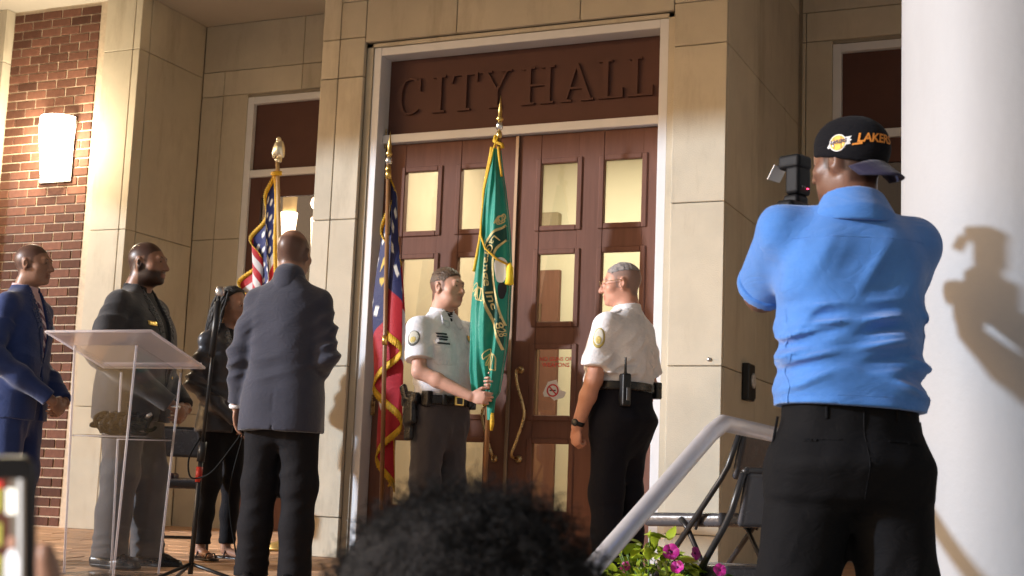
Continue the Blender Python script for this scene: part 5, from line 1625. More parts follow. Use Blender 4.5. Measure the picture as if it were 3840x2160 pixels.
# --- green city flag held by the officer -----------------------------------
GX, GY = 0.085, -0.47
fl = empty('green_flag', (GX, GY, floor_z(GY)), 0, 'green city flag with gold lettering and tassel held upright by the officer', 'flag')
flag_pole(fl, (0, 0, 0.0), (0, 0, 2.56), 0.0135, M_polewood); spear(fl, (0, 0, 2.565), 1.05)
def gsurf(a, z):
    """front surface of the gathered flag: a in -1..1 across, z height"""
    a = np.asarray(a, float); z = np.asarray(z, float)
    t = np.clip((2.44 - z) / 1.44, 0, 1)
    wl = np.interp(z, [0.98, 1.02, 1.15, 1.4, 1.7, 2.0, 2.2, 2.44], [0.065, 0.095, 0.118, 0.115, 0.098, 0.062, 0.05, 0.018])
    wr = np.interp(z, [0.98, 1.02, 1.15, 1.4, 1.7, 2.0, 2.2, 2.44], [0.05, 0.075, 0.085, 0.115, 0.125, 0.092, 0.068, 0.018])
    x = np.where(a < 0, a * wl, a * wr) - 0.01
    bul = np.sqrt(np.maximum(0, 1 - a * a))
    y = -0.012 - bul * (0.02 + 0.055 * np.sin(math.pi * np.clip(t, 0.02, 0.98)))
    f1 = np.sin(a * 6.5 + 2.2 * t * 3 + 0.8) * 0.55 + np.sin(a * 11.0 - 4 * t + 1.0) * 0.45
    y = y + (0.012 + 0.014 * t) * f1 * (0.35 + 0.65 * bul)
    x = x + 0.005 * np.sin(9 * z + 3 * a)
    return x, y, z
na, nz = 90, 150
A_, Z_ = np.meshgrid(np.linspace(-1, 1, na), np.linspace(2.45, 0.985, nz), indexing='ij')
X_, Y_, ZZ = gsurf(A_, Z_)
Yb = 0.02 + 0.05 * np.sqrt(np.maximum(0, 1 - A_ * A_)) * np.sin(math.pi * np.clip((2.44 - Z_) / 1.44, 0.05, 0.95)) + 0.008 * np.sin(A_ * 14 + Z_ * 5)
V = np.concatenate([np.stack([X_, Y_, ZZ], -1).reshape(-1, 3), np.stack([X_, Yb, ZZ], -1).reshape(-1, 3)])
vid = np.arange(na * nz).reshape(na, nz)
Qf = np.stack([vid[:-1, :-1], vid[1:, :-1], vid[1:, 1:], vid[:-1, 1:]], -1).reshape(-1, 4)
Qs = np.concatenate([Qf[:, ::-1], Qf + na * nz])
e0 = np.stack([vid[0, :-1], vid[0, 1:], vid[0, 1:] + na * nz, vid[0, :-1] + na * nz], -1)
e1 = np.stack([vid[-1, :-1], vid[-1, :-1] + na * nz, vid[-1, 1:] + na * nz, vid[-1, 1:]], -1)
e2 = np.stack([vid[:-1, -1], vid[1:, -1], vid[1:, -1] + na * nz, vid[:-1, -1] + na * nz], -1)
M_green = fabric('green_nylon', (0.016, 0.245, 0.175), 0.42, sheen=0.25, var=0.12, vscale=6, bump=0.08)
cl_g = obj('cloth', net_mesh('cloth', V, np.concatenate([Qs, e0, e1, e2])), M_green, fl)
def decal(name, polys, m, off, parent=cl_g):
    """polys in (a, z), triangulated as given, laid on the cloth"""
    vs_, fs_ = [], []
    for P in polys:
        P = np.array(P, float)
        x, y, z = gsurf(P[:, 0], P[:, 1])
        b = len(vs_)
        vs_ += list(np.stack([x, y - off, z], -1))
        fs_.append([b + i for i in range(len(P))])
    return pydata(name, vs_, fs_, m, parent)
def ribbon(pts, w0, n=8, wf=None):
    C = np.array(smooth_curve(pts, n)); out = []
    sx = 9.0     # a units to metres differ
    T_ = np.gradient(C, axis=0); M_ = T_ * np.array((1 / sx, 1.0)); M_ /= np.linalg.norm(M_, axis=1)[:, None] + 1e-9
    Nn = np.stack([-M_[:, 1] * sx, M_[:, 0]], -1)
    w_ = np.full(len(C), w0) if wf is None else w0 * wf(np.linspace(0, 1, len(C)))
    for i in range(len(C) - 1):
        out.append([C[i] + Nn[i] * w_[i], C[i + 1] + Nn[i + 1] * w_[i + 1], C[i + 1] - Nn[i + 1] * w_[i + 1], C[i] - Nn[i] * w_[i]])
    return out
M_gth = mat('pale_gold_thread', (0.66, 0.55, 0.24), 0.6, var=0.2, vscale=60); M_dgr = fabric('dark_green_field', (0.012, 0.07, 0.055), 0.55)
# dark band of the seal between two gold rings
outer = [(0.95, 1.985), (0.30, 1.93), (-0.12, 1.84), (-0.25, 1.70), (-0.05, 1.55), (0.35, 1.42), (0.80, 1.30), (0.96, 1.26)]
inner_ = [(0.97, 1.90), (0.62, 1.86), (0.42, 1.80), (0.36, 1.70), (0.45, 1.60), (0.72, 1.48), (0.97, 1.40)]
Oc, Ic = smooth_curve(outer, 8), smooth_curve(inner_, 9)
n_ = 56
Oi = [Oc[int(i * (len(Oc) - 1) / n_)] for i in range(n_ + 1)]; Ii = [Ic[int(i * (len(Ic) - 1) / n_)] for i in range(n_ + 1)]
grid_ = []
for i in range(n_):
    for q in range(6):
        L0 = lambda t, i_: Oi[i_] * (1 - t) + Ii[i_] * t
        grid_.append([L0(q / 6, i), L0((q + 1) / 6, i), L0((q + 1) / 6, i + 1), L0(q / 6, i + 1)])
decal('seal_band', grid_, M_dgr, 0.0022)
decal('seal_ring', ribbon(outer, 0.0065), M_gth, 0.0040)
decal('seal_ring', ribbon(inner_, 0.0055), M_gth, 0.0042)
# lettering on the band
me = text_mesh('LaGrange Inc 1828', 1.0, 0, 0.0, 1.0, 0.012)
co = np.array([v.co[:] for v in me.vertices])
xl = co[:, 0]; wid = xl.max() - xl.min()
mid = [(Oi[i] + Ii[i]) / 2 for i in range(n_ + 1)]; mid = np.array(mid)
u = (xl - xl.min()) / wid * 0.86 + 0.12
pos = np.stack([np.interp(u, np.linspace(0, 1, n_ + 1), mid[:, 0]), np.interp(u, np.linspace(0, 1, n_ + 1), mid[:, 1])], -1)
tan = np.gradient(mid, axis=0) * np.array((1 / 9.0, 1.0)); tan /= np.linalg.norm(tan, axis=1)[:, None]
tn = np.stack([np.interp(u, np.linspace(0, 1, n_ + 1), tan[:, i]) for i in (0, 1)], -1)
nn = np.stack([-tn[:, 1], tn[:, 0]], -1)
hh = (co[:, 1] - 0.33) * 0.052
P_ = pos + nn * hh[:, None] * np.array((9.0, 1.0))
x, y, z = gsurf(P_[:, 0], P_[:, 1])
me.vertices.foreach_set('co', np.stack([x, y - 0.0055, z], -1).astype(np.float32).ravel()); me.update()
tag(obj('lettering', me, M_gth, cl_g), kind='stuff')
# pale bird's head with yellow beak and dark breast in the seal
def blobpoly(c, rx, rz, n=14, wob=0.0): return [(c[0] + rx * math.cos(q) * (1 + wob * math.sin(3 * q)), c[1] + rz * math.sin(q) * (1 + wob * math.cos(2 * q))) for q in np.linspace(0, 2 * math.pi, n, endpoint=False)]
decal('bird_head', [blobpoly((0.72, 1.72), 0.26, 0.085, 18, 0.12)], mat('white_thread', (0.78, 0.77, 0.74), 0.6), 0.0062)
decal('bird_breast', [blobpoly((0.80, 1.60), 0.18, 0.055, 14, 0.1)], mat('black_thread', (0.015, 0.015, 0.02), 0.6), 0.0054)
# sprays of leaves in outline
lv = []
for cx, cz, s_, fl_ in ((0.35, 1.24, 1.0, 1), (0.55, 2.03, 0.75, -1), (-0.55, 1.62, 0.8, 1)):
    for q in range(4):
        an_ = (0.5 + 0.5 * q) * fl_
        tip = (cx + 0.62 * s_ * math.cos(an_ + 0.3), cz - 0.12 * s_ * math.sin(an_ + 0.5) * fl_ + 0.02 * q)
        m1 = ((cx + tip[0]) / 2 + 0.14 * s_, (cz + tip[1]) / 2 + 0.03 * s_); m2 = ((cx + tip[0]) / 2 - 0.14 * s_, (cz + tip[1]) / 2 - 0.03 * s_)
        tip = (max(-0.97, min(0.97, tip[0])), tip[1])
        lv += ribbon([(cx, cz), m1, tip], 0.0030, 5); lv += ribbon([(cx, cz), m2, tip], 0.0030, 5)
decal('leaf_sprays', [[(max(-0.98, min(0.98, q[0])), q[1]) for q in P] for P in lv], M_gth, 0.0036)
# gold fringe, cord and tassel
def onc(a, z, off=0.01):
    x, y, z = gsurf(np.array([a]), np.array([z])); return np.array((x[0], y[0] - off, z[0]))
tube('edge_fringe', [onc(-0.98, z) + np.array((-0.006, 0, 0)) for z in np.linspace(2.46, 1.72, 24)], [0.013] * 10 + [0.010] * 14, M_fringe, cl_g, 8)
tube('edge_fringe', [onc(0.98, z) + np.array((0.004, 0, 0)) for z in np.linspace(2.46, 2.28, 8)], 0.008, M_fringe, cl_g, 8)
tube('hem_fringe', [onc(a, 1.0 - 0.03 * (a + 1), 0.006) + np.array((0, 0, -0.012)) for a in np.linspace(-0.98, 0.2, 14)], 0.018, M_fringe, cl_g, 8)
tube('cord', [(0, -0.02, 2.52), (-0.022, -0.03, 2.44), onc(-0.9, 2.2, 0.02), onc(-0.85, 2.0, 0.02), onc(-0.55, 1.92, 0.02), onc(0.05, 1.84, 0.02), onc(0.6, 1.78, 0.018), (0.112, -0.03, 1.75)], 0.0065, M_fringe, fl, 8)
tube('bow', [(-0.018, -0.01, 2.535), (-0.024, -0.015, 2.50), (0.0, -0.02, 2.485), (0.026, -0.015, 2.478), (0.028, -0.005, 2.455)], 0.011, M_fringe, fl, 8)
lathe('tassel', [(0.006, 0.05), (0.012, 0.035), (0.02, 0.02), (0.022, -0.03), (0.026, -0.075), (0.018, -0.08)], mat('bright_tassel', (0.85, 0.62, 0.02), 0.5, bump=0.4, bscale=200), fl, 14, c=(0.118, -0.035, 1.715))
tube('hem_fringe', [(0.03, -0.01, 0.90), (0.034, -0.012, 0.84), (0.03, -0.01, 0.80)], [0.012, 0.014, 0.008], M_fringe, fl, 8)
V_ = []
for i, z in enumerate(np.linspace(1.0, 0.86, 8)):
    w_ = 0.032 - 0.002 * i
    V_ += [(0.02 + w_ * math.cos(q), -0.008 + 0.014 * math.sin(q), z) for q in np.linspace(0, 2 * math.pi, 12, endpoint=False)]
pydata('cloth_tail', V_, [(i * 12 + q, i * 12 + (q + 1) % 12, (i + 1) * 12 + (q + 1) % 12, (i + 1) * 12 + q) for i in range(7) for q in range(12)], M_green, fl, True)

# ================================================================ clear lectern
LX, LY = -1.245, -2.02
M_acr = glass_mat('clear_acrylic', (0.965, 0.97, 0.97), 0.3, 0.02, 0.008)
M_acre = glass_mat('acrylic_edge', (0.9, 0.88, 0.9), 1.0, 0.05, 0.55, (0.85, 0.80, 0.82))
M_frost = glass_mat('hazy_acrylic', (0.92, 0.88, 0.90), 1.0, 0.06, 0.30, (0.88, 0.82, 0.84))  # even pale haze mixed into the clear sheet
lz = floor_z(LY)
lec = empty('lectern', (LX, LY, lz), R(3), 'clear acrylic lectern with slanted top and a coil of black cable inside', 'lectern')
def quad_panel(name, pts, th, m):
    P = [np.array(p, float) for p in pts]
    n = np.cross(P[1] - P[0], P[3] - P[0]); n /= np.linalg.norm(n)
    V = P + [p + n * th for p in P]
    return pydata(name, V, [(0, 1, 2, 3), (7, 6, 5, 4), (0, 4, 5, 1), (1, 5, 6, 2), (2, 6, 7, 3), (3, 7, 4, 0)], m, lec)
bw, tw, bd, td = 0.145, 0.185, 0.38, 0.40
def lc(x, y, t):   # box corner at height fraction t
    wz = bw + (tw - bw) * t
    return np.array((x * wz, y * (bd / 2 + (td - bd) / 2 * t), 0.03 + t * (1.13 if y < 0 else 1.03)))
quad_panel('front_panel', [lc(-1, -1, 0), lc(1, -1, 0), lc(1, -1, 1), lc(-1, -1, 1)], 0.008, M_acr)
for x in (-1, 1):
    quad_panel('side_panel', [lc(x, -1, 0) + (0.0, 0.009, 0), lc(x, 1, 0), lc(x, 1, 1), lc(x, -1, 1) + (0, 0.009, 0)], 0.008, M_acr)
    for y in (-1, 1): tube('panel_edge', [lc(x, y, 0), lc(x, y, 1)], 0.0065, M_acre, lec, 6)
box('base_plate', -0.21, 0.21, -0.25, 0.25, 0.008, 0.029, M_acr, lec, 0.003)
sh_ = 0.60
quad_panel('shelf', [lc(-0.97, -0.95, sh_), lc(0.97, -0.95, sh_), lc(0.97, 0.95, sh_) + (0, 0, 0.06), lc(-0.97, 0.95, sh_) + (0, 0, 0.06)], 0.008, M_acr)
for y in (-1, 1): tube('shelf_edge', [lc(-0.98, y * 0.96, sh_) + (0, 0, 0.0 if y < 0 else 0.06), lc(0.98, y * 0.96, sh_) + (0, 0, 0.0 if y < 0 else 0.06)], 0.004, M_acre, lec, 6)
tpz = [(-0.315, -0.27, 1.222), (0.315, -0.27, 1.222), (0.315, 0.22, 1.088), (-0.315, 0.22, 1.088)]
tpo = quad_panel('reading_top', tpz, 0.009, M_frost)
for i in range(4): tube('top_edge', [tpz[i], tpz[(i + 1) % 4]], 0.0065, M_acre, tpo, 6)
tube('book_ledge', [(-0.30, 0.205, 1.105), (0.30, 0.205, 1.105)], 0.011, M_acre, tpo, 6)
# coil of cable on the shelf
cc = empty('cable_coil', (LX + 0.01, LY - 0.02, lz + 0.03 + 0.60 * 1.13 + 0.03), 0, 'coil of black cable lying on the clear lectern shelf', 'cable')
pts = []
for q in np.linspace(0, 2 * math.pi * 14, 420):
    u_ = q / (2 * math.pi * 14)
    pts.append((-0.135 + 0.27 * u_ + 0.022 * math.cos(q * 1.0), 0.045 * math.cos(q) + 0.02 * math.sin(3.3 * q), 0.045 + 0.038 * math.sin(q) + 0.016 * math.sin(1.7 * q)))
tube('cable', pts, 0.0105, mat('black_rubber', (0.008, 0.008, 0.008), 0.75, spec=0.15), cc, 6)
for x in (-0.13, 0.13): tube('plug', [(x, 0.01, 0.075), (x + 0.03, 0.02, 0.095)], [0.011, 0.009], M_chrome, cc, 10)

# ================================================================ microphone stand
MX, MY = -0.77, -1.98
mz = floor_z(MY)
ms = empty('microphone_stand', (MX, MY, mz), 0, 'black microphone stand with red band beside the clear lectern', 'stand')
tube('pole', [(-0.03, 0.0, 0.05), (-0.012, 0, 0.66)], 0.0125, M_black, ms, 12)
tube('upper_pole', [(-0.012, 0, 0.66), (0.05, -0.03, 1.44)], 0.009, M_black, ms, 12)
tube('clutch', [(-0.016, 0, 0.60), (-0.008, 0, 0.70)], 0.020, M_black, ms, 14)
tube('red_band', [(-0.021, 0, 0.50), (-0.018, 0, 0.575)], 0.0165, mat('red_tape', (0.45, 0.03, 0.015), 0.45), ms, 14)
tube('grip', [(0.022, -0.02, 1.12), (0.046, -0.028, 1.40)], 0.0165, M_black, ms, 14)
lathe('clip', [(0.012, 0), (0.022, 0.01), (0.024, 0.03), (0.015, 0.05)], M_chrome, ms, 14, c=(0.052, -0.03, 1.425))
for q in range(3):
    a_ = R(20 + 120 * q); tube('leg', [(-0.03, 0, 0.10), (-0.03 + 0.30 * math.cos(a_), 0.30 * math.sin(a_), 0.012)], 0.009, M_black, ms, 8)
tube('cable', smooth_curve([(-0.02, -0.01, 0.72), (-0.07, -0.02, 0.62), (-0.06, -0.02, 0.53), (-0.01, -0.015, 0.52), (0.08, -0.02, 0.56), (0.17, 0.02, 0.70), (0.19, 0.05, 0.74), (0.10, 0.10, 0.45), (0.12, 0.15, 0.18), (0.20, 0.10, 0.03), (0.30, -0.3, -0.005)], 7), 0.0045, MATS['black_rubber'], ms, 6)

# ================================================================ folding chairs
M_ch = mat('chair_steel_black', (0.018, 0.018, 0.02), 0.32, var=0.15, vscale=20)
M_seat = mat('chair_vinyl', (0.05, 0.05, 0.058), 0.26, var=0.12, vscale=14, bump=0.1, bscale=80)
def folding_chair(loc, rz, label, group):
    c = empty('folding_chair', loc, R(rz), label, 'chair', group)
    def pad(name, cx, cy, cz, hx, hy, hz, rx):
        F = Fld(); Rm = rotm(0, rx)
        F.rbox((cx, cy, cz), (hx, hy, hz), min(hz, 0.018), Rm, 0.01)
        return fobj(name, F, 0.007, M_seat, c)
    pad('seat', 0, -0.02, 0.435, 0.20, 0.195, 0.028, 2)
    pad('backrest', 0, 0.245, 0.69, 0.205, 0.014, 0.095, -12)
    for x in (-1, 1):
        tube('front_leg', [(x * 0.222, -0.27, 0.012), (x * 0.222, 0.185, 0.60), (x * 0.220, 0.215, 0.65), (x * 0.215, 0.262, 0.775)], 0.0115, M_ch, c, 10)
        tube('rear_leg', [(x * 0.208, 0.24, 0.012), (x * 0.208, 0.02, 0.40), (x * 0.205, -0.02, 0.44)], 0.0105, M_ch, c, 10)
        tube('brace', [(x * 0.215, 0.10, 0.50), (x * 0.212, 0.06, 0.40)], 0.006, M_ch, c, 6)
        for y, xx in ((-0.26, 0.222), (0.24, 0.208)): tube('foot_cap', [(x * xx, y, 0.002), (x * xx, y * 0.985, 0.028)], 0.0145, M_black, c, 10)
    tube('top_rail', [(-0.215, 0.262, 0.775), (-0.20, 0.266, 0.785), (0.20, 0.266, 0.785), (0.215, 0.262, 0.775)], 0.0115, M_ch, c, 10)
    tube('cross_bar', [(-0.218, -0.20, 0.11), (0.218, -0.20, 0.11)], 0.008, M_ch, c, 8)
    tube('cross_bar', [(-0.206, 0.20, 0.09), (0.206, 0.20, 0.09)], 0.008, M_ch, c, 8)
    return c
chy = -0.52
folding_chair((-2.03, chy, floor_z(chy)), 36, 'empty black folding chair beside the woman, a dark pouch on its seat', 'folding chairs')
pch = empty('pouch', (-2.10, chy - 0.06, floor_z(chy) + 0.452), R(20), 'small dark pouch on the seat of the left folding chair', 'pouch')
Fp = Fld(); Fp.rbox((0, 0, 0.022), (0.11, 0.06, 0.022), 0.016); fobj('body', Fp, 0.006, mat('plum_leather', (0.05, 0.025, 0.03), 0.35), pch); tube('zip', [(-0.09, -0.058, 0.03), (0.09, -0.058, 0.03)], 0.003, M_chrome, pch, 6)
folding_chair((1.90, -2.18, floor_z(-2.18)), 250, 'black folding chair nearest the white door frame, behind the flowers', 'folding chairs')
folding_chair((2.18, -2.93, -0.215), 238, 'black folding chair on the lower step behind the photographer, papers on its seat', 'folding chairs')
pp = empty('papers', (2.13, -2.96, -0.215 + 0.4585), R(238), 'glossy grey leaflets on the seat of the right folding chair', 'papers')
for i in range(3): 
    o = box('leaflet', -0.09, 0.09, -0.12, 0.12, 0.002 * i, 0.002 * i + 0.0016, mat('glossy_paper', (0.30, 0.29, 0.30), 0.25, var=0.3, vscale=20), pp); o.rotation_euler = (0, 0, R(12 * i - 10))

# ================================================================ handrail
M_rail = mat('satin_steel', (0.60, 0.58, 0.60), 0.34, 0.3, var=0.08, vscale=14, stretch=(1, 1, 1))
hr = empty('handrail', (2.336, -3.727, -0.37), 0, 'satin silver stair handrail sloping up beside the flowers', 'handrail')
b0 = np.array((0.0, 0, 1.068)); low = np.array((-0.235, -1.18, 0.36)); rr_ = np.array((0.05, 1.0, 1.06))
tube('rail', [low] + [b0 + (low - b0) * q for q in (0.5, 0.05)] + [b0 + (rr_ - b0) * 0.03] + [rr_], 0.026, M_rail, hr, 20)
tube('post', [b0 + np.array((0.04, 0.85, -0.02)), (0.045, 0.85, 0.16)], 0.021, M_rail, hr, 14)
tube('post', [low + (b0 - low) * 0.05 + np.array((0, 0, -0.01)), (-0.225, -1.12, 0.0)], 0.021, M_rail, hr, 14)
for p_, z_ in (((0.045, 0.85), 0.155), ((-0.225, -1.12), 0.0)): lathe('flange', [(0.05, 0), (0.05, 0.008), (0.025, 0.014)], M_rail, hr, 20, c=(p_[0], p_[1], z_))

# ================================================================ flowers
M_lime = mat('lime_leaf', (0.34, 0.44, 0.03), 0.45, var=0.35, vscale=7, rnd=0.30, bump=0.2, bscale=70)
M_leaf = mat('petunia_leaf', (0.11, 0.22, 0.03), 0.5, var=0.3, vscale=12, rnd=0.3)
M_pet = mat('magenta_petal', (0.42, 0.015, 0.22), 0.5, var=0.25, vscale=25, rnd=0.15); M_thr = mat('dark_throat', (0.09, 0.005, 0.07), 0.6)
M_pot = mat('dark_planter', (0.05, 0.035, 0.028), 0.6, var=0.2, vscale=10)
def leaf_mesh(ln, wd, m, lobes=False):
    v, f_ = [], []
    n = 7
    for i in range(n + 1):
        t = i / n
        w_ = wd * math.sin(math.pi * min(1, t * 0.93 + 0.07)) ** 0.8 * (1.15 - 0.5 * t)
        if i == n: w_ = 0.0005
        dz = -0.30 * ln * t * t
        v += [(-w_, ln * t, dz + 0.25 * w_), (0, ln * t, dz), (w_, ln * t, dz + 0.25 * w_)]
    for i in range(n):
        for q in (0, 1): f_.append((3 * i + q, 3 * i + q + 1, 3 * i + q + 4, 3 * i + q + 3))
    me = bpy.data.meshes.new('leaf'); me.from_pydata(v, [], f_); me.materials.append(m)
    me.polygons.foreach_set('use_smooth', [True] * len(me.polygons))
    return me
rg = np.random.default_rng(12)
def plant(x, y, z, label, m, n, ln, wd, spread, height, name, zlo=0.0, stemsm=M_leaf):
    p_ = empty(name, (x, y, z), 0, label, 'plant')
    me = leaf_mesh(ln, wd, m)
    bm = bmesh.new()
    for q in range(n):
        a_ = rg.uniform(0, 2 * math.pi); rr2 = spread * math.sqrt(rg.uniform(0.0, 1)); hz = zlo + (height - zlo) * rg.uniform(0.0, 1) ** 0.7 * (1 - 0.55 * (rr2 / spread) ** 2)
        pos = np.array((rr2 * math.cos(a_), rr2 * math.sin(a_), hz))
        o = obj('leaf', me, None, p_, pos)
        o.rotation_euler = (rg.normal(0.15, 0.45), rg.normal(0, 0.35), a_ - math.pi / 2 + rg.normal(0, 0.7))
        s_ = rg.uniform(0.65, 1.25); o.scale = (s_, s_, s_)
        if q % 4 == 0: add_tube(bm, [pos * np.array((0.3, 0.3, 0)) , pos * np.array((0.7, 0.7, 0.5)), pos], [0.004, 0.003, 0.002], 5)
    bm_obj('stems', bm, stemsm, p_, True)
    return p_
PB = (2.03, -3.17)
pz = empty('planter', (PB[0], PB[1], -0.215), 0, 'dark round planter under the lime leaves and magenta flowers', 'planter')
bmq = bmesh.new(); add_lathe(bmq, [(0.20, 0.0), (0.22, 0.02), (0.27, 0.36), (0.285, 0.37), (0.285, 0.40), (0.262, 0.40), (0.25, 0.36), (0.02, 0.355)], 36); bm_obj('pot', bmq, M_pot, pz, True)
lathe('soil', [(0.252, 0.0), (0.02, 0.012)], mat('soil', (0.03, 0.02, 0.012), 0.95, bump=0.8, bscale=60), pz, 30, c=(0, 0, 0.362))
plant(PB[0] - 0.075, PB[1] - 0.035, 0.16, 'lime green leafy plant behind the handrail', M_lime, 210, 0.058, 0.019, 0.155, 0.20, 'lime_plant', -0.02)
plant(PB[0] + 0.14, PB[1] + 0.06, 0.15, 'dark leaved petunia bush with magenta flowers', M_leaf, 110, 0.042, 0.013, 0.16, 0.10, 'petunia', -0.02)
def flower(x, y, z, s_, tx, label):
    p_ = empty('petunia_flower', (x, y, z), 0, label, 'flower')
    for q in range(5):
        v, f_ = [], []
        for i in range(6):
            t = i / 5
            for j in range(5):
                w_ = (j / 4 - 0.5) * 2
                a_ = 2 * math.pi * q / 5 + w_ * 0.70 * (0.9 + 0.1 * t)
                r_ = s_ * (0.10 + 0.90 * t * (1 - 0.10 * w_ * w_)); 
                v.append((r_ * math.cos(a_), r_ * math.sin(a_), s_ * (0.42 * t - 0.25 * t * t) + 0.10 * s_ * math.sin(6 * a_) * t + 0.002 * (j % 2) * t))
        for i in range(5):
            for j in range(4): f_.append((i * 5 + j, i * 5 + j + 1, (i + 1) * 5 + j + 1, (i + 1) * 5 + j))
        o = pydata('petal', v, f_, M_pet, p_, True)
    lathe('throat', [(s_ * 0.03, -s_ * 0.5), (s_ * 0.16, 0.03 * s_), (s_ * 0.19, 0.085 * s_)], M_thr, p_, 12)
    p_.rotation_euler = tx
flower(2.048, -3.255, 0.292, 0.0287, (R(72), 0, R(18)), 'large open magenta petunia facing the viewer')
flower(2.105, -3.17, 0.288, 0.0235, (R(78), R(30), R(60)), 'narrow magenta petunia turned sideways at the chair leg')
flower(2.085, -3.30, 0.245, 0.0235, (R(60), 0, R(0)), 'magenta petunia below the large one at the picture edge')
flower(2.205, -3.22, 0.24, 0.0226, (R(65), R(-20), R(40)), 'magenta petunia beside the black trousers')
flower(1.90, -3.28, 0.235, 0.0209, (R(60), R(10), R(-20)), 'small magenta petunia under the handrail')

inner_lamp(-3.335, 2.6, 2.48, 0.075, False)
inner_lamp(-3.05, 2.6, 2.42, 0.05, True)
# ================================================================ photographer in the foreground
p7 = person((2.785, -4.114, -0.37), 205, 'photographer in blue polo and backwards black cap seen from behind')
f = Fig(1.85, 0.160, headyaw=38, headpitch=2, headk=0.90)
f.hf.o = f.hf.o + np.array((0, 0, 0.018))
for a in 'LR': f.sh[a] = f.sh[a] + np.array((0, -0.01, 0.062))
f.nb = f.nb + np.array((0, -0.005, 0.035))
k = f.k
cam_l = np.array((0.062, -0.345, 1.655))
f.sh['L'] = f.sh['L'] + np.array((0, 0, 0.025))
f.el['L'] = np.array((0.185, -0.225, 1.415)); f.wr['L'] = np.array((0.125, -0.375, 1.535)); f.hd['L'] = np.array((-0.15, -0.10, 0.95)); f.pn['L'] = np.array((-0.75, -0.35, -0.1)); f.curl['L'] = 0.55
f.el['R'] = np.array((-0.180, -0.235, 1.41)); f.wr['R'] = np.array((-0.05, -0.37, 1.575)); f.hd['R'] = np.array((0.62, -0.15, 0.72)); f.pn['R'] = np.array((0.5, -0.2, -0.6)); f.curl['R'] = 0.8
f.kn['L'][0] += 0.045; f.kn['R'][0] -= 0.045; f.an['L'][0] += 0.06; f.an['R'][0] -= 0.06
B = f.body(0.0065, (0.052, 0.047, 0.046, 0.032), 1.25, fat=0.008, jaw=1.05)
body_obj(f, B, 0.0065, SK_D4, p7, crop, (0.3, 0.3, 0.32))
f.eyes(p7)
HEM = 1.085
FP = Fld()
FP.loft([(HEM - 0.02, 0, 0.005, 0.192, 0.165), (1.14, 0, 0.0, 0.190, 0.165), (1.22, 0, 0.0, 0.184, 0.158), (1.32, 0, 0.006, 0.186, 0.152), (1.42, 0, 0.012, 0.190, 0.146), (1.50, 0, 0.018, 0.180, 0.134), (1.555, 0, 0.022, 0.150, 0.110), (1.60, 0, 0.025, 0.100, 0.092), (1.625, 0, 0.026, 0.080, 0.078)], 0.03, n=2.5)
for a in 'LR':
    S_ = f.sh[a] + np.array((0, 0, -0.005))
    FP.cone(S_, S_ + (f.el[a] - S_) * 0.90, 0.074, 0.077, 0.045, cut=1.0)
    FP.cone(f.nb + np.array((0, 0, -0.045)), f.sh[a] + np.array((0, 0, 0.012)), 0.055, 0.060, 0.045)
for (kk, am, c_, rd_, ph) in (((18, 0, 88), 0.020, (0.0, 0.16, 1.235), (0.26, 0.2, 0.060), 0.4), ((9, 0, 125), 0.012, (0.02, 0.16, 1.30), (0.2, 0.2, 0.05), 1.4), ((-26, 0, 75), 0.019, (-0.13, 0.13, 1.16), (0.16, 0.2, 0.06), 2.0), ((30, 0, 70), 0.017, (0.15, 0.12, 1.20), (0.13, 0.2, 0.07), 3.3),
                              ((60, 10, 45), 0.010, (0.19, 0.06, 1.33), (0.08, 0.2, 0.11), 1.2), ((-60, 10, 45), 0.009, (-0.19, 0.06, 1.33), (0.08, 0.2, 0.10), 0.1), ((45, 15, 35), 0.008, (0.245, 0.0, 1.33), (0.08, 0.12, 0.10), 2.6), ((-45, 15, 35), 0.008, (-0.245, 0.0, 1.33), (0.08, 0.12, 0.10), 4.0),
                              ((8, 0, 60), 0.006, (-0.05, 0.17, 1.12), (0.2, 0.2, 0.05), 5.0), ((40, 0, 22), 0.006, (0.0, 0.15, 1.45), (0.16, 0.2, 0.09), 1.1)):
    FP.fold(fold_wave(kk, am * 1.35, c_, rd_, ph, 5))
FP.fold(cloth_noise(0.0028, 20, 77, (1, 1, 0.6)))
FP.clip(lambda X, Y, Z: (HEM - 0.10 * X * -0.35) - Z)
FP.clip(lambda X, Y, Z: Z - 1.615 + 0 * X)
po = fobj('polo_shirt', FP, 0.0058, F_POLO, p7)
patch('yoke_seam', FP, [(-0.175, 1.520), (0.175, 1.520), (0.175, 1.5155), (-0.175, 1.5155)], F_POLO, po, off=0.0022, h=0.0055, front=False, ylim=0.04)
for x in (-1, 1): patch('side_seam', FP, [(x * 0.178, 1.34), (x * 0.182, 1.34), (x * 0.180, HEM + 0.005), (x * 0.176, HEM + 0.005)], F_POLO, po, off=0.0022, h=0.0055, front=False, ylim=0.03)
patch('hem_stitch', FP, [(-0.2, HEM + 0.028), (0.2, HEM + 0.028), (0.2, HEM + 0.024), (-0.2, HEM + 0.024)], F_POLO, po, off=0.0020, h=0.0055, front=False, ylim=0.03)
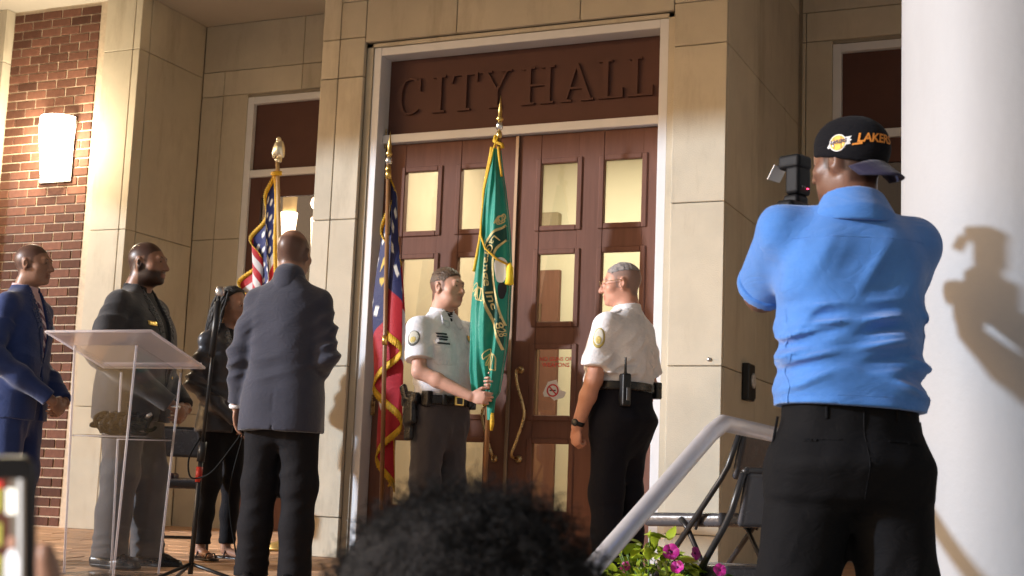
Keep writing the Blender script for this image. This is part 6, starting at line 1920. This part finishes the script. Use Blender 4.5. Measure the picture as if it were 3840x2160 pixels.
# collar: folded ring, higher at the back
Fc = Fld(); nb = f.nb
Fc.cone(nb + np.array((0, 0.008, -0.030)), nb + np.array((0, -0.010, 0.040)), 0.112, 0.080, 0.008)
Fc.clip(lambda X, Y, Z: Z - (nb[2] + 0.036) - 0.25 * (Y - nb[1]))
Fc.clip(lambda X, Y, Z: (nb[2] - 0.030) - Z - 0.12 * (Y - nb[1]) + 0 * X)
Fc.fold(cloth_noise(0.0015, 40, 5, (1, 1, 1)))
fobj('collar', Fc, 0.0055, F_POLO, po)
for a in 'LR':
    S_ = f.sh[a] + np.array((0, 0, -0.005)); E_ = S_ + (f.el[a] - S_) * 0.905; d_ = (E_ - S_) / np.linalg.norm(E_ - S_)
    Fb = Fld(); Fb.cone(E_ - d_ * 0.03, E_, 0.0800, 0.0800, 0.01, cut=1.0)
    fobj('sleeve_band', Fb, 0.006, F_POLO, po, clips=[lambda X, Y, Z, c_=E_ - d_ * 0.028, d_=d_: -((X - c_[0]) * d_[0] + (Y - c_[1]) * d_[1] + (Z - c_[2]) * d_[2])])
f.trousers(p7, F_PHP, 0.160, 0.132, 1.125, (0.112, 0.094, 0.088), 23, h=0.0075, seat=0.02, belly=0.0, amp=1.3, hipf=1.24, low=0.79)
TP = f.tr
for x in (-1, 1):
    patch('back_pocket', TP, [(x * 0.055, 1.005), (x * 0.150, 1.000), (x * 0.150, 0.992), (x * 0.055, 0.997)], F_PHP, p7, off=0.004, h=0.0055, front=False, ylim=0.02)
    patch('belt_loop', TP, [(x * 0.09 - 0.006, 1.10), (x * 0.09 + 0.006, 1.10), (x * 0.09 + 0.006, 1.05), (x * 0.09 - 0.006, 1.05)], F_PHP, p7, off=0.005, h=0.0055, front=False, ylim=0.02)
    tube('side_seam', [(x * q[0], q[1], q[2]) for q in ((0.186, 0.0, 1.06), (0.205, 0.0, 0.95), (0.205, 0.0, 0.80))], 0.0035, F_PHP, p7, 6)
patch('seat_seam', TP, [(-0.003, 1.10), (0.003, 1.10), (0.003, 0.80), (-0.003, 0.80)], F_PHP, p7, off=0.003, h=0.0055, front=False, ylim=0.02)
f.shoes(p7, M_leather, M_black, 0.30)
# cap worn backwards
M_cap = fabric('black_cap_cotton', (0.006, 0.006, 0.008), 0.85, bump=0.2, bscale=500, sheen=0.02, spec=0.12)
M_bill = fabric('navy_bill', (0.014, 0.012, 0.035), 0.7, bump=0.15, bscale=500)
hc_, hr_ = np.array((0, 0.018, 0.036)), np.array((0.0915, 0.114, 0.099))
Fk = Fld(); h_ = f.hf
Fk.ell(h_.p(*hc_), hr_ * h_.k, h_.R)
Fk.ell(h_.p(0, -0.012, 0.062), np.array((0.078, 0.080, 0.070)) * h_.k, h_.R, 0.02)
def hloc(X, Y, Z):
    dx, dy, dz = X - h_.o[0], Y - h_.o[1], Z - h_.o[2]
    return [(h_.R[0, i] * dx + h_.R[1, i] * dy + h_.R[2, i] * dz) / h_.k for i in range(3)]
def capcut(X, Y, Z):
    x, y, z = hloc(X, Y, Z)
    return (0.006 - 0.26 * y - z)
Fk.clip(capcut)
cap = fobj('cap', Fk, 0.0055, M_cap, p7)
def cdome(ph, el, off=0.002):
    d_ = np.array((math.cos(el) * math.sin(ph), -math.cos(el) * math.cos(ph), math.sin(el)))
    q = hc_ + d_ * hr_ ; n_ = d_ / hr_; n_ /= np.linalg.norm(n_)
    return h_.p(*(q + n_ * off))
# bill
v, f_ = [], []
nb_, nr_ = 18, 6
for j in range(nr_ + 1):
    t = j / nr_
    for i in range(nb_ + 1):
        u = i / nb_ * 2 - 1
        bx = 0.080 * u * (1 - 0.10 * t * t)
        by = hc_[1] + 0.100 * math.sqrt(max(0, 1 - (u * 0.88) ** 2)) - 0.004 + t * 0.066 * (1 - 0.55 * abs(u) ** 2.6)
        bz = -0.012 - 0.022 * u * u - 0.80 * t * 0.066 * (1 - 0.5 * abs(u) ** 2.6) + 0.004 * (1 - t)
        v.append(h_.p(bx, by, bz))
for j in range(nr_):
    for i in range(nb_): f_.append((j * (nb_ + 1) + i, j * (nb_ + 1) + i + 1, (j + 1) * (nb_ + 1) + i + 1, (j + 1) * (nb_ + 1) + i))
o = pydata('bill', v, f_, M_bill, cap, True); md = o.modifiers.new('t', 'SOLIDIFY'); md.thickness = 0.004
lathe('cap_button', [(0.009, 0), (0.008, 0.004), (0.002, 0.006)], M_cap, cap, 12, loc=h_.p(0, 0.015, 0.134))
# emblem and word on the cap
def cap_decal(name, polys, m, off, ph0, el0):
    vs_, fs_ = [], []
    for P in polys:
        b = len(vs_)
        for (a, z) in P: vs_.append(cdome(ph0 + a / 0.100, el0 + z / 0.095, off))
        fs_.append([b + i for i in range(len(P))])
    return pydata(name, vs_, fs_, m, cap)
def cap_text(txt, size, shear, bold, m, off, ph0, el0, name):
    me = text_mesh(txt, size, shear, 0.0, 0.95, bold)
    bm = bmesh.new(); bm.from_mesh(me); bmesh.ops.triangulate(bm, faces=bm.faces); bmesh.ops.subdivide_edges(bm, edges=[e for e in bm.edges if e.calc_length() > 0.006], cuts=2); bm.to_mesh(me); bm.free()
    co = [cdome(ph0 + v_.co[0] / 0.100, el0 + v_.co[1] / 0.095, off) for v_ in me.vertices]
    me.vertices.foreach_set('co', np.array(co, np.float32).ravel()); me.update()
    return obj(name, me, m, cap)
M_or = mat('orange_thread', (0.62, 0.22, 0.03), 0.6, var=0.2, vscale=120); M_yl = mat('yellow_thread', (0.75, 0.42, 0.03), 0.6, var=0.2, vscale=120); M_wt = mat('pale_thread', (0.62, 0.62, 0.62), 0.6); M_pu = mat('purple_thread', (0.035, 0.012, 0.05), 0.6)
cap_text('LAKERS', 0.034, 0.22, 0.0009, M_or, 0.0030, R(159), R(-1), 'word')
cap_decal('word_tail', [[(-0.068, -0.008), (-0.040, -0.006), (-0.042, -0.001), (-0.066, -0.003)]], M_or, 0.0032, R(159), R(-1))
def disc(cx, cz, r, n=22, sx=1.0): return [(cx + sx * r * math.cos(q), cz + r * math.sin(q)) for q in np.linspace(0, 2 * math.pi, n, endpoint=False)]
cap_decal('emblem_outline', [disc(-0.002, 0.0, 0.0235)], M_wt, 0.0020, R(100), R(2))
cap_decal('emblem_streak', [[(0.012, 0.012), (0.036, 0.013), (0.030, 0.006), (0.036, 0.003), (0.030, -0.002), (0.032, -0.008), (0.012, -0.010)]], M_wt, 0.0022, R(100), R(2))
cap_decal('emblem_streak', [[(-0.018, 0.008), (-0.033, -0.008), (-0.028, -0.012), (-0.012, -0.008)]], M_wt, 0.0022, R(100), R(2))
cap_decal('emblem_ball', [disc(-0.002, 0.0, 0.0205)], M_yl, 0.0026, R(100), R(2))
for q in (-0.010, 0.010): cap_decal('ball_seam', [[(-0.002 + q - 0.0007, -0.016), (-0.002 + q + 0.0007, -0.016), (-0.002 + q + 0.0007, 0.016), (-0.002 + q - 0.0007, 0.016)]], M_pu, 0.0030, R(100), R(2))
cap_decal('emblem_bar', [[(-0.029, -0.008), (0.027, -0.005), (0.029, 0.006), (-0.021, 0.006)]], M_wt, 0.0033, R(100), R(2))
cap_text('LAKERS', 0.0135, 0.25, 0.0004, M_pu, 0.0040, R(100), R(0.6), 'emblem_word')

# camera with flash
M_camb = mat('camera_black', (0.006, 0.006, 0.007), 0.55, spec=0.2, bump=0.15, bscale=300)
cw = empty('camera_with_flash', (0, 0, 0), 0, 'black camera with flash and white bounce card held by the photographer', 'camera')
cw.location = p7.location; cw.rotation_euler = p7.rotation_euler
CF = Fr(cam_l, rotm(42, 0), 1.0)
def cbox(name, c, hf, m, r=0.008, par=cw):
    F = Fld(); F.rbox(CF.p(*c), hf, r, CF.R, 0.004); return fobj(name, F, 0.005, m, par)
cb = cbox('camera_body', (0, 0, 0), (0.070, 0.030, 0.048), M_camb, 0.014)
cbox('prism', (0, -0.006, 0.052), (0.030, 0.028, 0.020), M_camb, 0.012, cb)
bm = bmesh.new(); add_tube(bm, [CF.p(0, -0.03, -0.004), CF.p(0, -0.075, -0.004), CF.p(0, -0.08, -0.004), CF.p(0, -0.115, -0.004)], [0.034, 0.034, 0.037, 0.037], 24); bm_obj('lens', bm, M_camb, cw, True)
fl_ = cbox('flash_body', (0, 0.002, 0.112), (0.034, 0.024, 0.042), M_camb, 0.010)
cbox('flash_head', (0.0, -0.010, 0.168), (0.035, 0.038, 0.021), M_camb, 0.010, fl_)
V = [CF.p(*q) for q in ((-0.03, -0.060, 0.165), (0.03, -0.060, 0.165), (0.03, -0.085, 0.125), (-0.03, -0.085, 0.125))]
o = pydata('bounce_card', V, [(0, 1, 2, 3)], mat('white_card', (0.8, 0.78, 0.74), 0.5), fl_); o.modifiers.new('t', 'SOLIDIFY').thickness = 0.002
lathe('ready_light', [(0.0045, 0), (0.003, 0.002), (0.0005, 0.003)], emit_mat('red_led', (1.0, 0.03, 0.08), 8.0), fl_, 10, loc=CF.p(-0.012, 0.0268, 0.088), rot=Matrix((CF.R @ rotm(180, 0)).tolist()).to_euler())
for x_ in (0.002, 0.014): lathe('flash_button', [(0.004, 0), (0.003, 0.0015)], mat('grey_button', (0.15, 0.15, 0.16), 0.4), fl_, 8, loc=CF.p(x_, 0.0265, 0.092), rot=Matrix((CF.R @ rotm(0, -90)).tolist()).to_euler())
cbox('flash_foot', (0, 0, 0.076), (0.014, 0.014, 0.012), M_camb, 0.004, fl_)

# ================================================================ seated onlookers nearest the viewer
def seated(loc, th, label, skinm, shirt, rarm=None):
    r_ = person(loc, th, label)
    f = Fig(1.72, 0.175)
    dz = -0.44
    for D_ in (f.sh, f.hip): 
        for a in 'LR': D_[a] = D_[a] + np.array((0, 0, dz + (0.0 if D_ is f.sh else -0.0)))
    f.nb = f.nb + np.array((0, 0, dz)); f.hf.o = f.hf.o + np.array((0, 0, dz))
    for a, x in (('L', 1), ('R', -1)):
        f.kn[a] = np.array((x * 0.13, -0.42, 0.50)); f.an[a] = np.array((x * 0.13, -0.40, 0.085))
        f.el[a] = f.sh[a] + np.array((x * 0.05, -0.02, -0.26)); f.wr[a] = np.array((x * 0.12, -0.30, 0.58)); f.hd[a] = np.array((0, -1, -0.2)); f.pn[a] = np.array((0, 0, -1.0)); f.curl[a] = 0.4
    if rarm: rarm(f)
    F = Fld(); f.head(F)
    F.loft([(0.42, 0, 0, 0.13, 0.09), (0.7, 0, 0, 0.12, 0.085), (0.93, 0, 0.02, 0.13, 0.085), (1.04, 0, 0.03, 0.06, 0.055)], 0.04)
    for a in 'LR':
        F.cone(f.nb + np.array((0, 0, -0.05)), f.sh[a], 0.05, 0.046, 0.03); F.chain([f.sh[a], f.el[a], f.wr[a]], [0.045, 0.038, 0.026], 0.02); f.hand(F, a)
        F.chain([f.hip[a], f.kn[a], f.an[a]], [0.07, 0.05, 0.035], 0.03); F.cone(f.an[a] + (0, 0, -0.03), f.an[a] + (0, -0.12, -0.05), 0.03, 0.02, 0.02)
    body_obj(f, F, 0.0075, skinm, r_)
    S = Fld(); S.loft([(0.44, 0, 0, 0.17, 0.13), (0.7, 0, 0, 0.165, 0.12), (0.9, 0, 0.015, 0.18, 0.12), (0.99, 0, 0.025, 0.14, 0.09), (1.04, 0, 0.03, 0.08, 0.07)], 0.03)
    for a in 'LR': S.cone(f.sh[a], f.sh[a] + (f.el[a] - f.sh[a]) * 0.8, 0.068, 0.07, 0.03, cut=1.0)
    fobj('shirt', S, 0.011, shirt, r_)
    T = Fld(); T.ell((0, 0.0, 0.49), (0.19, 0.16, 0.09), k=0.05)
    for a in 'LR': T.chain([f.hip[a] + (0, 0, 0.01), f.kn[a], f.an[a]], [0.095, 0.075, 0.062], 0.04)
    fobj('trousers', T, 0.012, F_CHARP, r_)
    for a in 'LR':
        q = Fld(); q.cone(f.an[a] + (0, 0.05, -0.045), f.an[a] + (0, -0.14, -0.055), 0.038, 0.034, 0.02); q.clip(lambda X, Y, Z: 0.002 - Z + 0 * X); fobj('shoe', q, 0.009, M_leather, r_)
    return r_, f
# curly-haired onlooker
AX, AY = 2.790, -6.41
p8, f = seated((AX, AY, -0.875), 203, 'seated onlooker with a dark curly afro in the centre foreground', SK_D2, fabric('dark_tee', (0.03, 0.03, 0.035)))
Fa = Fld(); hc2 = f.hf.p(0, 0.03, 0.035)
Fa.ell(hc2, (0.142, 0.142, 0.135)); Fa.ell(hc2 + np.array((0.03, 0.02, 0.020)), (0.11, 0.11, 0.11), k=0.04); Fa.ell(hc2 + np.array((-0.055, 0.02, -0.03)), (0.11, 0.11, 0.10), k=0.04)
Fa.fold(cloth_noise(0.006, 34, 9, (1, 1, 1))); Fa.fold(cloth_noise(0.004, 130, 10, (1, 1, 1)))
M_afro = mat('curly_hair', (0.0045, 0.003, 0.0025), 0.9, var=0.5, vscale=30, bump=0.8, bscale=150)
face = f.hf.p(0, -0.13, -0.05)
Fa.clip(lambda X, Y, Z: 0.085 - np.sqrt((X - face[0]) ** 2 + (Y - face[1]) ** 2 + (Z - face[2]) ** 2))
hr = fobj('hair', Fa, 0.008, M_afro, p8)
rg = np.random.default_rng(3)
cv, cf = [], []
for q in range(5200):
    d_ = rg.normal(size=3); d_ /= np.linalg.norm(d_)
    if d_[2] < -0.35: continue
    s0 = hc2 + d_ * np.array((0.145, 0.145, 0.140)) * rg.uniform(0.90, 1.06)
    t1 = np.cross(d_, rg.normal(size=3)); t1 /= np.linalg.norm(t1); t2 = np.cross(d_, t1)
    ph_, rr3, ln = rg.uniform(0, 6.28), rg.uniform(0.004, 0.009), rg.uniform(0.008, 0.034)
    pts = [s0 + d_ * ln * t + rr3 * (math.cos(ph_ + 9 * t) * t1 + math.sin(ph_ + 9 * t) * t2) for t in np.linspace(0, 1, 7)]
    b0 = len(cv)
    for i, p_ in enumerate(pts):
        w_ = 0.0011 * (1 - 0.5 * i / 6)
        cv += [p_ + t1 * w_, p_ - t1 * w_ * 0.5 + t2 * w_ * 0.87, p_ - t1 * w_ * 0.5 - t2 * w_ * 0.87]
    for i in range(6):
        for j in range(3): cf.append((b0 + 3 * i + j, b0 + 3 * i + (j + 1) % 3, b0 + 3 * i + 3 + (j + 1) % 3, b0 + 3 * i + 3 + j))
me = net_mesh('curls', np.array(cv), np.array(cf)); tag(obj('curls', me, M_afro, hr), kind='stuff')
folding_chair((AX, AY, -0.85), 203, 'folding chair under the curly-haired onlooker', 'folding chairs')

# phone held up at the left edge
_F, _Rr, _Uu = np.array(_fw), np.array(_r2), np.array(_u2)
def view_pt(u, v, D): return CAM + D * (_F + (u - 1920) / 5280.75 * _Rr - (v - 1080) / 5280.75 * _Uu)
TR = view_pt(128, 1712, 0.95)
ctr = TR - _Rr * 0.036 - _Uu * 0.072
ph = empty('phone', tuple(ctr), 0, 'black phone held up at the left edge, its screen showing the ceremony', 'phone')
ph.rotation_euler = Matrix(np.stack([_Rr, -_F * -1.0, _Uu], 1).tolist()).to_euler()      # local x right, y away, z up
Fq = Fld(); Fq.rbox((0, 0, 0), (0.036, 0.0048, 0.072), 0.0046); 
# rounded slab outline
def slab(name, hx, hz, r, y0, y1, m, par, n=8):
    P = []
    for sx, sz, a0 in ((1, 1, 0), (-1, 1, 90), (-1, -1, 180), (1, -1, 270)):
        for i in range(n + 1):
            a = R(a0 + 90 * i / n); P.append((sx * (hx - r) + r * math.cos(a), sz * (hz - r) + r * math.sin(a)))
    bm = bmesh.new(); add_prism(bm, P, y0, y1); bmesh.ops.bevel(bm, geom=[e for e in bm.edges if abs(e.verts[0].co.y - e.verts[1].co.y) < 1e-6], offset=0.0008, segments=2, affect='EDGES')
    return bm_obj(name, bm, m, par)
slab('case', 0.036, 0.072, 0.008, -0.0045, 0.0045, mat('phone_case', (0.008, 0.008, 0.009), 0.35), ph)
def scr(name, x0, x1, z0, z1, c, e=1.0, y=-0.0052):
    return box(name, x0, x1, y, y + 0.0003, z0, z1, emit_mat('screen_' + name + str(len(MATS)), c, e), SC)
SC = box('screen', -0.0310, 0.0310, -0.0050, -0.0046, -0.058, 0.0575, emit_mat('screen_base', (0.10, 0.035, 0.02), 0.6), ph)
scr('picture_wall', 0.0215, 0.0309, -0.058, 0.0574, (0.16, 0.13, 0.10), 0.8)
scr('picture_frame', 0.0268, 0.0290, -0.045, 0.0574, (0.62, 0.62, 0.62), 0.9, -0.0054)
scr('picture_sign', 0.010, 0.0162, 0.0515, 0.0560, (0.65, 0.03, 0.03), 0.9, -0.0054)
for i, z_ in enumerate((0.045, 0.022, 0.000)): scr('picture_pane', 0.006, 0.0158, z_ - 0.009, z_ + 0.006, (0.42, 0.40, 0.08), 0.9, -0.0054)
scr('picture_lamp', 0.0190, 0.0256, 0.034, 0.051, (0.95, 0.93, 0.82), 1.2, -0.0056)
def figure_poly(name, poly, c, e):
    bm = bmesh.new(); add_prism(bm, poly, -0.0060, -0.0057); return bm_obj(name, bm, emit_mat('screen_' + name, c, e), SC)
figure_poly('picture_trousers', [(0.0185, -0.046), (0.0195, -0.010), (0.0275, -0.010), (0.0265, -0.046)], (0.015, 0.015, 0.018), 0.3)
figure_poly('picture_shirt', [(0.0175, -0.010), (0.0185, 0.006), (0.021, 0.010), (0.0245, 0.011), (0.028, 0.003), (0.0275, -0.0095), (0.0195, -0.0095)], (0.78, 0.78, 0.80), 1.0)
figure_poly('picture_head', [(0.0200, 0.0112), (0.0195, 0.0165), (0.0215, 0.0195), (0.0245, 0.0190), (0.0252, 0.0150), (0.0240, 0.0112)], (0.45, 0.24, 0.17), 0.8)
scr('picture_floor', -0.0309, 0.0267, -0.058, -0.047, (0.45, 0.25, 0.12), 0.9, -0.0056)
# the holder, seated out of frame on the left
PHW = np.array(ctr)
hx, hy, hth = 2.58, -7.95, 180
def rarm(f):
    # bring the right hand to the phone edge
    t = R(hth); c_, s_ = math.cos(t), math.sin(t)
    def loc(P): d_ = np.array(P) - np.array((hx, hy, -0.85)); return np.array((c_ * d_[0] + s_ * d_[1], -s_ * d_[0] + c_ * d_[1], d_[2]))
    W = view_pt(300, 2830, 0.985); f.wr['R'] = loc(W)
    tgt = view_pt(60, 2420, 0.985); f.hd['R'] = loc(tgt) - f.wr['R']
    f.pn['R'] = loc(W - _F) - loc(W)
    f.thumb = {'R': [loc(view_pt(270, 2640, 0.972)), loc(view_pt(235, 2400, 0.950)), loc(view_pt(195, 2200, 0.942)), loc(view_pt(168, 2062, 0.940))]}
    f.el['R'] = f.sh['R'] * 0.45 + f.wr['R'] * 0.55 + np.array((-0.08, 0.0, -0.16)); f.curl['R'] = (0.30, 0.35, 0.4, 0.45)
p9, f9 = seated((hx, hy, -0.85), hth, 'onlooker at the left edge, only a raised hand with a phone in view', SK_D3, fabric('plum_tee', (0.05, 0.02, 0.03)), rarm)
folding_chair((hx, hy, -0.85), hth, 'folding chair under the onlooker with the phone', 'folding chairs')
